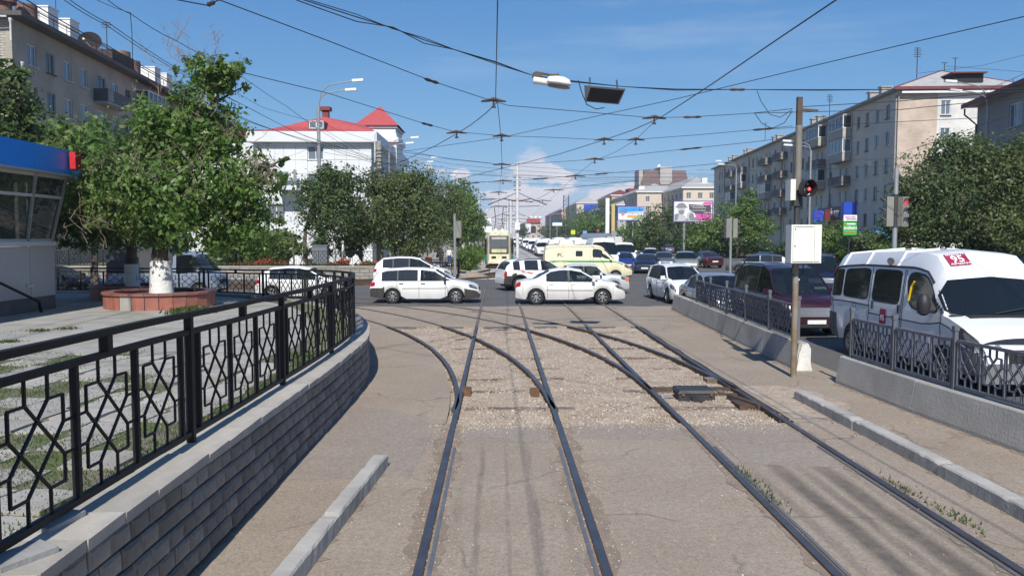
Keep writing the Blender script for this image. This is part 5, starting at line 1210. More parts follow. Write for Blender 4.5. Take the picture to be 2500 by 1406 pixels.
        if sp.get('mould'):
            for sd_ in (1, -1): MB().tube([sh.surf(x, sp['mould'], sd_, .003) for x in np.linspace(sp['wx'][0]+sh.arch+.05, sp['wx'][1]-sh.arch-.05, 8)], .012, 4).build('side_moulding', sp.get('hm', m_seam), T)
    if sp.get('rails'):
        for sd_ in (1, -1):
            b = MB(); q = [sh.surf(x, 5.4, sd_, .05) for x in np.linspace(*sp['rails'], 8)]; q[0].z -= .05; q[-1].z -= .05; b.tube(q, .022, 6); b.build('roof_rail', m_blk, T)
    T['_L'] = L
    return T, sh
WAGON = dict(L=4.52, W=1.70, H=1.46, r=.30, wx=(.93, 3.55), deck=[(0, .80), (.06, .88), (.5, .93), (2.9, .93), (3.35, .965), (3.95, .87), (4.3, .77), (4.45, .68), (4.52, .52)], roof=[(.06, .89), (.36, 1.33), (.7, 1.43), (1.5, 1.475), (2.2, 1.465), (2.72, 1.40), (3.45, .95)], ws=(2.72, 3.45), rw=(.10, .36), win=[(.48, 1.12), (1.17, 1.98), (2.08, 2.72), (2.72, 3.3)], doors=(1.12, 2.03, 3.12), handles=(1.3, 2.2), clad=m_blkd, pillar=(1.98, 2.08), hm=m_blk, mould=1.9, glass=m_cgt, tintto=2, mm=m_blk)
SEDAN = dict(L=4.50, W=1.72, H=1.47, r=.31, wx=(.84, 3.56), deck=[(0, .70), (.05, .90), (.5, .985), (.95, .99), (1.4, .93), (3.2, .92), (3.5, .96), (4.1, .86), (4.36, .74), (4.45, .62), (4.5, .48)], roof=[(.66, .985), (1.0, 1.20), (1.38, 1.40), (1.8, 1.475), (2.25, 1.48), (2.72, 1.40), (3.52, .955)], ws=(2.72, 3.52), rw=(.72, 1.38), win=[(1.25, 2.13), (2.21, 2.72), (2.72, 3.35)], doors=(1.3, 2.17, 3.2), handles=(1.45, 2.35), glass=m_cgt, tintto=1, mould=1.7)
MPV = dict(L=4.55, W=1.70, H=1.60, r=.31, wx=(.9, 3.62), deck=[(0, .75), (.05, .9), (.4, .98), (2.9, .93), (3.65, .98), (4.2, .85), (4.42, .72), (4.52, .58), (4.55, .45)], roof=[(.05, .92), (.22, 1.30), (.55, 1.53), (1.4, 1.61), (2.2, 1.6), (2.75, 1.5), (3.75, .965)], ws=(2.75, 3.75), rw=(.07, .42), win=[(.55, 1.12), (1.18, 2.05), (2.13, 2.75), (2.75, 3.55)], doors=(1.15, 2.09, 3.3), handles=(1.35, 2.3), glass=m_cgt, tintto=2)
SUV = dict(L=4.32, W=1.80, H=1.66, r=.345, gap=.08, sill=.3, wx=(.82, 3.49), deck=[(0, .8), (.05, 1.02), (.4, 1.08), (2.6, 1.04), (3.2, 1.08), (3.95, .98), (4.2, .85), (4.32, .6)], roof=[(.05, 1.05), (.2, 1.35), (.5, 1.58), (1.3, 1.65), (2.1, 1.64), (2.55, 1.55), (3.25, 1.07)], ws=(2.55, 3.25), rw=(.08, .38), win=[(.5, .86), (1.12, 1.85), (2.02, 2.55), (2.55, 3.1)], doors=(1.0, 1.93, 2.95), handles=(1.15, 2.1), clad=m_blkd, sillclad=1, pillar=(.86, 2.02), rails=(.6, 2.3), glass=m_cgt, tintto=2, tl=(.01, .16, 1.9, 3.9))
VAN = dict(L=5.5, W=2.06, H=2.48, r=.33, gap=.06, sill=.34, wx=(1.08, 4.45), tw=.2, tum=.10, sh=.985, edge=.36, ein=.17, fround=.16, rround=.04, deck=[(0, .7), (.02, 1.3), (.5, 1.33), (4.15, 1.33), (4.45, 1.28), (5.0, 1.10), (5.34, .96), (5.45, .8), (5.5, .6)], roof=[(.02, 1.32), (.07, 2.12), (.13, 2.28), (.4, 2.40), (1.5, 2.47), (3.2, 2.49), (3.62, 2.42), (3.86, 2.18), (3.95, 2.02), (4.32, 1.31)], ws=(3.97, 4.31), hl=(5.02, 5.44, 2.35, 3.55), gh=.2, gz=.72, gw=.5)
CVAN = dict(VAN); CVAN.update(H=2.3, roof=[(.02, 1.32), (.06, 2.05), (.15, 2.2), (.5, 2.26), (3.3, 2.26), (3.6, 2.18), (3.85, 1.98), (4.5, 1.28)], ws=(3.75, 4.48), edge=.14)
HATCH = dict(MPV); HATCH.update(L=4.0, H=1.48, W=1.66, wx=(.72, 3.2), deck=[(0, .7), (.05, .88), (.3, .94), (2.5, .9), (3.1, .95), (3.7, .84), (3.9, .7), (4.0, .48)], roof=[(.05, .9), (.3, 1.25), (.62, 1.42), (1.4, 1.485), (1.9, 1.47), (2.35, 1.38), (3.1, .95)], ws=(2.35, 3.1), rw=(.1, .5), win=[(.62, 1.0), (1.05, 1.72), (1.8, 2.35), (2.35, 2.95)], doors=(1.02, 1.76, 2.8), handles=(1.2, 1.95))
JEEP = dict(SUV); JEEP.update(L=4.5, H=1.78, clad=None, rails=None)
P_W = paint('white_paint', (.80, .80, .79)); P_W2 = paint('dusty_white_paint', (.74, .735, .72), dirt=.3); P_SIL = paint('silver_paint', (.36, .38, .41), .3, .55); P_MAR = paint('maroon_paint', (.034, .006, .013), .28, .2); P_NAVY = paint('navy_paint', (.012, .016, .04), .25, .2); P_BLUE = paint('blue_paint', (.012, .04, .26), .25, .1); P_CREAM = paint('cream_paint', (.82, .74, .50), .4); P_DRED = paint('dark_red_paint', (.045, .008, .012), .25); P_GRN = paint('grey_green_paint', (.26, .29, .27), .3, .3); P_GREY = paint('grey_paint', (.14, .15, .165), .28, .4); P_LIL = paint('violet_grey_paint', (.14, .13, .24), .3, .4); P_VANW = paint('minibus_white', (.76, .78, .80), dirt=.15); P_LBL = paint('light_blue_grey_paint', (.24, .29, .37), .35, .2); P_BLK = paint('black_paint', (.01, .01, .012), .25)
HR, HL, TO, AW = 0.0, math.pi, -math.pi/2, math.pi/2      # heading right, left, towards the camera, away
# the crossing queue of white cars
T, sh = car('white estate car with black bumpers crossing just beyond the left tracks', 'car', (-3.03, 33.9, 0), HR, WAGON, P_W, 'white cars crossing the junction', name='estate_car')
T, sh = car('white people carrier half hidden behind the white estate car', 'car', (-4.95, 47.2, 0), HR, MPV, P_W, 'white cars crossing the junction', name='estate_car')
T, sh = car('white off-roader with black roof rails and orange streaks on its side', 'car', (2.15, 41.8, 0), R(17), SUV, P_W, 'white cars crossing the junction', name='off_roader')
m_oprint = M('orange_print', (.6, .11, .03), .5)
for pts in (((.72, 3.3), (1.0, 3.25), (1.25, 2.9), (1.55, 2.62)), ((.9, 2.95), (1.2, 2.6), (1.5, 2.45))):
    MB().tube([sh.surf(x, a, -1, .004) for x, a in pts], .016, 4).build('side_print', m_oprint, T)
T, sh = car('white saloon car with dusty alloy wheels crossing in front of the others', 'car', (2.98, 33.3, 0), HR, SEDAN, P_W2, 'white cars crossing the junction', name='saloon_car')
OLD = dict(SEDAN); OLD.update(L=4.1, W=1.66, H=1.43, r=.29, deck=[(0, .7), (.04, .88), (.5, .92), (.9, .92), (1.2, .9), (3.0, .89), (3.2, .91), (3.9, .84), (4.06, .78), (4.1, .5)], roof=[(.62, .92), (1.05, 1.36), (1.4, 1.43), (2.2, 1.43), (2.55, 1.38), (3.05, .91)], ws=(2.55, 3.05), rw=(.66, 1.05), win=[(1.1, 1.85), (1.92, 2.55), (2.55, 2.95)], wx=(.75, 3.35), doors=(1.1, 1.9, 2.85), glass=m_cg, tintto=0, fround=.08)
T, sh = car('older pale silver-white saloon between the white saloon and the cream van', 'car', (4.35, 39.4, 0), HR, OLD, paint('pale_silver_white', (.62, .63, .65), .35, .2), 'white cars crossing the junction', name='saloon_car')
patch(sh, 3.88, 4.06, 2.2, 3.3, -1, .012, 'indicator', m_amber, T, 4, 2, 12)
# cream armoured van
T, sh = car('cream armoured van with green stripe and small square window', 'van', (5.65, 50.6, 0), HR, CVAN, P_CREAM, name='armoured_van', wheels='steel')
m_gst = M('green_stripe', (.03, .30, .13), .45)
for sd_ in (1, -1):
    patch(sh, 3.0, 3.62, 4.2, 4.86, sd_, .006, 'side_window', m_cgt, T, 6); patch(sh, 3.55, 4.12, 4.15, 4.6, sd_, .007, 'side_window', m_cgt, T, 3.0, shear=-.15)
    patch(sh, 1.95, 2.38, 4.28, 4.72, sd_, .006, 'square_window', m_cgt, T, 14)
    b = MB(); xs = np.linspace(.06, 4.9, 26)
    for q in range(25):
        a0, a1 = sh.surf(xs[q], 3.3, sd_, .004), sh.surf(xs[q], 2.72, sd_, .004); b0, b1 = sh.surf(xs[q+1], 3.3, sd_, .004), sh.surf(xs[q+1], 2.72, sd_, .004); b.quad(*( (a1, b1, b0, a0) if sd_ < 0 else (a0, b0, b1, a1)))
    b.build('stripe', m_gst, T)
    MB().tube([sh.surf(x, 5.0, sd_, .004) for x in np.linspace(.1, 3.8, 12)], .014, 4).build('roof_gutter', m_blkd, T)
    for xd in (2.85, 3.05, 4.2): MB().tube([sh.surf(xd, a, sd_, .002) for a in (.2, 2, 3, 4, 4.9)], .007, 4).build('door_gap', m_seam, T)
b = MB()
for pts in (((.75, 4.3), (.95, 4.5), (1.15, 4.58)), ((.7, 4.45), (.95, 4.45), (1.05, 4.3)), ((.85, 4.5), (.85, 4.68)), ((.95, 4.4), (1.1, 4.2), (1.2, 4.25)), ((.85, 4.35), (.8, 4.15))): b.tube([sh.surf(x*.8+.2, a*.7+1.33, -1, .004) for x, a in pts], .02, 4)
b.build('emblem', M('brown_emblem', (.09, .06, .04), .6), T)
MB().box((-1.35, 0, 2.42), (.9, 1.2, .3), taper=.75).build('roof_hatch', P_CREAM, T)
# queue facing the camera along the barriers
T, sh = car('white people carrier facing the camera at the end of the concrete barriers', 'car', (7.75, 34.4, 0), TO+R(4), MPV, P_W, 'cars waiting along the barriers', name='people_carrier')
T, sh = car('silver saloon facing the camera behind the lattice fence', 'car', (7.85, 28.3, 0), TO+R(2), dict(SEDAN, W=1.76), P_SIL, 'cars waiting along the barriers', name='saloon_car')
MINI = dict(MPV); MINI.update(L=4.75, W=1.8, H=1.95, r=.34, sill=.3, wx=(.95, 3.75), tum=.2, deck=[(0, .8), (.04, 1.0), (.3, 1.12), (3.2, 1.08), (3.95, 1.12), (4.4, 1.02), (4.62, .9), (4.72, .7), (4.75, .5)], roof=[(.03, 1.05), (.15, 1.5), (.4, 1.86), (1.2, 1.95), (2.6, 1.94), (3.1, 1.84), (3.98, 1.11)], ws=(3.1, 3.98), rw=(.06, .36), win=[(.45, 1.15), (1.22, 2.3), (2.4, 3.1), (3.1, 3.8)], rails=(.5, 2.7), doors=(1.2, 2.35, 3.5), handles=(1.4, 2.6), gm=m_chrome, gh=.16, gw=.6)
T, sh = car('maroon minivan with roof rails behind the white minibus', 'van', (8.65, 24.0, 0), TO+R(2), MINI, P_MAR, 'cars waiting along the barriers', name='minivan')
MB().box((2.36, 0, .62), (.08, 1.5, .1)).build('bumper_bar', m_chrome, T); MB().lathe([(.03, -.06), (.055, -.02), (.03, .05)], (1.35, -.12, 1.55), 8).build('hanging_charm', m_whitewash, T)
# the white minibus 95
VAN95 = dict(VAN, nomirror=1, clad=M('grey_bumper_plastic', (.13, .135, .14), .6, .1), L=6.2, W=2.08, r=.36, wx=(1.22, 5.05), deck=[(0, .7), (.02, 1.3), (.5, 1.33), (5.0, 1.33), (5.22, 1.29), (5.72, 1.15), (6.02, 1.0), (6.14, .82), (6.2, .6)], roof=[(.02, 1.32), (.07, 2.12), (.13, 2.28), (.4, 2.40), (1.7, 2.48), (3.9, 2.50), (4.32, 2.45), (4.6, 2.24), (4.74, 2.03), (5.16, 1.31)], ws=(4.76, 5.15), hl=(5.58, 6.17, 2.15, 3.72))
T, sh = car('white minibus with maroon 95 signs waiting by the nearer barriers', 'minibus', (9.17, 16.35, 0), TO, VAN95, P_VANW, name='minibus', plate='both', wheels='alloy')
for sd_ in (-1, 1):
    wl = [(.17, .68), (.80, 2.02), (2.24, 3.38)] if sd_ < 0 else [(.17, .68), (.80, 2.02), (2.2, 3.35)]
    for (x0, x1) in wl:
        patch(sh, x0-.03, x1+.03, 4.05, 4.93, sd_, .004, 'window_seal', m_blk, T, 9, 3, 40); patch(sh, x0, x1, 4.08, 4.90, sd_, .009, 'side_window', m_cgt, T, 9, 3, 40)
    patch(sh, 3.68, 4.80, 3.98, 4.92, sd_, .004, 'window_seal', m_blk, T, 3.6, shear=-.12); patch(sh, 3.73, 4.75, 4.03, 4.87, sd_, .009, 'door_window', m_cgt, T, 3.6, shear=-.12)
    for xd in (2.12, 3.50, 3.56, 4.98): MB().tube([sh.surf(xd, a, sd_, .002) for a in (.3, 1, 2, 3, 4, 4.95)], .008, 4).build('door_gap', m_seam, T)
    MB().tube([sh.surf(x, 5.02, sd_, .012) for x in np.linspace(.08, 4.6, 18)], .022, 5).build('roof_gutter', m_blk, T)
    MB().tube([sh.surf(x, 2.95, sd_, .003) for x in np.linspace(.03, 2.1, 8)], .014, 4).build('door_track', m_blk, T)
    MB().tube([sh.surf(x, 2.45-.12*max(0, x-4.6), sd_, .003) for x in np.linspace(2.15, 5.6, 12)], .012, 4).build('side_moulding', m_seam, T)
    for xh in (2.3, 3.42): b = MB(); b.box(sh.surf(xh, 3.35, sd_, .012), (.045, .03, .17)); b.build('door_handle', m_blk, T)
    b = MB()   # black corner beside the windscreen
    for q in range(6):
        x0, x1 = 4.72+.46*q/6, 4.72+.46*(q+1)/6; f = [sh.surf(x0, 4.62, sd_, .008), sh.surf(x1, 4.3, sd_, .008), sh.surf(x1, 5.25, sd_, .008), sh.surf(x0, 5.25, sd_, .008)]; b.quad(*(f if sd_ < 0 else f[::-1]))
    b.build('windscreen_corner', m_blk, T)
    xm = 4.72-3.1; b = MB(); b.tube([(xm, sd_*1.0, 1.36), (xm+.12, sd_*1.22, 1.38)], .035, 6); b.lathe([(.04, -.2), (.10, -.16), (.125, 0), (.10, .14), (.05, .2)], (xm+.1, sd_*1.27, 1.5), 12); b.build('truck_mirror', m_blk, T, True)
    for k, (x0, x1) in enumerate(((.6, .6), (1.75, 1.8), (3.15, 3.2))): MB().tube([sh.surf(x0, a, sd_, .006) for a in (5.03, 5.5, 6, 6.4, 6.9)], .028, 6).build('roof_rib', P_VANW, T, True)
MB().tube([sh.surf(2.85, 5.2, -1, .05), sh.surf(3.0, 5.2, -1, .13)], [.05, .075], 8).build('roof_horn', m_blk, T)
MB().tube([sh.surf(3.8, 4.2, -1, .02), sh.surf(3.84, 4.55, -1, .025), sh.surf(3.92, 4.68, -1, .02)], .02, 6).build('grab_rail', M('yellow_rail', (.75, .50, .02), .4), T)
def panel95(x0, x1, a0, a1, sd_, flat):
    mb = MB()
    for i in range(6):
        for j in range(6):
            g = lambda u, v: sh.surf(x0+(x1-x0)*u, a0+(a1-a0)*v, sd_, .012); f = [g(i/6, j/6), g((i+1)/6, j/6), g((i+1)/6, (j+1)/6), g(i/6, (j+1)/6)]; mb.quad(*(f if sd_ < 0 else f[::-1]))
    return mb.build('route_sign', m_maroon, T, True)
# sign on the brow of the roof: built over the front slope
def brow(u, v, off=.014):    # u across (0..1 from the right-hand kerb side), v up
    y0, y1 = -.66, -.26; x = 4.60-.28*v; S_ = sh.sec(x); y = y0+(y1-y0)*u-.12*v*0; a, b_, c_ = S_[5], S_[6], S_[7]
    ay = abs(y); z = a[1]+(b_[1]-a[1])*(a[0]-ay)/(a[0]-b_[0]) if ay > b_[0] else b_[1]+(c_[1]-b_[1])*(b_[0]-ay)/b_[0]
    return Vector((x-sh.L/2+off*.8, y, z+off))
mb = MB()
for i in range(6):
    for j in range(6): mb.quad(brow(i/6, j/6), brow((i+1)/6, j/6), brow((i+1)/6, (j+1)/6), brow(i/6, (j+1)/6))
mb.build('route_sign', m_maroon, T, True)
surftext(sh, '95', 0, 0, 0, 'route_number', m_wl, T, lambda x, y: brow(.5+x*.62, .5+y*.78, .02)); surftext(sh, 'АРШАН', 0, 0, 0, 'route_name', m_wl, T, lambda x, y: brow(.5+x*.25, .12+y*.2, .02)); surftext(sh, 'МАРШРУТ', 0, 0, 0, 'route_caption', m_wl, T, lambda x, y: brow(.5+x*.18, .9+y*.17, .02))
panel95(2.66, 2.92, 1.75, 2.9, -1, True); surftext(sh, '95', 0, 0, 0, 'route_number', m_wl, T, lambda x, y: sh.surf(2.79+x*.18, 2.3+y*.5, -1, .018)); 
b = panel95(.06, .13, 5.05, 5.4, -1, True)
surftext(sh, '家\n族\n全\n正\n陽\n山', 0, 0, 0, 'screen_lettering', m_wl, T, lambda x, y: (lambda xx: sh.surf(xx, 5.36+x*.12, -1, .02))(4.955-(y)*.04))
for y0 in (-.15, .55): MB().tube([(5.14-3.1+.03, y0, 1.36), (5.05-3.1+.06, y0+.62, 1.46)], .013, 4).build('wiper', m_blk, T)
MB().box((5.22-3.1, 0, 1.33), (.2, 1.35, .03)).build('scuttle_panel', m_blk, T)
b = MB()   # dark deflector over the bonnet lip
for q in range(12):
    y0, y1 = -.95+1.9*q/12, -.95+1.9*(q+1)/12; zf = lambda y: 1.0-.06*abs(y)**3; xf = lambda y: 2.97-.10*abs(y)**2.5
    b.quad((xf(y0)-.1, y0, zf(y0)+.05), (xf(y0)+.09, y0, zf(y0)-.03), (xf(y1)+.09, y1, zf(y1)-.03), (xf(y1)-.1, y1, zf(y1)+.05))
b.build('bonnet_deflector', m_blk, T); MB().box((3.06, 0, .44), (.16, 1.9, .34), taper=.92).build('front_bumper', M('grey_bumper', (.17, .175, .18), .6, .1), T)
for k in range(5): MB().box((3.12, 0, .66+k*.045), (.02, 1.0, .018)).build('grille_bar', m_blkd, T)
for sd_ in (1, -1):
    for q in (0, .2): MB().lathe([(.02, -.01), (.075, .02), (.085, .03)], (2.99-q*.42, sd_*(.68+q*.7), .84), 12, 'x').build('headlight_bowl', m_chrome, T, True)
# other traffic beyond the crossing
LT = True
def bus(label, loc, rz, sp, m, group, lite=True, name='minibus'):
    T, sh = car(label, 'minibus', loc, rz, sp, m, group, lite, 'steel', name)
    for sd_ in (1, -1):
        for (x0, x1) in ((.2, .95), (1.05, 1.95), (2.05, 3.0), (3.2, 3.95)): patch(sh, x0, x1, 4.08, 4.85, sd_, .008, 'side_window', m_cgt, T, 6, 2, 16)
    return T, sh
G1 = 'vehicles in the queue beyond the junction'
car('bright blue hatchback facing the camera beside the cream van bonnet', 'car', (10.9, 68.5, 0), TO, HATCH, P_BLUE, G1, LT, name='hatchback')
car('dark navy saloon with lit headlights facing the camera', 'car', (11.55, 61.8, 0), TO-R(14), dict(SEDAN, darkws=True), P_NAVY, G1, LT, name='saloon_car')
car('white car seen over the roof of the dark navy saloon', 'car', (16.2, 84.5, 0), TO-R(10), MPV, P_W, G1, LT, name='hatchback')
car('second dark saloon close behind the grey-green off-roader', 'car', (14.6, 70, 0), TO-R(8), dict(SEDAN, darkws=True), P_GREY, G1, LT, name='saloon_car')
BUS = dict(VAN); BUS.update(H=2.72, L=6.2, W=2.2, roof=[(.02, 1.32), (.07, 2.3), (.2, 2.6), (.6, 2.7), (3.6, 2.72), (4.6, 2.66), (4.95, 2.4), (5.3, 1.33)], deck=[(0, .7), (.02, 1.3), (.5, 1.33), (5.25, 1.33), (5.6, 1.2), (6.0, 1.0), (6.15, .8), (6.2, .6)], ws=(4.96, 5.29), wx=(1.2, 5.1), hl=(5.72, 6.12, 2.4, 3.5))
T, sh = bus('large white minibus facing the camera behind the cream van', (8.55, 66, 0), TO, BUS, P_W, G1); MB().box((1.6, -.2, 2.52), (.12, .55, .14)).build('route_board', M('yellow_board', (.7, .40, .06), .5), T)
bus('white van with dark windscreen behind the bright blue hatchback', (12.0, 77, 0), TO, CVAN, P_W, G1)
car('grey-green off-roader facing the camera beside the hedge', 'car', (14.75, 62.5, 0), TO-R(10), JEEP, P_GRN, G1, LT, name='off_roader')
DS = dict(SEDAN); car('dark red saloon seen from behind with lit tail lamps', 'car', (19.0, 72.5, 0), AW+R(6), DS, P_DRED, G1, LT, plate='rear', name='saloon_car')
car('small violet-grey car driving away along the hedge', 'car', (29.0, 136, 0), AW, HATCH, P_LIL, G1, LT, plate='rear', name='hatchback')
car('grey estate car behind the maroon minivan', 'car', (19.6, 60, 0), HL-R(20), WAGON, P_GREY, G1, LT, name='estate_car')
car('dark blue car partly behind the white signal box', 'car', (22.8, 67, 0), TO, HATCH, P_NAVY, G1, LT, name='hatchback')
car('white estate car with red tail lamp right of the signal box', 'car', (31.2, 80.5, 0), AW+R(12), MPV, P_W, G1, LT, plate='rear', name='estate_car')
car('dark blue-grey car roof between the maroon minivan and the minibus', 'car', (15.6, 38.5, 0), TO-R(20), MINI, P_NAVY, G1, LT, name='minivan')
car('navy minivan roof showing behind the white minibus', 'van', (25.5, 44.5, 0), HL, dict(MINI, H=2.05), P_NAVY, G1, LT, name='minivan')
# left side, across the fence
car('white hatchback seen through the black lattice fence', 'car', (-8.55, 35.6, 0), HR, HATCH, P_W, name='hatchback', plate='rear')
T = thing('light_truck', 'small blue-grey truck parked behind the trunk of the big tree', 'truck', (-15.3, 37.5, 0), HR)
sh = Shell(CVAN); T2, sh = car('x', 'x', (0, 0, 0), 0, dict(CVAN, L=5.0, deck=[(0, .9), (.02, 1.1), (3.6, 1.1), (4.2, 1.2), (4.55, 1.15), (4.85, .95), (5.0, .6)], roof=[(2.9, 1.1), (2.95, 1.9), (3.2, 2.05), (3.9, 2.05), (4.05, 1.95), (4.6, 1.15)], ws=(4.05, 4.6), wx=(1.0, 4.2), win=[(3.2, 4.05), (4.05, 4.45)], edge=.1, hl=(4.6, 4.94, 2.4, 3.5)), P_LBL, lite=True, wheels='steel')
for ch in list(T2.children): ch.parent = T
bpy.data.objects.remove(T2)
MB().box((-.95, 0, 1.75), (3.0, 1.95, 1.7)).build('cargo_box', M('dark_tarpaulin', (.06, .062, .065), .85, .2, 2), T)
car('dark car mostly hidden behind the kiosk corner', 'car', (-20.0, 36.5, 0), HR, HATCH, P_BLK, lite=LT, name='hatchback')
# tightly packed far queue, individually placed
FAR = [(6.9, 95, 'v', P_W), (9.6, 92, 'v', P_W), (7.3, 106, 's', P_SIL), (6.6, 118, 'v', P_W), (10.0, 104, 'b', P_W), (13.2, 98, 'h', P_W), (7.2, 131, 's', P_NAVY), (10.4, 118, 'v', P_W), (13.6, 112, 'v', P_GREY), (6.9, 145, 'h', P_GREY), (10.2, 134, 'b', P_W), (13.8, 127, 's', P_SIL), (17.4, 118, 'h', P_GREY), (7.1, 160, 'v', P_W), (10.5, 150, 's', P_GREY), (14.0, 143, 'v', P_W), (7.0, 178, 's', P_W), (10.4, 170, 'v', P_W), (14.1, 165, 'h', P_NAVY), (17.7, 150, 'v', P_W), (7.2, 200, 'v', P_W), (10.6, 195, 's', P_W), (14.3, 190, 'b', P_W), (7.3, 230, 's', P_GREY), (10.8, 225, 'v', P_W), (14.5, 222, 'h', P_W), (7.4, 270, 'v', P_W), (11, 262, 's', P_W), (14.6, 255, 'v', P_NAVY), (7.5, 320, 'b', P_W), (11.2, 310, 's', P_W), (7.7, 390, 'v', P_W), (11.3, 380, 'h', P_W)]
far_proto = {}
ordn = ['first', 'second', 'third']
cn = {'v': 'van', 's': 'saloon', 'h': 'hatchback', 'b': 'minibus'}; colname = {P_W.name: 'white', P_SIL.name: 'silver', P_NAVY.name: 'navy', P_GREY.name: 'grey'}
lane = lambda x: 'lane beside the tram track' if x < 8.5 else ('second lane from the tram track' if x < 12.3 else ('third lane from the tram track' if x < 16 else 'outer lane by the hedge'))
far_count = {}
for x, y, k, m in FAR:
    key = (k, m.name); ln = lane(x); n_ = far_count[(key, ln)] = far_count.get((key, ln), 0)+1
    where = 'queueing in the '+ln+', '+['nearest of its kind', 'next one back', 'third one back', 'fourth one back', 'fifth one back', 'sixth one back', 'seventh one back', 'eighth one back'][n_-1]
    lab = f'{colname[m.name]} {cn[k]} {where}'; kindname = {'v': 'van', 's': 'saloon_car', 'h': 'hatchback', 'b': 'minibus'}[k]; grp = 'far queue of traffic along the avenue'
    if key in far_proto: dup(far_proto[key], (x, y, 0), TO+rnd.uniform(-.04, .04), lab)
    elif k in 'vb': far_proto[key] = bus(lab, (x, y, 0), TO, VAN if k == 'v' else BUS, m, grp, name=kindname)[0]
    else: far_proto[key] = car(lab, 'car', (x, y, 0), TO, SEDAN if k == 's' else HATCH, m, grp, LT, name=kindname)[0]
# tanker and red vehicle in the queue
T = thing('tanker_truck', 'grey tank truck standing behind the white minibuses', 'truck', (18.6, 150, 0), R(-55)); MB().lathe([(.05, -3.6), (1.25, -3.5), (1.3, -3.3), (1.3, 3.3), (1.25, 3.5), (.05, 3.6)], (0, 0, 2.2), 18, 'x').build('tank', M('grey_tank', (.30, .33, .36), .4, .1, metal=.4), T, True)
MB().box((4.9, 0, 1.7), (1.9, 2.3, 2.3), taper=.9).build('cab', P_W, T); MB().box((0, 0, .8), (8.5, 1.2, .3)).build('chassis', m_blk, T)
for xx in (-2.4, -1.2, 4.6):
    for s_ in (1, -1): wheel(T, xx, s_*1.05, .5, .35, 'steel', s_)
T, sh = car('red car far back near the sign pylons', 'car', (22.3, 182, 0), AW, MPV, paint('bright_red_paint', (.5, .02, .02)), G1, LT, name='hatchback')
# ---- tram
T = thing('tram', 'cream and green tram facing the camera on the straight track', 'tram', (.12, 70.2, 0)); m_tc = paint('tram_cream', (.72, .66, .48), .4); m_tg = paint('tram_green', (.015, .18, .15), .4)
W2 = 1.25
mb = MB(); sec = lambda y, w_, zt: [(-w_, y, .35), (w_, y, .35), (w_, y, 1.15), (w_, y, 2.75), (w_*.86, y, zt), (-w_*.86, y, zt), (-w_, y, 2.75), (-w_, y, 1.15)]
rings = [sec(0, .88, 2.98), sec(.18, .98, 3.05), sec(1.0, W2, 3.1), sec(14.5, W2, 3.1), sec(15.2, 1.0, 3.0)]
for r_ in rings: mb.v += r_
for i in range(4):
    for j in range(8): mb.f.append((i*8+j, i*8+(j+1) % 8, (i+1)*8+(j+1) % 8, (i+1)*8+j))
mb.f = [tuple(reversed(f)) for f in mb.f]; mb.f += [tuple(range(8)), tuple(range(39, 31, -1))]; mb.build('body', m_tc, T)
MB().box((0, -.03, 2.09), (1.70, .05, 1.56)).build('screen_surround', m_blk, T); b = MB(); b.box((0, -.06, 2.10), (1.56, .03, 1.42)); b.build('windscreen', glass('tram_glass', (.10, .115, .125), .05), T)
MB().box((0, -.085, 2.66), (1.3, .02, .2)).build('destination_board', M('pale_board', (.45, .43, .38), .5), T); b = MB().box((0, -.08, 1.55), (1.3, .02, .3)).build('route_board', M('route_board', (.62, .58, .30), .5), T)
text('lettering', '2  4', .24, M('green_print', (.02, .25, .12), .5), b, frame4((0, -.092, 1.55), (1, 0, 0), (0, 0, 1)), .004)
for s_ in (-1, 1):
    MB().box((s_*.47, -.02, .98), (.42, .06, .17)).build('headlight_panel', m_blk, T); b = MB()
    for q in (.36, .52): b.lathe([(.065, -.05), (.065, -.03)], (s_*q, 0, .98), 10, 'y')
    b.build('headlight', m_chrome, T); MB().box((s_*.65, -.055, .98), (.06, .02, .1)).build('indicator', m_amber, T)
    MB().box((s_*1.15, .45, 1.95), (.34, .08, 1.3), rz=s_*.95*-1).build('corner_window', m_cgt, T)
    MB().box((s_*(W2+.012), 7.7, 1.95), (.03, 13, .95)).build('side_windows', m_cgt, T); MB().box((s_*(W2+.012), 7.7, .85), (.03, 13.4, .75)).build('green_panel', m_tg, T)
    g = MB(); g.box((s_*1.12, .45, .85), (.36, .06, .62), rz=s_*-.95); g.build('corner_panel', m_tg, T)
    MB().bar((s_*1.0, .2, 2.3), (s_*1.42, -.1, 2.25), .04).box((s_*1.42, -.12, 2.05), (.16, .08, .35)).build('mirror', m_blk, T)
MB().box((0, -.1, .55), (1.9, .25, .22)).build('bumper', m_tc, T); MB().box((0, .4, .24), (1.8, .8, .35)).build('undercarriage', m_blk, T); MB().lathe([(.1, -.35), (.14, -.2)], (0, 0, .5), 10, 'y').build('coupler', m_whitewash, T)
MB().box((0, 3, 3.22), (1.5, 3, .28)).build('roof_box', m_tc, T)
for s_ in (-1, 1): MB().lathe([(.16, .6), (.2, .7), (.2, .9)], (s_*.3, 0, 3.3), 10, 'y').build('roof_lamp', m_whitewash, T)
b = MB()
for s_ in (-1, 1): b.tube([(s_*.5, 5, 3.15), (s_*.3, 6.4, 4.3), (s_*.42, 5.1, 5.55)], .035, 5)
b.tube([(-.8, 5.1, 5.5), (-.5, 5.1, 5.62), (.5, 5.1, 5.62), (.8, 5.1, 5.5)], .04, 5); b.build('pantograph', m_metal, T)
for y in (2.5, 4.3, 11, 12.8):
    for s_ in (-1, 1): wheel(T, s_*.77, y, .34, .1, 'steel', s_, math.pi/2)
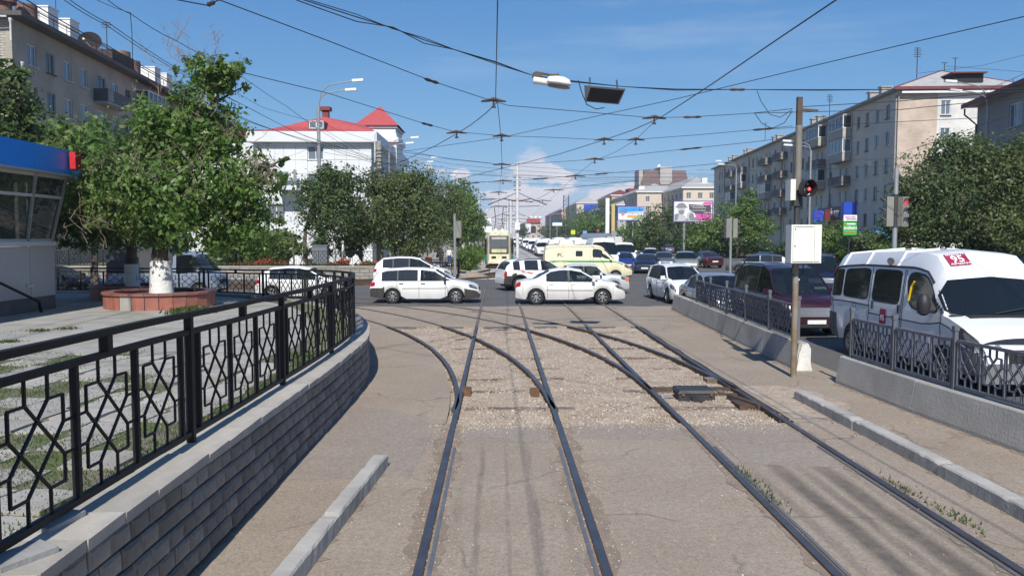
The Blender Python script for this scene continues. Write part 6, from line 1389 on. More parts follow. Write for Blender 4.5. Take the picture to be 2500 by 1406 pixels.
# ================================================================== trees, hedge, shrubs
L_POP = leafmat('poplar_leaf', (0.091, 0.174, 0.036), (0.162, 0.280, 0.060), (0.218, 0.280, 0.088), .5, .55)
L_ELM = leafmat('elm_leaf', (0.101, 0.150, 0.051), (0.154, 0.213, 0.071), (0.185, 0.225, 0.088), .5, .5)
L_DK = leafmat('dark_leaf', (0.076, 0.128, 0.044), (0.119, 0.185, 0.062), (0.157, 0.205, 0.076), .5, .35)
L_LT = leafmat('light_leaf', (0.109, 0.192, 0.041), (0.162, 0.256, 0.057), (0.185, 0.267, 0.075), .5)
m_bark = M('rough_bark', (.085, .068, .052), .95, .4, 5, 1.0, 14, col2=(.15, .125, .10), thr=(.5, .65)); m_lime = M('limewashed_bark', (.72, .71, .68), .9, .12, 6, 1.0, 12, col2=(.42, .39, .35), thr=(.66, .74)); m_twig = M('dead_twig', (.24, .19, .14), .95, .2, 4)
def leaves(name, blobs, n, size, m, parent, rng, droop=.25, clump=.22, clip=0):
    """many small folded leaves in clumps through the volume of each blob (centre, radii, weight)"""
    wt = np.array([b[2] for b in blobs], float); wt /= wt.sum(); ncl = max(30, n//34); V = []; 
    cl = []
    which = rng.choice(len(blobs), ncl, p=wt)
    d = rng.normal(size=(ncl, 3)); d /= np.linalg.norm(d, axis=1)[:, None]; rad = rng.random(ncl)**.45*(.78+.5*rng.random(ncl))
    C = np.array([b[0] for b in blobs])[which]; RR = np.array([b[1] for b in blobs])[which]
    cen = C+d*rad[:, None]*RR; csz = clump*.78*RR.mean(1)*(.45+1.0*rng.random(ncl)); ci = rng.integers(0, ncl, n)
    pos = cen[ci]+rng.normal(size=(n, 3))*csz[ci][:, None]*np.array([1, 1, .75])
    out = d[ci]+rng.normal(size=(n, 3))*.75; out[:, 2] += .35; out /= np.linalg.norm(out, axis=1)[:, None]
    t = np.cross(out, rng.normal(size=(n, 3))); t[:, 2] -= droop; t -= out*(t*out).sum(1)[:, None]; t /= np.linalg.norm(t, axis=1)[:, None]; b = np.cross(out, t)
    if clip: pos[:, 2] = np.where(pos[:, 2] > clip, clip-np.abs(rng.normal(size=n))*.07, pos[:, 2])
    s = size*(.42+1.05*rng.random(n)**1.4)[:, None]
    v0 = pos-t*s; v1 = pos+b*s*.62+out*s*.12; v2 = pos+t*s*1.05; v3 = pos-b*s*.62+out*s*.12
    verts = np.stack([v0, v1, v2, v3], 1).reshape(-1, 3); me = bpy.data.meshes.new(name); nv = len(verts); me.vertices.add(nv); me.vertices.foreach_set('co', verts.astype(np.float32).ravel())
    idx = np.arange(n)[:, None]*4; tri = np.concatenate([idx+[0, 1, 2], idx+[0, 2, 3]], 1).reshape(-1).astype(np.int32); nt_ = 2*n
    me.loops.add(nt_*3); me.loops.foreach_set('vertex_index', tri); me.polygons.add(nt_); me.polygons.foreach_set('loop_start', np.arange(0, nt_*3, 3, dtype=np.int32)); me.update(calc_edges=True); me.materials.append(m)
    o = link(name, me, parent); return o, cen
def limbs(mb, base, r0, targets, rng, fork=.55, sub=3):
    base = Vector(base)
    for t in targets:
        t = Vector(t); mid = base.lerp(t, .5)+Vector((rng.normal()*.12, rng.normal()*.12, .15))*((t-base).length*.4)
        pts = [base, base.lerp(mid, .55), mid, t]; mb.tube(pts, [r0, r0*.75, r0*.5, r0*.14], 6)
        for k in range(sub):
            f = rng.random()*.6+.35; p = mid.lerp(t, f*.9) if f > .5 else base.lerp(mid, f+.4); q = p+Vector((rng.normal(), rng.normal(), rng.normal()*.6+.4))*min(.6, (t-base).length*.2); mb.tube([p, (p+q)/2+Vector((0, 0, .05)), q], [r0*.3, r0*.18, r0*.05], 4)
def tree(name, label, base, trunk_h, r, blobs, n, size, m, seed, group=None, lime=0, lean=(0, 0), cat='tree', clump=.22, twigs=()):
    rng = np.random.default_rng(seed); base = Vector(base); T = thing(name, label, cat, base, 0, group); top = Vector((lean[0], lean[1], trunk_h)); mb = MB()
    k = 7; mb.tube([Vector((lean[0]*(i/k)**2+.03*math.sin(i*2+seed), lean[1]*(i/k)**2, trunk_h*i/k)) for i in range(k+1)], [r*(1.25-.25*min(1, i*1.2/k*2)-.28*i/k) for i in range(k+1)], 12)
    loc = [((b[0][0]-base.x, b[0][1]-base.y, b[0][2]-base.z), b[1], b[2]) for b in blobs]
    limbs(mb, top-Vector((0, 0, .15)), r*.55, [Vector(b[0])+Vector((0, 0, b[1][2]*.15)) for b in loc], rng); mb.build('trunk', m_bark, T, True)
    if lime: l = MB(); l.tube([Vector((lean[0]*(lime*i/4/trunk_h)**2+.03*math.sin(i*4/7*2*lime/trunk_h+seed)*0, 0, lime*i/4)) for i in range(5)], [r*1.29, r*1.2, r*1.15, r*1.12, r*1.10], 14); l.build('limewash', m_lime, T, True)
    leaves('crown', loc, n, size, m, T, rng, clump=clump)
    if twigs:
        tw = MB()
        for (c0, d0, h, cnt) in twigs:
            c0 = Vector(c0)-base
            for _ in range(cnt):
                a = c0+Vector((rng.normal()*d0*1.5, rng.normal()*d0*1.2, rng.normal()*d0*.9)); L_ = h*(.25+.8*rng.random()); q = a+Vector((rng.normal()*.38*h, rng.normal()*.3*h, L_*(.35+.65*rng.random()))); mid = (a+q)/2+Vector((rng.normal()*.07*h, 0, 0)); tw.tube([a, mid, q], [.009, .006, .002], 4)
                for _ in range(3): f = rng.random()*.7+.2; s_ = a.lerp(q, f); tw.tube([s_, s_+Vector((rng.normal()*.12*h, rng.normal()*.12*h, .16*h))], [.006, .002], 3)
        tw.build('dead_twigs', m_twig, T, kind='stuff')
    return T
B = lambda px, py, Y, rx, rz, w_=1.0, ry=None: (tuple(at(px, py, Y)), (rx, ry or rx, rz), w_)
# planters with pinkish granite tiles
m_gran = M('red_granite_tile', (.34, .125, .085), .6, .25, 3, col2=(.25, .10, .075), thr=(.5, .65)); m_granw = M('grey_tile', (.34, .32, .29), .7, .15, 3); m_soil = M('planter_soil', (.06, .05, .04), .95, .4, 6, .8, 30); m_graned = M('dark_red_coping', (.24, .10, .085), .55, .25, 3)
def planter(label, c, rr, h, n, odd):
    t = thing('planter', label, 'planter', (c[0], c[1], PZ))
    for k in range(n):
        a0, a1 = 2*math.pi*k/n+.006, 2*math.pi*(k+1)/n-.006; mb = MB()
        P = [(rr*math.cos(a), rr*math.sin(a)) for a in (a0, a1)]; Q = [(x*.93, y*.93) for x, y in P]; mb.prism([P[0], P[1], Q[1], Q[0]], -.05, h-.06); mb.build('tile', m_granw if k in odd else m_gran, t)
        a0, a1 = 2*math.pi*k/n+.004, 2*math.pi*(k+1)/n-.004; P = [((rr+.05)*math.cos(a), (rr+.05)*math.sin(a)) for a in (a0, a1)]; Q = [(x*.80, y*.80) for x, y in P]; MB().prism([P[0], P[1], Q[1], Q[0]], h-.06, h).build('coping', m_graned, t)
    MB().lathe([(rr*.93, h-.12), (rr*.5, h-.07), (.01, h-.05)], n=24).build('soil', m_soil, t, True); return t
PC1 = gp(393, 748, PZ); PC1 = (PC1.x, PC1.y)
planter('round planter faced with red granite tiles under the big tree', PC1, 1.5, .46, 26, (18,))
PC2 = (-12.05, 26.5); planter('farther red granite planter behind the big tree', PC2, 1.25, .45, 22, ())
Y = PC1[1]
tree('poplar_tree', 'big leafy poplar with limewashed trunk in the nearer planter', (PC1[0]+.03, Y, PZ+.38), 1.9, .27, [B(430, 470, Y, 2.15, 1.55, 3), B(540, 430, Y, 1.5, 1.35, 1.6), B(330, 420, Y, 1.4, 1.5, 1.5), B(600, 500, Y, 1.1, 1.0, .9), B(440, 325, Y, 1.5, 1.0, 1.6), B(390, 330, Y, 1.1, .9, .9), B(535, 335, Y, .85, .8, .8), B(495, 265, Y, .85, .8, .8), B(510, 190, Y, .85, .62, .9), B(560, 172, Y, .55, .45, .4), B(450, 545, Y, 1.5, .75, 1.1), B(590, 560, Y, .9, .7, .6), B(660, 430, Y, .55, .6, .25), B(700, 385, Y, .32, .22, .06), B(250, 480, Y, .8, 1.1, .6), B(360, 545, Y, .8, .7, .5)], 37000, .07, L_POP, 3, lime=.95,
     clump=.17, twigs=[(at(455, 150, Y), .28, 1.2, 26), (at(500, 120, Y), .3, .7, 10), (at(310, 420, Y-1.6), .25, 1.0, 22), (at(250, 560, Y-1.5), .3, .8, 18), (at(630, 430, Y-1.3), .3, .9, 20), (at(560, 320, Y-.7), .3, .8, 16), (at(440, 430, Y-2), .25, .9, 10), (at(420, 250, Y-.4), .3, 1.0, 14)])
Y2 = PC2[1]
tree('poplar_tree', 'second limewashed tree in the farther planter, left of the big poplar', (PC2[0], Y2, PZ+.38), 1.8, .2, [B(230, 480, Y2, 1.7, 1.7, 2), B(200, 370, Y2, 1.1, 1.0, 1), B(160, 540, Y2, .9, .9, .8), B(290, 540, Y2, 1.3, 1.0, 1.2), B(160, 420, Y2, .5, .9, .5)], 13000, .085, L_POP, 11, lime=.75, twigs=[(at(260, 520, Y2-1.7), .4, 1.0, 24), (at(200, 560, Y2-1.3), .4, .8, 14)])
tree('poplar_tree', 'tall poplar behind the kiosk at the left edge', (-18.5, 29.0, PZ), 4.2, .2, [B(15, 250, 29, 1.0, 1.5, 1.5), B(-30, 330, 29, 1.5, 1.6, 1.5), B(30, 180, 29, .45, .55, .3), B(60, 320, 29, .6, .5, .4)], 9000, .085, L_DK, 12)
tree('poplar_tree', 'small poplar top showing between the kiosk roof and the brick block', (-16.5, 33.0, 0), 4.5, .15, [B(140, 340, 33, .9, .8, 1), B(110, 360, 33, .7, .6, .6)], 3000, .085, L_POP, 13)
tree('young_tree', 'slender young tree behind the lattice fence right of the truck', (-12.2, 48, .2), 2.6, .07, [B(640, 590, 48, 1.2, 1.1, 1), B(612, 620, 48, .5, .5, .3)], 2600, .085, L_POP, 14)
GT = 'trees along the left pavement'
def elm(label, Y, base_px, blobs, n, seed, m=L_ELM, size=.098, r=.17, z0=.75, th=2.6, group=GT, name='elm_tree', twigs=()):
    b = at(base_px, 600, Y); tree(name, label, (b.x, Y, z0), th, r, blobs, n, size, m, seed, group, twigs=twigs)
elm('dark elm with sparse foot in front of the white building', 57, 745, [B(800, 520, 57, 1.9, 2.4, 2), B(770, 470, 57, 1.4, 1.5, 1), B(840, 460, 57, 1.3, 1.4, 1), B(780, 600, 57, 1.0, .9, .5), B(800, 425, 57, .9, .7, .4)], 19000, 21, L_DK)
elm('broad elm right of the wrapped concrete pole', 59, 965, [B(960, 520, 59, 2.6, 2.6, 2.5), B(1010, 450, 59, 1.8, 1.4, 1.3), B(920, 460, 59, 1.2, 1.2, .8), B(890, 560, 59, 1.0, 1.3, .6), B(1040, 540, 59, 1.5, 1.9, 1.3), B(990, 600, 59, 1.8, .9, .8)], 30000, 22)
elm('brownish half-dry elm between the dark elm and the broad elm', 62, 880, [B(868, 545, 62, 1.0, 2.0, 1), B(850, 600, 62, 1.1, 1.0, .7)], 8200, 23, L_ELM, twigs=[(at(870, 520, 61), .7, 1.6, 24)])
elm('elm with grey-green top further along the pavement', 78, 1070, [B(1075, 510, 78, 2.6, 2.8, 2), B(1060, 560, 78, 2.6, 2.0, 1.2)], 17000, 24)
elm('tall elm rising above the pavement row', 118, 1125, [B(1122, 478, 118, 2.2, 2.4, 1), B(1145, 510, 118, 1.8, 2.6, .8)], 5200, 25, L_LT, .16, name='elm_tree')
for k, (px, Y, py, rx, rz) in enumerate(((1118, 96, 535, 2.4, 2.9), (1142, 120, 545, 2.2, 2.6), (1158, 150, 548, 2.2, 2.8), (1168, 190, 556, 2.4, 3.0), (1178, 250, 560, 2.8, 3.0))):
    elm(('green elm beside the traffic light post', 'rounded elm behind the tram stop bush', 'elm further along, left of the tram roof', 'distant elm left of the white hoardings', 'farthest elm of the left pavement row')[k], Y, px, [B(px, py, Y, rx, rz, 1), B(px-8, py+15, Y, rx*.9, rz*.7, .6)], 4600, 30+k, (L_LT, L_ELM)[k % 2], .18, z0=.12)
GR = 'trees along the right side of the avenue'
tree('elm_tree', 'huge elm on the right covering the end of the beige block', (25.6, 47, .12), 2.6, .3, [B(2310, 470, 47, 2.7, 2.7, 3), B(2250, 550, 47, 2.0, 1.6, 1.5), B(2340, 380, 47, 1.7, 1.4, 1.4), B(2400, 480, 47, 2.0, 2.4, 2), B(2380, 580, 47, 2.6, 1.3, 1.5), B(2215, 480, 47, 1.0, 1.2, .7), B(2180, 550, 47, .7, 1.0, .4)], 46000, .092, L_DK, 41, GR, clump=.19, twigs=[(at(2330, 480, 44.5), 1.0, 1.3, 26)])
tree('elm_tree', 'second large elm cut off by the right edge', (29.3, 45, .12), 2.6, .3, [B(2480, 450, 45, 2.2, 2.4, 2), B(2450, 560, 45, 2.4, 1.6, 1.5), B(2530, 560, 45, 2.4, 1.7, 1.2), B(2500, 380, 45, 1.3, 1.1, .8)], 28000, .092, L_ELM, 42, GR, clump=.19)
def rt(label, px, py, Y, rx, rz, n, seed, m=L_DK, size=.2, extra=()):
    b = at(px, 600, Y); tree('elm_tree', label, (b.x, Y, .12), 2.2, .2, [B(px, py, Y, rx, rz, 1.5)]+[B(px+dx, py+dy, Y, a, c_, w_) for dx, dy, a, c_, w_ in extra], n, size, m, seed, GR)
rt('wide green tree left of the signal box behind the hedge', 1800, 545, 104, 3.4, 3.0, 11000, 51, L_LT, .17, [(45, 10, 2.6, 2.2, 1), (-60, 25, 2.4, 1.8, .8), (25, -45, 1.6, 1.8, .5), (-100, 40, 2.0, 1.4, .5)])
rt('dark rounded tree in front of the peach gable', 1610, 555, 140, 3.6, 3.6, 8000, 52, L_DK, .2, [(-40, 25, 2.6, 2.4, .8), (30, -25, 2.2, 2.2, .7)])
rt('green shrub-like tree right of the signal box behind the hedge', 2030, 575, 80, 2.2, 1.3, 4500, 53, L_LT, .15, [(40, 15, 1.6, .9, .6), (-30, 0, 1.2, 1.2, .6)])
rt('low bushy tree under the teal awning', 2110, 590, 74, 2.0, 1.1, 4000, 54, L_DK, .14, [(50, 10, 1.5, .9, .6)])
for k, (px, py, Y, rx, rz, m) in enumerate(((1425, 545, 300, 7, 6, L_LT), (1470, 540, 260, 6, 7, L_DK), (1445, 560, 230, 5, 4, L_LT), (1395, 560, 330, 6, 4.5, L_DK), (1355, 562, 380, 6, 4, L_DK), (1340, 566, 450, 6, 3.4, L_DK), (1275, 563, 500, 4, 4.5, L_DK), (1700, 575, 150, 4, 2.6, L_DK), (1560, 575, 165, 4, 2.5, L_LT))):
    rt(('bright far tree left of the dark poplar on the right side', 'dark poplar-like tree left of the sign pylons', 'lower green tree before the sign pylons', 'dark far tree near the lattice mast', 'hazy tree mass right of the closing building', 'smaller hazy tree beside the closing building', 'dark tree at the left of the closing building', 'dark bush tree under the pink billboard', 'leafy tree under the blue billboard')[k], px, py, Y, rx, rz, 3200, 60+k, m, .32)
# hedge and bushes
def hedge(name, label, pts, w_, h, n, size, m, z0=.12, seed=1):
    rng = np.random.default_rng(seed); blobs = []
    for i in range(len(pts)-1):
        a, b = Vector(pts[i]), Vector(pts[i+1]); k = max(1, int((b-a).length/1.6))
        for q in range(k): p = a.lerp(b, (q+.5)/k); blobs.append(((p.x, p.y, z0+h*.5), (w_*.55, 1.1, h*.52), 1))
    T = thing(name, label, 'hedge', (pts[0][0], pts[0][1], z0)); loc = [((b[0][0]-pts[0][0], b[0][1]-pts[0][1], b[0][2]-z0), b[1], 1) for b in blobs]
    leaves('foliage', loc, n, size, m, T, rng, clump=.3, clip=h if name == 'hedge' and w_ > 1.7 else 0)
    mb = MB(); 
    for b in loc[::1]: mb.tube([(b[0][0], b[0][1], 0), (b[0][0]+.05, b[0][1], h*.7)], [.05, .03], 5)
    mb.build('stems', m_bark, T); return T
hedge('hedge', 'long dark clipped hedge along the right side of the avenue', [(32.2, 190), (31.6, 135), (31.2, 106), (34.6, 98), (36.4, 88)], 1.9, 2.1, 42000, .15, leafmat('hedge_leaf', (.028, .06, .018), (.05, .095, .026), (.08, .13, .036), .35))
hedge('hedge', 'nearer sunlit stretch of hedge behind the minibus roof', [(35.6, 84), (34.4, 68), (31.5, 58)], 1.8, 2.0, 16000, .12, L_LT, seed=2)
hedge('hedge', 'rounded green bush left of the tram', [(-2.6, 66), (-2.5, 74)], 1.6, 1.75, 7000, .10, L_LT, 0, 3); hedge('hedge', 'second bush behind the rounded one left of the tram', [(-2.6, 80), (-2.6, 110)], 1.5, 1.6, 9000, .12, L_LT, 0, 4)
hedge('tall_grass_clump', 'tall pale green grassy shrubs behind the far lattice fence', [(-20.5, 57.5), (-14.5, 58)], 2.4, 2.5, 9000, .16, L_LT, .75, 5)
mb = MB(); rng = np.random.default_rng(8)
sp = [(rng.uniform(-24, -5.5), rng.uniform(53, 55.5), .75, rng.uniform(.1, .35)) for _ in range(3000)]; blades('grass', sp, m_grass)
m_fl = leafmat('red_petals', (.35, .03, .015), (.5, .05, .02), (.55, .12, .03), .2)
for k, (x0, x1, lab) in enumerate(((-17.5, -14.4, 'left bed of red flowers behind the far fence'), (-11.2, -8.0, 'red flower bed behind the people in white'))):
    t = thing('flower_bed', lab, 'flowers', ((x0+x1)/2, 54.2, .75)); leaves('flowers', [((0, 0, .22), ((x1-x0)/2, .5, .18), 1)], 1500, .06, m_fl, t, rng); leaves('foliage', [((0, 0, .12), ((x1-x0)/2, .5, .14), 1)], 1200, .08, L_LT, t, rng)
# earth mound by the switch left of the tram
mb = MB(); n_ = 22
for j in range(n_+1):
    for i in range(n_+1): u_, v_ = i/n_*2-1, j/n_*2-1; rr = max(0, 1-u_*u_-v_*v_); mb.v.append((-2.9+2.3*u_, 56.5+3.6*v_, .42*rr**.8+.05*n1(i*.7+j*.5)*rr-.02))
for j in range(n_):
    for i in range(n_): a = j*(n_+1)+i; mb.f.append((a, a+1, a+n_+2, a+n_+1))
o = mb.build('earth_mound', M('bare_earth', (.30, .22, .155), .95, .3, 2, .6, 14, col2=(.36, .30, .24)), None, True, kind='structure')
# ================================================================== far wall and fence, poles, lamps, signals, wires, people
m_stonew = brickmat('far_stone_wall', (.36, .33, .29), (.27, .25, .225), (.17, .16, .145), .62, .22, .03)
fw = thing('stone_wall', 'pale stone block wall along the far side of the crossing street', 'wall')
MB().box((-40, 52.3, .35), (64, .5, .9)).build('masonry', m_stonew, fw); MB().box((-40, 52.3, .84), (64, .58, .07)).build('coping', m_cap, fw)
ff = thing('iron_fence', 'black iron fence with lattice on the far stone wall', 'fence')
def fbay(par, x0, x1, y, z, h, pm=.06):
    MB().bar((x0, y, z), (x0, y, z+h+.12), pm).build('post', m_black, par)
    b = MB(); b.bar((x0, y, z+h), (x1, y, z+h), .04); b.build('top_rail', m_black, par); b = MB(); b.bar((x0, y, z+.1), (x1, y, z+.1), .04); b.build('bottom_rail', m_black, par)
    nl = 3
    for q in range(nl):
        a, b_ = x0+(x1-x0)*q/nl, x0+(x1-x0)*(q+1)/nl
        if q: MB().bar((a, y, z+.1), (a, y, z+h), .03).build('upright', m_black, par)
        lattice(lambda u, v: Vector((a+(b_-a)*(.05+.9*u), y, z+h-(h-.1)*v)), .026, 'lattice_panel', m_black, par)
for k in range(15): fbay(ff, -41+k*2.2, -41+(k+1)*2.2, 52.3, .87, .95)
fr = thing('iron_fence', 'dense black railing at the pavement end left of the tram', 'fence')
for k in range(3): 
    x0, x1 = -7.9+k*1.75, -7.9+(k+1)*1.75; y = 52.8
    MB().bar((x0, y, .1), (x0, y, 1.35), .07).build('post', m_black, fr); b = MB(); b.bar((x0, y, 1.25), (x1, y, 1.25), .05); b.bar((x0, y, .25), (x1, y, .25), .05); b.build('rail', m_black, fr)
    for q in range(1, 9): MB().bar((x0+(x1-x0)*q/9, y, .25), (x0+(x1-x0)*q/9, y, 1.25), .03).build('bar', m_black, fr)
for k in range(9): MB().bar((-2.65, 52.8+k*.3, .1), (-2.65, 52.8+k*.3, 1.3), .045).build('bar', m_black, fr)
b = MB(); b.bar((-2.65, 52.8, 1.27), (-2.65, 55.3, 1.27), .06); b.bar((-2.65, 52.8, .25), (-2.65, 55.3, .25), .05); b.build('rail', m_black, fr)
p = at(783, 640, 54.6); tag(MB().box((p.x, 54.6, 1.45), (1.0, .6, 1.4)).box((p.x, 54.6, 2.18), (1.08, .68, .08)).build('service_cabinet', M('grey_cabinet', (.14, .15, .17), .6, .1)), 'dark grey cabinet behind the fence left of the people in white', 'cabinet')
for px, w_, lab in ((724, 1.0, 'white boulder behind the far fence, left of the dark elm trunk'), (868, .8, 'pale stone post behind the far fence, right of the people in white')):
    p = at(px, 630, 54); b = MB(); b.lathe([(w_*.5, 0), (w_*.55, .2), (w_*.42, .5), (w_*.2, .72), (.02, .8)], n=9); b.v = [(x+.06*n1(z*5+y*3), y+.05*n1(x*4), z) for x, y, z in b.v]; tag(b.build('boulder', m_whitewash, loc=(p.x, 54, .75)), lab, 'boulder')
p = at(1046, 610, 60); tag(MB().box((p.x, 60, .75), (.5, .5, .9)).box((p.x, 60, 1.22), (.58, .58, .06)).build('litter_bin', M('orange_plastic', (.75, .13, .03), .5, .1)), 'orange litter bin on the pavement under the trees', 'bin')
# ---- poles
m_pole = M('galvanised_pole', (.33, .34, .35), .5, .15, 3, metal=.4); m_polew = M('white_painted_pole', (.62, .63, .64), .6, .15, 3, col2=(.42, .41, .39), thr=(.55, .7)); m_lampw = M('lamp_housing', (.74, .75, .76), .45, .06)
m_polec = M('concrete_pole', (.30, .285, .26), .9, .25, 4, .5, 20)
def lamp_head(b, p, d, L=.75, w_=.3):
    d = Vector(d).normalized(); q = p+d*L; b.bar(p, q, w_, .17); return b
def street_lamp(label, top, Y, arms, group, H0=None, r=.09):
    p = at(*top, Y); T = thing('street_lamp', label, 'street lamp', (p.x, Y, 0), 0, group); h = p.z
    MB().tube([(0, 0, 0), (0, 0, h*.5), (0, 0, h)], [r*1.4, r*1.1, r], 8).build('pole', m_pole, T, True)
    for (dx, dz, ln) in arms:
        pts = [Vector((0, 0, h-.1)), Vector((dx*.08, 0, h+dz*.6)), Vector((dx*.3, 0, h+dz*.9)), Vector((dx, 0, h+dz*1.1))]; MB().tube(pts, .045, 6).build('arm', m_pole, T, True)
        b = MB(); lamp_head(b, pts[-1]-Vector((math.copysign(.05, dx), 0, 0)), (dx, 0, abs(dx)*.06), ln, .32); b.build('lamp_head', m_lampw, T)
    return T
GL = 'street lamps along the left pavement'; GRL = 'street lamps along the right side'
street_lamp('tall double street lamp over the white building and dark elm', (777, 262), 58, [(2.5, 1.7, .8), (2.0, 1.1, .8)], GL, r=.12)
for px, py, Y, lab, s in ((950, 372, 80, 'double lamp beside the wrapped concrete pole', 1), (1012, 412, 104, 'double lamp above the broad elm', 1), (1078, 440, 132, 'small double lamp over the elm row', .9), (1150, 500, 190, 'farther double lamp over the pavement trees', .9), (1172, 522, 260, 'tiny double lamp farthest down the left side', .9)):
    street_lamp(lab, (px, py), Y, [(2.2*s, 1.3*s, .8), (1.7*s, .8*s, .8)], GL)
street_lamp('double lamp in front of the right edge building', (2412, 260), 62, [(-2.6, 1.7, .9), (-2.2, 1.1, .9)], GRL, r=.11)
street_lamp('double lamp close to the right of the signal post', (1980, 368), 76, [(-2.0, .8, .8), (-1.9, .45, .8)], GRL)
street_lamp('double lamp at the left end of the long beige block', (1798, 412), 118, [(-2.3, 1.0, .9), (-1.9, .55, .9)], GRL)
street_lamp('thin lamp post before the far pinkish block', (1343, 530), 220, [(3.0, .9, .9)], GRL)
# wrapped concrete utility pole
p = at(925, 345, 61); T = thing('utility_pole', 'old concrete utility pole wound with cables above the elms', 'utility pole', (p.x, 61, 0)); h = p.z
MB().tube([(0, 0, 0), (0, 0, h)], [.28, .22], 10).build('pole', m_polec, T, True); MB().tube([(-.32, 0, h-2.4), (-.3, 0, h+.6)], .06, 6).build('mast', m_polew, T)
b = MB()
for k in range(9): z = h-.7-k*.28; b.tube([(.24*math.cos(a*.7), .24*math.sin(a*.7), z+.05*n1(a+k)) for a in range(10)], .035, 4)
b.tube([(-.5*math.sin(a*.45)-.1, -.2, h-1.5-a*.16) for a in range(8)], .05, 5); b.tube([(.9*math.sin(a*.4)-.3, -.25, h-2.7+.55*math.cos(a*.4)) for a in range(15)], .05, 5); b.build('cable_winding', m_metal, T)
MB().box((.5, -.1, h-1.7), (.8, .12, .12)).build('crossarm', m_metal, T)
# lamp-post cable box on the tall double lamp
# ---- central catenary poles
c0 = None
for k, Y in enumerate((71, 106, 141, 176, 211, 250, 290, 340, 400, 470, 560)):
    x = 1.75
    if k == 0:
        c0 = T = thing('catenary_pole', 'nearest white catenary pole with grey box beside the tram', 'catenary pole', (x, Y, 0), 0, 'catenary poles between the tracks'); h = at(1257, 402, 71).z
        MB().tube([(0, 0, 0), (0, 0, h*.6), (0, 0, h)], [.17, .15, .125], 12).build('pole', m_polew, T, True)
        for sx in (-1, 1):
            b = MB(); b.tube([(0, 0, 5.9), (sx*1.2, 0, 6.15), (sx*2.6, 0, 5.6)], .05, 6); b.tube([(0, 0, 5.45), (sx*2.0, 0, 5.5)], .035, 6); b.tube([(0, 0, 6.7), (sx*1.2, 0, 6.15)], .03, 5); b.build('bracket_arm', m_metal, T)
            b = MB(); b.lathe([(.05, -.2), (.09, -.1), (.05, 0), (.09, .1), (.05, .2)], (sx*.35, 0, 5.96), 8, 'x'); b.build('insulator', m_rust, T)
        for z in (6.9, 7.3, 7.6, 8.0): b = MB(); b.bar((-.35, 0, z), (.3, 0, z), .08); b.build('clamp', m_metal, T)
    else:
        o = dup(c0, (x, Y, 0), 0, ('second catenary pole just behind the boxed one', 'third catenary pole in the row', 'fourth catenary pole in the row', 'fifth catenary pole in the row', 'sixth catenary pole in the row', 'seventh catenary pole in the row', 'eighth catenary pole, faint in the haze', 'ninth catenary pole, faint in the haze', 'tenth catenary pole, almost at the vanishing point', 'farthest catenary pole of the row')[k-1])
        o.scale = (1, 1, .94)
T = c0; MB().box((0, -.3, 3.7), (.44, .3, .62)).build('cable_box', m_lampw, T)
# ---- signal post on the right
p = gp(1937, 921); px_, py_ = p.x, p.y; zt = at(1938, 262, py_).z
T = thing('signal_post', 'rusty signal post with white box and dark round tram signal', 'signal post', (px_, py_, 0)); m_prust = M('rusty_post_paint', (.20, .145, .085), .7, .25, 4, col2=(.26, .235, .20), thr=(.45, .6)); m_box = M('ivory_box', (.72, .72, .66), .5, .05, 2)
MB().tube([(0, 0, -.05), (0, 0, 2.45)], [.060, .058], 12).build('pole', m_prust, T, True); MB().tube([(0, 0, 2.45), (0, 0, 3.35)], .066, 8).build('pole_sleeve', m_iron, T); MB().tube([(0, 0, 3.4), (0, 0, zt-.35)], .064, 14).build('upper_pole', M('weathered_post', (.20, .185, .16), .7, .2, 3, metal=.1), T, True)
MB().box((0, 0, zt-.16), (.10, .08, .7)).bar((.05, 0, zt-.05), (.36, 0, zt-.07), .045).build('top_bracket', M('brown_iron', (.085, .06, .045), .8, .3, 6), T); MB().tube([(-.085, 0, 3.4), (-.085, 0, zt-.6)], .014, 5).build('conduit', m_metal, T)
b = MB().box((.06, -.2, 2.62), (.58, .30, .73)).build('control_box', m_box, T); MB().box((.0, -.362, 2.62), (.40, .016, .67)).build('box_door', m_box, b); MB().box((.265, -.36, 2.62), (.105, .014, .67)).build('box_panel', m_box, b)
b2 = MB(); b2.box((.0, -.371, 2.95), (.38, .006, .01)); 
for q in (2.58, 2.90): b2.lathe([(.012, -.02), (.012, .0)], (-.165, -.36, q), 8, 'y')
b2.build('box_lock', m_iron, b)
MB().box((-.13, .02, 3.66), (.10, .28, .40)).build('signal_cabinet', m_box, T); MB().box((-.02, -.02, 3.5), (.16, .14, .3)).build('signal_bracket', m_iron, T)
hd = MB(); R0 = .145
hd.lathe([(R0*.2, -.02), (R0*1.02, -.02), (R0*1.05, -.2), (R0*.98, -.2), (R0*.95, -.06), (R0*.2, -.06)], (0, 0, 0), 20, 'y', caps=False); hdo = hd.build('signal_head', m_blk, T, True); hdo.location = (.085, -.12, 3.68); hdo.scale = (1.0, 1, 1.1); hdo.rotation_euler = (0, R(12), R(14))
b = MB(); b.lathe([(R0*.95, -.055), (R0*.95, -.06)], n=20, axis='y'); b.build('signal_face', m_blk, hdo)
m_redlit = emit('red_signal_light', (1, .09, .09), 1.3); m_lens = M('dead_lens', (.30, .30, .29), .2, .1)
b = MB(); b.lathe([(.032, -.075), (.030, -.085), (.002, -.088)], (.055, 0, .0), 10, 'y'); b.build('red_light', m_redlit, hdo); b = MB()
for q in ((-.06, -.04), (-.005, .075)): b.lathe([(.026, -.075), (.024, -.083), (.002, -.085)], (q[0], 0, q[1]), 10, 'y')
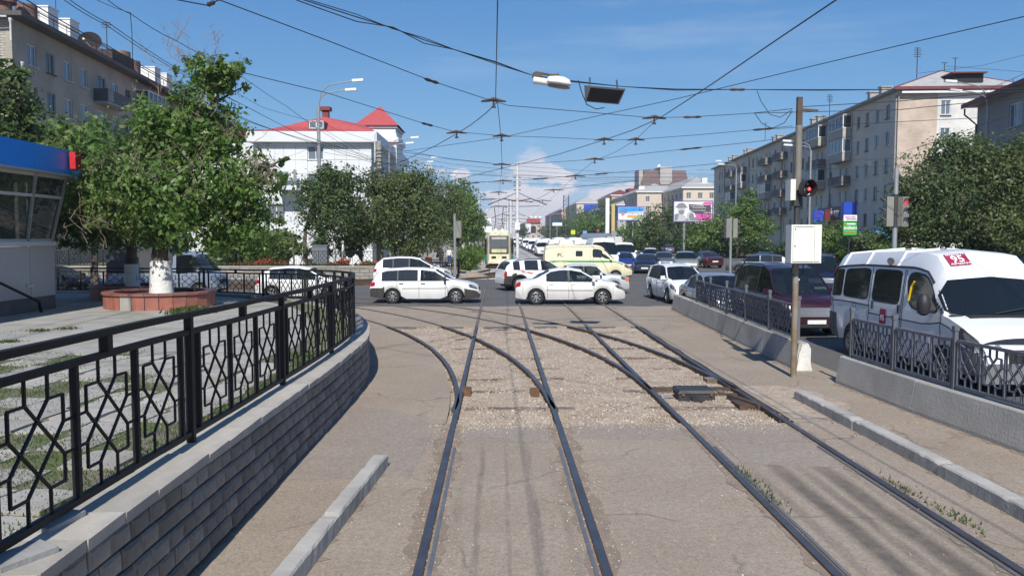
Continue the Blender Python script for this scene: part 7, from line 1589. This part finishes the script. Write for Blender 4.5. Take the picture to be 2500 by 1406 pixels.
b.build('dark_lens', m_lens, hdo); b = MB(); b.tube([(.1*math.cos(a), -.07, -.03+.1*math.sin(a)) for a in np.linspace(math.pi*1.15, math.pi*1.85, 8)], .012, 5); b.build('lens_rim', m_lens, hdo)
b = MB(); b.tube([(-.05, 0, 2.25), (-.12, -.05, 2.05), (.05, -.02, 1.95), (.13, -.03, 2.1), (.1, -.1, 2.26)], .012, 5); b.build('cable', m_blk, T)
# ---- traffic lights
m_tlgrey = M('traffic_light_housing', (.22, .215, .185), .6, .15, 3)
def tlhead(parent, loc, rz, lit=None, sc=1.0):
    h = MB().box((0, 0, 0), (.34*sc, .22*sc, 1.0*sc)).build('light_head', m_tlgrey, parent, loc=loc, rz=rz)
    for k, z in enumerate((.32, 0, -.32)):
        v = MB(); n_ = 14
        for j in range(n_):
            a0, a1 = math.pi*(-.15+1.3*j/n_), math.pi*(-.15+1.3*(j+1)/n_); q = lambda a, y: (.135*sc*math.cos(a), y, z*sc+.135*sc*math.sin(a)); y1 = -.11*sc-.2*sc*math.sin(max(.1, min(math.pi-.1, (a0+a1)/2)))
            v.quad(q(a0, -.11*sc), q(a1, -.11*sc), q(a1, y1), q(a0, y1))
        v.build('visor', m_blkd, h); l = MB(); l.lathe([(.12*sc, -.112*sc), (.10*sc, -.13*sc), (.01, -.14*sc)], (0, 0, z*sc), 16, 'y'); l.build('lens', m_redlit2 if lit == k else m_lens, h)
m_redlit2 = emit('red_lamp_lens', (.9, .09, .12), .42)
p = at(2189, 412, 20.5); T = thing('traffic_light', 'traffic light showing red behind the minibus', 'traffic light', (p.x, 20.5, 0)); MB().tube([(0, 0, .1), (0, 0, p.z)], [.07, .055], 10).build('pole', m_pole, T, True); MB().tube([(0, 0, 3.0), (0, 0, 3.85)], .075, 8).build('mounting_sleeve', m_iron, T)
tlhead(T, (.17, -.05, at(2200, 517, 20.5).z), R(28), 0, .76); tlhead(T, (-.16, .02, at(2200, 517, 20.5).z), R(-100), None, .76)
p = at(1785, 530, 40); T = thing('traffic_light', 'traffic light with two dark heads seen side-on behind the silver saloon', 'traffic light', (p.x, 40, 0)); MB().tube([(0, 0, 0), (0, 0, p.z)], .06, 8).build('pole', m_pole, T, True); z = at(1785, 557, 40).z
tlhead(T, (.22, 0, z), R(75), None, .95); tlhead(T, (-.2, 0, z), R(-80), None, .95)
p = at(1110, 522, 52); T = thing('traffic_light', 'bare grey post with traffic light head seen from behind left of the tram', 'traffic light', (p.x, 52, 0)); MB().tube([(0, 0, 0), (0, 0, p.z)], .085, 8).build('pole', m_pole, T, True); tlhead(T, (.26, .05, at(1110, 560, 52).z), R(165), None, 1.1)
# ---- billboards
def billboard(label, px0, px1, py0, py1, Y, frame_m, legpx):
    a, b_ = at(px0, py1, Y), at(px1, py0, Y); T = thing('billboard', label, 'billboard', (a.x, Y, 0)); w_, h_ = b_.x-a.x, b_.z-a.z
    MB().box((w_/2, 0, a.z+h_/2), (w_+.25, .28, h_+.25)).build('frame', frame_m, T); MB().box((w_/2, -.15, a.z+h_/2), (w_, .03, h_)).build('poster', M('white_poster', (.80, .80, .80), .5, .04), T)
    xl = at(legpx, 560, Y).x-a.x; MB().tube([(xl, .15, 0), (xl, .15, a.z+h_/2)], .16, 8).build('leg', m_pole, T)
    def flat(name, pts, m, d): MB().poly([(x*w_, -.168-d, a.z+z*h_) for x, z in pts]).build(name, m, T)
    def txt(s, x, z, size, m, d=.012): text('lettering', s, size*h_, m, T, frame4((x*w_, -.17-d, a.z+z*h_), (1, 0, 0), (0, 0, 1)), .002)
    return T, flat, txt
ell = lambda cx, cz, rx, rz, n=20, a0=0, a1=2*math.pi: [(cx+rx*math.cos(a0+(a1-a0)*k/n), cz+rz*math.sin(a0+(a1-a0)*k/n)) for k in range(n if a1-a0 > 6.2 else n+1)]
m_pinkp = M('magenta_print', (.72, .10, .43), .5, .03); m_dkp = M('charcoal_print', (.075, .07, .08), .5, .05); m_g1 = M('light_grey_print', (.50, .50, .54), .5, .08, 2); m_g2 = M('mid_grey_print', (.23, .23, .26), .5, .1, 3); m_vio = M('violet_frame', (.09, .07, .25), .5)
T, F_, TX = billboard('billboard with pink corner and grey portrait of a man in a hat', 1645, 1738, 493, 540, 108, m_vio, 1671)
F_('pink_shape', [(.62, .02), (.99, .02), (.99, .40), (.54, .40)], m_pinkp, .002); F_('pink_shape', [(.72, .86), (.80, .98), (.99, .98), (.99, .83)], m_pinkp, .002)
F_('dark_band', [(.38, .88), (.40, .55), (.56, .38), (.97, .34), (.97, .82), (.7, .84)], m_dkp, .006)
F_('shoulder', [(.01, .02), (.01, .34), (.07, .40), (.13, .36), (.20, .2), (.3, .02)], m_g2, .004); F_('shirt', [(.08, .02), (.13, .36), (.24, .34), (.32, .2), (.3, .02)], m_g1, .006); F_('face', ell(.19, .60, .10, .25), m_g1, .008); F_('hat', ell(.19, .74, .13, .20, 12, 0, math.pi)+[(.04, .70)], m_g2, .011); F_('brim', ell(.19, .72, .17, .05), m_g2, .012); F_('beard', ell(.19, .46, .08, .12), m_g2, .011); F_('second_face', ell(.42, .26, .09, .22), m_g1, .008); F_('hair', ell(.46, .22, .07, .2), m_g2, .010); F_('jacket', [(.28, .02), (.36, .2), (.46, .1), (.6, .25), (.66, .02)], m_g2, .006)
TX('НАЗВАЛА ТАКИЕ', .60, .78, .085, m_wl); TX('НЕЗАБЫВАЕМЫЕ', .66, .69, .085, m_wl); TX('Имена на Той Жизни', .62, .55, .085, m_wl); TX('ЧАЕФ', .86, .42, .12, m_wl)
T, F_, TX = billboard('billboard with blue sky, sunset field and a smiling person in white', 1509, 1571, 506, 537, 148, m_blue, 1545)
F_('blue_sky', [(.01, .5), (.99, .5), (.99, .98), (.01, .98)], M('sky_blue_print', (.05, .30, .72), .5, .25, .6), .002); F_('pale_sky', [(.35, .42), (.99, .42), (.99, .68), (.35, .62)], M('pale_blue_print', (.55, .70, .82), .5, .1, .6), .004); F_('orange_field', [(.3, .18), (.99, .10), (.99, .36), (.4, .38)], M('orange_field_print', (.72, .38, .10), .5, .2, .6), .004); F_('green_field', [(.5, .03), (.99, .03), (.99, .24), (.8, .3)], M('green_field_print', (.22, .36, .20), .5, .2, .6), .006)
F_('shirt', [(.02, .02), (.03, .18), (.12, .3), (.28, .3), (.42, .1), (.44, .02)], m_wsign, .008); F_('face', ell(.18, .5, .075, .2), M('skin_print', (.60, .28, .17), .5), .010); F_('hair', ell(.19, .66, .085, .13), m_g2, .012); TX('Доверие и развитие', .63, .56, .10, m_redl, .014)
T, F_, TX = billboard('white double hoarding left of the tram roof', 1180, 1199, 554, 567, 175, m_lampw, 1190); TX('—', .7, .5, .3, m_g2)
T, F_, TX = billboard('pale blue hoarding over the far trees', 1189, 1199, 535, 544, 240, m_lampw, 1194)
T, F_, TX = billboard('bright cyan banner sign below the far pinkish block', 1349, 1372, 544, 551, 300, M('cyan_banner', (.08, .42, .72), .5), 1360); F_('white_swoosh', [(.05, .2), (.5, .5), (.95, .3), (.95, .7), (.5, .85), (.05, .5)], m_wsign, .004)
def roadsign(label, px, py, Y, m, shape, s):
    p = at(px, py, Y); T = thing('road_sign', label, 'road sign', (p.x, Y, 0)); MB().tube([(0, .06, 0), (0, .06, p.z)], .05, 6).build('post', m_pole, T); b = MB()
    if shape == 'o': b.lathe([(s, -.02), (s, .02)], (0, 0, p.z), 18, 'y')
    else: b.box((0, 0, p.z), (s*2, .04, s*2))
    b.build('plate', m, T)
roadsign('yellow-green square crossing sign over the far vehicles', 1399, 567, 160, M('lime_sign', (.60, .68, .05), .5), 's', .42); roadsign('blue square road sign right of the lime sign', 1428, 568, 160, M('pale_blue_sign', (.20, .34, .68), .5), 's', .38); roadsign('grey round sign seen from behind near the pylons', 1500, 571, 130, m_pole, 'o', .42); roadsign('red round sign beside the pylons', 1460, 563, 170, M('faded_red_sign', (.45, .06, .15), .5), 'o', .28)
# ---- pole-mounted lamp and dark signal hung on the feeder bundle
ZC = 5.75
wire_m = M('overhead_wire', (.022, .022, .026), .5, .1); ins_m = M('insulator_brown', (.05, .04, .038), .6, .2)
def wire(label, pts, r=.012, ins=(), name='overhead_wire', cat='wire', group=None, sag=0.0, z=None, hang=()):
    P = []
    for q in pts:
        if isinstance(q, Vector): P.append(q)
        elif len(q) == 3: P.append(gp(q[0], q[1], q[2]))
        else: P.append(gp(q[0], q[1], z if z else ZC))
    out_ = lambda q: not isinstance(q, Vector) and (q[0] < 5 or q[0] > 2495 or q[1] < 5)
    if len(P) > 1:      # cables run on past the edge of the picture
        if out_(pts[0]): P.insert(0, P[0]+(P[0]-P[1]).normalized()*14)
        if out_(pts[-1]): P.append(P[-1]+(P[-1]-P[-2]).normalized()*14)
    D = [P[0]]
    for i in range(len(P)-1):
        n = 6
        for k in range(1, n+1): t = k/n; D.append(P[i].lerp(P[i+1], t)-Vector((0, 0, sag*4*t*(1-t))))
    T = thing(name, label, cat, (0, 0, 0), 0, group); MB().tube(D, r*.70, 5).build('cable', wire_m, T)
    for (px, py, L, rr) in ins:
        q = gp(px, py, z or ZC); i = min(range(len(D)-1), key=lambda k: ((D[k]+D[k+1])/2-q).length); d = (D[i+1]-D[i]).normalized(); t = max(0, min((D[i+1]-D[i]).length, (q-D[i]).dot(d))); c = D[i]+d*t
        b = MB(); b.tube([c-d*L/2, c-d*L*.3, c, c+d*L*.3, c+d*L/2], [rr*.5, rr, rr*.7, rr, rr*.5], 7); b.build('insulator', ins_m, T)
    for (px, py, L) in hang:
        c = gp(px, py, z or ZC); b = MB(); b.tube([c-Vector((L/2, 0, .02)), c-Vector((L*.25, 0, 0)), c+Vector((0, 0, .03)), c+Vector((L*.25, 0, 0)), c+Vector((L/2, 0, -.02))], [.018, .035, .05, .035, .018], 6); b.tube([c, c-Vector((0, 0, .14))], .022, 5); b.tube([c-Vector((.05, 0, .14)), c+Vector((.05, 0, -.14))], .025, 5); b.build('hanger', ins_m, T)
    return T
wire('trolley wire straight above the left track down to the tram', [(1216, -60), (1210, 240), (1215, 255), (1223, 335), (1226, 404), (1222, 440), (1217, 500), (1216, 530), (1216, 558)], .013, name='trolley_wire')
wire('trolley wire curving left from the big hanger over the left track', [(1212, 252), (1185, 278), (1150, 305), (1115, 327), (1060, 358), (985, 393), (900, 425), (800, 452)], .016, name='trolley_wire')
wire('thick trolley wire from the top right down to the middle hanger and curving left', [(2090, -32), (1905, 92), (1735, 208), (1612, 288), (1545, 318), (1472, 343), (1360, 378), (1240, 408), (1130, 435), (960, 482)], .016, name='trolley_wire')
wire('trolley wire continuing from the middle hanger along the right track', [(1605, 290), (1552, 342), (1502, 372), (1452, 392), (1404, 430), (1370, 462), (1330, 500), (1290, 535), (1262, 558)], .011, name='trolley_wire')
wire('span wire from the top left to the big hanger and on to the signal post', [(480, -20), (800, 100), (1050, 197), (1180, 240), (1240, 258), (1420, 273), (1590, 288), (1690, 286), (1835, 277), (1935, 266)], .011, [(1055, 198, .5, .035), (1690, 286, .45, .035)], 'span_wire', hang=[(1205, 246, .55), (1597, 288, .6)])
wire('lower span wire through three hangers in mid sky', [(560, 170), (800, 228), (1035, 302), (1110, 322), (1225, 332), (1350, 336), (1475, 342), (1552, 341), (1700, 330), (1870, 315), (1935, 308)], .011, [(1045, 304, .6, .035), (1865, 316, .6, .035)], 'span_wire', hang=[(1115, 324, .6), (1225, 332, .55), (1475, 341, .6), (1552, 341, .55)])
wire('third span wire passing the white catenary pole top', [(985, 372), (1100, 388), (1225, 402), (1340, 397), (1455, 389), (1600, 372), (1840, 347), (1935, 335)], .012, [(1678, 362, .9, .035)], 'span_wire', hang=[(1225, 402, .75), (1452, 389, .75)])
wire('fourth span wire below the pole top with two hangers', [(1080, 470), (1140, 448), (1228, 442), (1300, 438), (1405, 430), (1580, 415), (1750, 400)], .014, [(1150, 447, 1.2, .04), (1325, 437, 1.2, .04), (1460, 424, .9, .04)], 'span_wire', hang=[(1228, 442, 1.0), (1405, 430, 1.0)])
wire('low span wire with hangers close above the tram', [(1150, 488), (1220, 486), (1300, 493), (1352, 464), (1420, 455), (1560, 440)], .02, [(1180, 486, 1.6, .05), (1300, 492, 1.6, .05)], 'span_wire', hang=[(1217, 470, 1.2), (1352, 464, 1.3), (1325, 490, 1.5)])
wire('long thin wire rising to the upper right corner', [(985, 370), (1225, 336), (1430, 290), (1660, 240), (2000, 158), (2280, 92), (2540, 32)], .012, name='stay_wire', z=6.1)
GB = 'cable bundle carrying the hung lamp'
ZB = 6.5
for k, (dy, dz, rr) in enumerate(((0, 0, .015), (7, .0, .014), (-4, .05, .011))):
    wire(('thick main cable of the bundle that carries the lamp and dark signal', 'slack lower cable of the bundle above the lamp', 'thin upper cable of the lamp bundle')[k], [(640, -38+dy), (740, 0+dy), (870, 42+dy*1.6), (960, 70-dy*.4), (1035, 98+dy*1.2), (1110, 122), (1210, 153+dy*.5), (1295, 183), (1380, 197+dy*.3), (1520, 212), (1650, 219+dy*.3), (1800, 219), (2000, 220+dy*.2), (2200, 219), (2520, 217)], rr, [(1800, 219, .4, .04)] if k == 0 else (), 'feeder_cable', group=GB, z=ZB)
p = gp(1302, 199, 6.3); T = thing('hung_lamp', 'white cobra-head lamp hanging from the cable bundle', 'lamp', p); 
b = MB(); d = Vector((.42, -.02, -.07)); b.tube([(0, 0, .03), (.38, 0, -.03)], [.085, .075], 10); b.build('gear_housing', m_lampw, T, True); b = MB(); b.lathe([(.05, -.36), (.16, -.30), (.21, -.12), (.21, .05), (.15, .18), (.03, .24)], (0, 0, 0), 16, 'x'); b.v = [(x*1.0+.64, y*.9, z*.75 if z > 0 else z*.35) for x, y, z in b.v]; o = b.build('canopy', m_lampw, T, True); o.rotation_euler = (0, R(8), 0); o.location = (0, 0, .04)
b = MB(); b.lathe([(.02, -.34), (.15, -.28), (.195, -.1), (.195, .05), (.14, .16), (.02, .2)], (0, 0, 0), 16, 'x'); b.v = [(x+.66, y*.9, -abs(z)*.2-.035) for x, y, z in b.v]; o = b.build('diffuser', m_lens, T, True); o.rotation_euler = (0, R(8), 0)
b = MB(); b.tube([(-.02, 0, .08), (.05, 0, .2), (.5, 0, .12), (.58, 0, .16)], .03, 5); b.box((.1, 0, .14), (.22, .1, .1)); b.box((.45, 0, .12), (.16, .08, .08)); b.build('clamp', M('aged_clamp', (.10, .075, .06), .8, .3, 8), T)
p = gp(1476, 233, 6.1); T = thing('hung_signal', 'dark rectangular signal box hanging from the cable bundle', 'traffic signal', p, R(-6)); sc = p.y/1950
b = MB(); A = [(-48, 25), (50, 12), (32, -25), (-50, -14)]
k = 0
fr_ = [(x*sc, -.13, z*sc) for x, z in [(-49, 22), (50, 12), (34, -25), (-47, -17)]]; bk = [(x*sc*1.0, .16, z*sc+.03) for x, z in [(-49, 24), (50, 14), (34, -22), (-47, -14)]]
b.v = fr_+bk; b.f = [(3, 2, 1, 0)[::-1], (4, 5, 6, 7), (0, 1, 5, 4), (1, 2, 6, 5), (2, 3, 7, 6), (3, 0, 4, 7)]; b.f = [tuple(reversed(f)) for f in b.f]; b.build('housing', M('slate_grey_housing', (.03, .034, .042), .45, .1), T); b = MB(); b.poly([(x*sc, -.138, z*sc) for x, z in [(-34, 16), (46, 8), (31, -22), (-44, -15)]]); b.build('dark_screen', M('dull_black_screen', (.006, .006, .008), .8, .1, spec=.1), T)
b = MB(); b.tube([(-.35, 0, .25), (-.35, 0, .42)], .02, 5); b.tube([(.3, 0, .15), (.28, 0, .35)], .02, 5); b.build('suspension', m_metal, T); b = MB(); b.tube([(-.62, 0, .36), (-.55, 0, .1), (-.42, -.05, -.22), (-.2, -.05, -.33), (.0, -.05, -.3)], .012, 5); b.build('cable', wire_m, T)
# hanging jumper loops near the signal post
wire('slack jumper loop hanging left of the signal post top', [(1848, 222, 6.4), (1858, 248, 6.2), (1880, 280, 5.9), (1905, 287, 5.6), (1932, 270, 5.3)], .012, name='jumper_cable'); wire('lower jumper loop between the span wires left of the signal post', [(1842, 276, 5.8), (1860, 302, 5.6), (1885, 314, 5.5), (1915, 300, 5.3), (1934, 272, 5.25)], .012, name='jumper_cable')
# wires right of the signal post, in front of the beige block
GRW = 'thin wires across the right side'
for k, (pts, z, lab) in enumerate((([(1947, 262), (2200, 247), (2520, 220)], 5.6, 'wire from the signal post bracket to the right edge'), ([(1840, 277), (2200, 268), (2520, 236)], 5.7, 'long wire just below the bracket wire on the right'), ([(1870, 316), (2150, 300), (2520, 282)], 6.2, 'wire crossing the top storey of the beige block'), ([(1935, 395), (2200, 388), (2520, 340)], 8.0, 'wire crossing the middle storey of the beige block'), ([(1700, 415), (1935, 418), (2250, 400), (2520, 366)], 8.4, 'second wire crossing the middle storey of the beige block'), ([(2240, 180), (2400, 160), (2520, 130)], 13, 'thin roof wire from the mast to the upper right'), ([(2310, 162), (2420, 170), (2520, 178)], 13, 'second thin roof wire at the upper right'), ([(2180, 380), (2330, 330), (2520, 262)], 9, 'slanting wire across the pink end wall'))):
    wire(lab, pts, .012 if z < 7 else .014, group=GRW, z=z)
# bundles on the left
GLW = 'cables along the left street'
for k, (pts, z, r_, lab) in enumerate((([(25, -8), (250, 110), (440, 215), (600, 295), (760, 345), (925, 395)], 8.2, .02, 'upper thick cable crossing the left brick block'), ([(45, -12), (262, 112), (452, 216), (610, 296), (770, 352), (925, 402)], 8.1, .02, 'thick cable just under the upper one at left'), ([(150, -4), (260, 62), (430, 172), (600, 260), (740, 330), (925, 388)], 8.6, .016, 'cable pair left strand passing behind the big poplar'), ([(164, -4), (270, 60), (440, 172), (610, 265), (750, 335), (925, 392)], 8.6, .016, 'cable pair right strand passing behind the big poplar'), ([(255, -6), (320, 35), (430, 100), (560, 165), (700, 260), (800, 330), (925, 405)], 8.0, .013, 'single cable over the poplar top to the wrapped pole'), ([(505, 180), (640, 262), (780, 300), (925, 350)], 8.5, .012, 'slack cable from the poplar to the red roof'), ([(600, 345), (780, 352), (925, 372)], 8.8, .012, 'flat cable across the white building front'), ([(560, 420), (700, 385), (780, 350)], 8.8, .012, 'cable rising left to the tall double lamp'), ([(640, 440), (780, 425), (925, 408)], 7.2, .012, 'low cable across the lower white cladding'), ([(790, 372), (860, 382), (925, 390)], 8.5, .014, 'short cable from the tall lamp to the wrapped pole'), ([(790, 315), (850, 350), (925, 400)], 8.8, .012, 'drooping cable from the tall lamp dormer height'))):
    wire(lab, pts, r_, group=GLW, z=z, sag=.04)
q = gp(320, 32, 8.0); wire('short hanging cable end below the single cable at upper left', [(318, 32, 8.0), (322, 80, 7.6), (324, 150, 7.0)], .012, name='hanging_cable'); wire('branch cable joining at upper left', [(230, -2, 8.2), (280, 20, 8.1), (320, 33, 8.0)], .01, name='hanging_cable')
wire('short wire with clamp at the top centre left', [(420, -2), (505, 14), (545, -4)], .016, [(508, 8, .25, .045)], z=6.8, name='hanging_cable')
for k, (y0, y1, z) in enumerate(((356, 436, 8.4), (368, 446, 8.4), (384, 452, 8.0), (398, 455, 7.8), (412, 440, 7.4), (425, 462, 7.2))):
    wire(('top', 'second', 'third', 'fourth', 'fifth', 'lowest')[k]+' of the parallel cables crossing behind the white catenary pole', [(930, y0), (1100, y0+(y1-y0)*.42), (1260, y0+(y1-y0)*.62), (1500, y0+(y1-y0)*.82), (1745, y1-10)], .016, group='cables crossing the junction', z=z)
# ---- people
SK = M('skin', (.42, .22, .15), .55, .08); CLW = M('white_cotton', (.72, .72, .70), .9, .06); CLB = M('blue_jeans', (.045, .07, .15), .9, .1); CLD = M('dark_cloth', (.03, .03, .035), .9, .1); HAIR = M('dark_hair', (.02, .015, .012), .6, .1); BEI = M('beige_cloth', (.48, .44, .36), .9, .08)
def skinned(name, J, E, m, parent, root=0, sub=2):
    me = bpy.data.meshes.new(name); me.from_pydata([j[0] for j in J], E, []); me.materials.append(m); o = link(name, me, parent)
    o.modifiers.new('Skin', 'SKIN').use_smooth_shade = True
    if not me.skin_vertices: me.attributes  # layer is made with the modifier
    for i, j in enumerate(J): sv = me.skin_vertices[0].data[i]; sv.radius = j[1]; sv.use_root = i == root
    s = o.modifiers.new('Subsurf', 'SUBSURF'); s.levels = sub; s.render_levels = sub; return o
def person(label, loc, rz, H=1.72, top=CLW, legs=CLB, hair=HAIR, stride=.18, hat=None, seated=False, group=None):
    T = thing('person', label, 'person', loc, rz, group); k = H/1.72; V = lambda *p: tuple(q*k for q in p); r = lambda a, b: (a*k, b*k)
    if not seated:
        J = [(V(0, 0, .95), r(.13, .15)), (V(0, .0, 1.15), r(.105, .13)), (V(.01, 0, 1.34), r(.12, .17)), (V(.0, 0, 1.47), r(.05, .055)), (V(.02, 0, 1.54), r(.048, .05)), (V(0, .17, 1.40), r(.055, .055)), (V(-.06, .22, 1.13), r(.042, .042)), (V(.06, .22, .90), r(.032, .032)), (V(0, -.17, 1.40), r(.055, .055)), (V(.06, -.22, 1.13), r(.042, .042)), (V(.16, -.2, .92), r(.032, .032)),
             (V(0, .09, .9), r(.085, .085)), (V(stride*.45, .09, .50), r(.06, .06)), (V(stride*.55, .09, .09), r(.042, .042)), (V(stride*.55+.15, .09, .035), r(.035, .045)), (V(0, -.09, .9), r(.085, .085)), (V(-stride*.3, -.09, .50), r(.06, .06)), (V(-stride, -.09, .10), r(.042, .042)), (V(-stride+.14, -.09, .035), r(.035, .045))]
        body = skinned('body', J, [(0, 1), (1, 2), (2, 3), (3, 4), (2, 5), (5, 6), (6, 7), (2, 8), (8, 9), (9, 10), (0, 11), (11, 12), (12, 13), (13, 14), (0, 15), (15, 16), (16, 17), (17, 18)], top, T)
        L1 = [(V(0, 0, .96), r(.14, .155)), (V(0, .09, .9), r(.095, .095)), (V(stride*.45, .09, .50), r(.072, .072)), (V(stride*.55, .09, .12), r(.058, .058)), (V(0, -.09, .9), r(.095, .095)), (V(-stride*.3, -.09, .50), r(.072, .072)), (V(-stride, -.09, .13), r(.058, .058))]
        skinned('trousers', L1, [(0, 1), (1, 2), (2, 3), (0, 4), (4, 5), (5, 6)], legs, T)
        hz, hx = 1.615, .03
        for s_ in (1, -1):
            b = MB(); c = V(.07 if s_ > 0 else .17, s_*.21, .86); b.box(c, (.05*k, .03*k, .09*k), taper=.8); 
            for f in range(4): b.bar((c[0]+(f-1.5)*.013*k, c[1], c[2]-.04*k), (c[0]+(f-1.5)*.014*k+.01, c[1], c[2]-(.10-.01*abs(f-1.5))*k), .011*k)
            b.bar((c[0]+.02*k, c[1], c[2]), (c[0]+.05*k, c[1], c[2]-.05*k), .013*k); b.build('hand', SK, T)
    else:
        J = [(V(0, 0, .08), r(.13, .16)), (V(-.04, 0, .30), r(.11, .15)), (V(-.07, 0, .50), r(.115, .18)), (V(-.07, 0, .62), r(.05, .055)), (V(-.05, 0, .69), r(.047, .05)), (V(-.05, .18, .52), r(.055, .055)), (V(.14, .2, .32), r(.045, .045)), (V(.40, .15, .38), r(.035, .035)), (V(-.05, -.18, .52), r(.055, .055)), (V(.14, -.2, .32), r(.045, .045)), (V(.40, -.15, .38), r(.035, .035)), (V(.4, .1, .1), r(.075, .075)), (V(.4, -.1, .1), r(.075, .075))]
        skinned('body', J, [(0, 1), (1, 2), (2, 3), (3, 4), (2, 5), (5, 6), (6, 7), (2, 8), (8, 9), (9, 10), (0, 11), (0, 12)], top, T); hz, hx = .77, -.04
        for s_ in (1, -1): MB().box(V(.43, s_*.14, .39), (.08*k, .04*k, .07*k)).build('hand', SK, T)
    b = MB(); b.lathe([(.01, -.115), (.05, -.10), (.072, -.04), (.078, .02), (.07, .075), (.04, .108), (.005, .118)], n=14); b.v = [((x*1.15+(.012 if z < -.03 and x > 0 else 0))*k+hx*k, y*k, z*k+hz*k) for x, y, z in b.v]; hd_ = b.build('head', SK, T, True)
    b = MB(); b.bar(V(hx+.085, 0, hz+.01), V(hx+.108, 0, hz-.03), .022*k); b.build('nose', SK, hd_); b = MB()
    for s_ in (1, -1): b.box(V(hx+.078, s_*.03, hz+.02), (.012*k, .02*k, .008*k)); b.box(V(hx, s_*.08, hz-.005), (.035*k, .015*k, .05*k))
    b.box(V(hx+.082, 0, hz-.062), (.01*k, .04*k, .008*k)); b.build('features', HAIR, hd_)
    b = MB(); b.lathe([(.083, -.01), (.084, .04), (.074, .09), (.04, .122), (.005, .128)], n=14); b.v = [((x*1.12-.018)*k+hx*k, y*k, z*k+hz*k) for x, y, z in b.v]; b.build('hair' if not hat else 'cap', hat or hair, hd_, True)
    if hat: MB().box(V(hx+.12, 0, hz+.045), (.1*k, .14*k, .012*k)).build('cap_peak', hat, hd_)
    return T
p = at(838, 640, 55.4); person('man in white shirt and beige cap walking behind the far fence', (p.x, 55.4, .75), HL, 1.72, CLW, BEI, hat=BEI, stride=.2)
p = at(817, 640, 56.2); person('person in white with pale hood beside the man in the beige cap', (p.x, 56.2, .75), HL, 1.58, CLW, CLW, hair=CLW, stride=.05)
p = at(1097, 620, 74); person('woman in white top and blue jeans on the left pavement', (p.x, 74, .12), TO, 1.68, CLW, CLB)
p = at(1077, 620, 70); person('person in dark clothes beside the woman in blue jeans', (p.x, 70, .12), AW, 1.72, CLD, CLD)
p = at(1139, 600, 105); person('cyclist-height person in black further down the pavement', (p.x, 105, .12), AW, 1.75, CLD, CLD, group='distant walkers on the left pavement')
for k, (px, Y) in enumerate(((1128, 118), (1150, 128), (1159, 150))): p = at(px, 600, Y); person(('distant walker in white under the elm row', 'distant walker in dark clothes past the bush', 'farthest walker on the left pavement')[k], (p.x, Y, .12), AW if k else TO, 1.7, (CLW, CLD, CLB)[k], CLD, group='distant walkers on the left pavement')
def driver(label, c, rz, side_y, dx, z, top=CLD, hair=HAIR):
    v = Matrix.Rotation(rz, 3, 'Z') @ Vector((dx, side_y, 0)); return person(label, (c[0]+v.x, c[1]+v.y, z), rz, 1.66, top, CLD, hair, seated=True)
driver('driver at the wheel of the white estate car with black bumpers', (-3.03, 33.9), HR, -.36, .10, .46)
driver('driver in white shirt in the white saloon car', (2.98, 33.3), HR, -.36, .10, .47, CLW)
driver('driver in the half hidden white people carrier', (-4.95, 47.2), HR, -.36, .15, .55)
driver('driver in the white people carrier facing the camera', (7.75, 34.4), TO+R(4), .36, .2, .55)
driver('driver in the silver saloon by the lattice fence', (7.85, 28.3), TO, .36, .1, .47)
driver('driver in blue in the maroon minivan', (8.65, 24.0), TO, .38, .45, .78, CLB)
# ================================================================== haze over the far avenue
hz = bpy.data.materials.new('haze'); hz.use_nodes = True; hn = hz.node_tree.nodes; hl = hz.node_tree.links
for x in list(hn):
    if x.type == 'BSDF_PRINCIPLED': hn.remove(x)
pv = hn.new('ShaderNodeVolumePrincipled'); pv.inputs['Density'].default_value = .00036; pv.inputs['Color'].default_value = (.86, .92, 1, 1); pv.inputs['Anisotropy'].default_value = .2
hl.new(pv.outputs[0], hn['Material Output'].inputs['Volume'])
b = MB().box((0, 460, 16.4), (700, 980, 35.2)); HAZE = True
if HAZE: b.build('haze', hz, kind='stuff')
# set every empty on the ground below its parts
bpy.context.view_layer.update()
for o in list(S.objects):
    if o.parent is None and o.type == 'EMPTY' and o.location.length < 1e-6 and o.children:
        P = [c.matrix_local @ Vector(q) for c in o.children if c.type == 'MESH' for q in c.bound_box]
        if not P: continue
        mn = [min(p[i] for p in P) for i in range(3)]; mx_ = [max(p[i] for p in P) for i in range(3)]; base = Vector(((mn[0]+mx_[0])/2, (mn[1]+mx_[1])/2, mn[2])); o.location = base
        for c in o.children: c.location = Vector(c.location)-base
for o in S.objects:      # a part's label only where its thing gives it one
    if o.parent is not None and 'category' in o: del o['category']
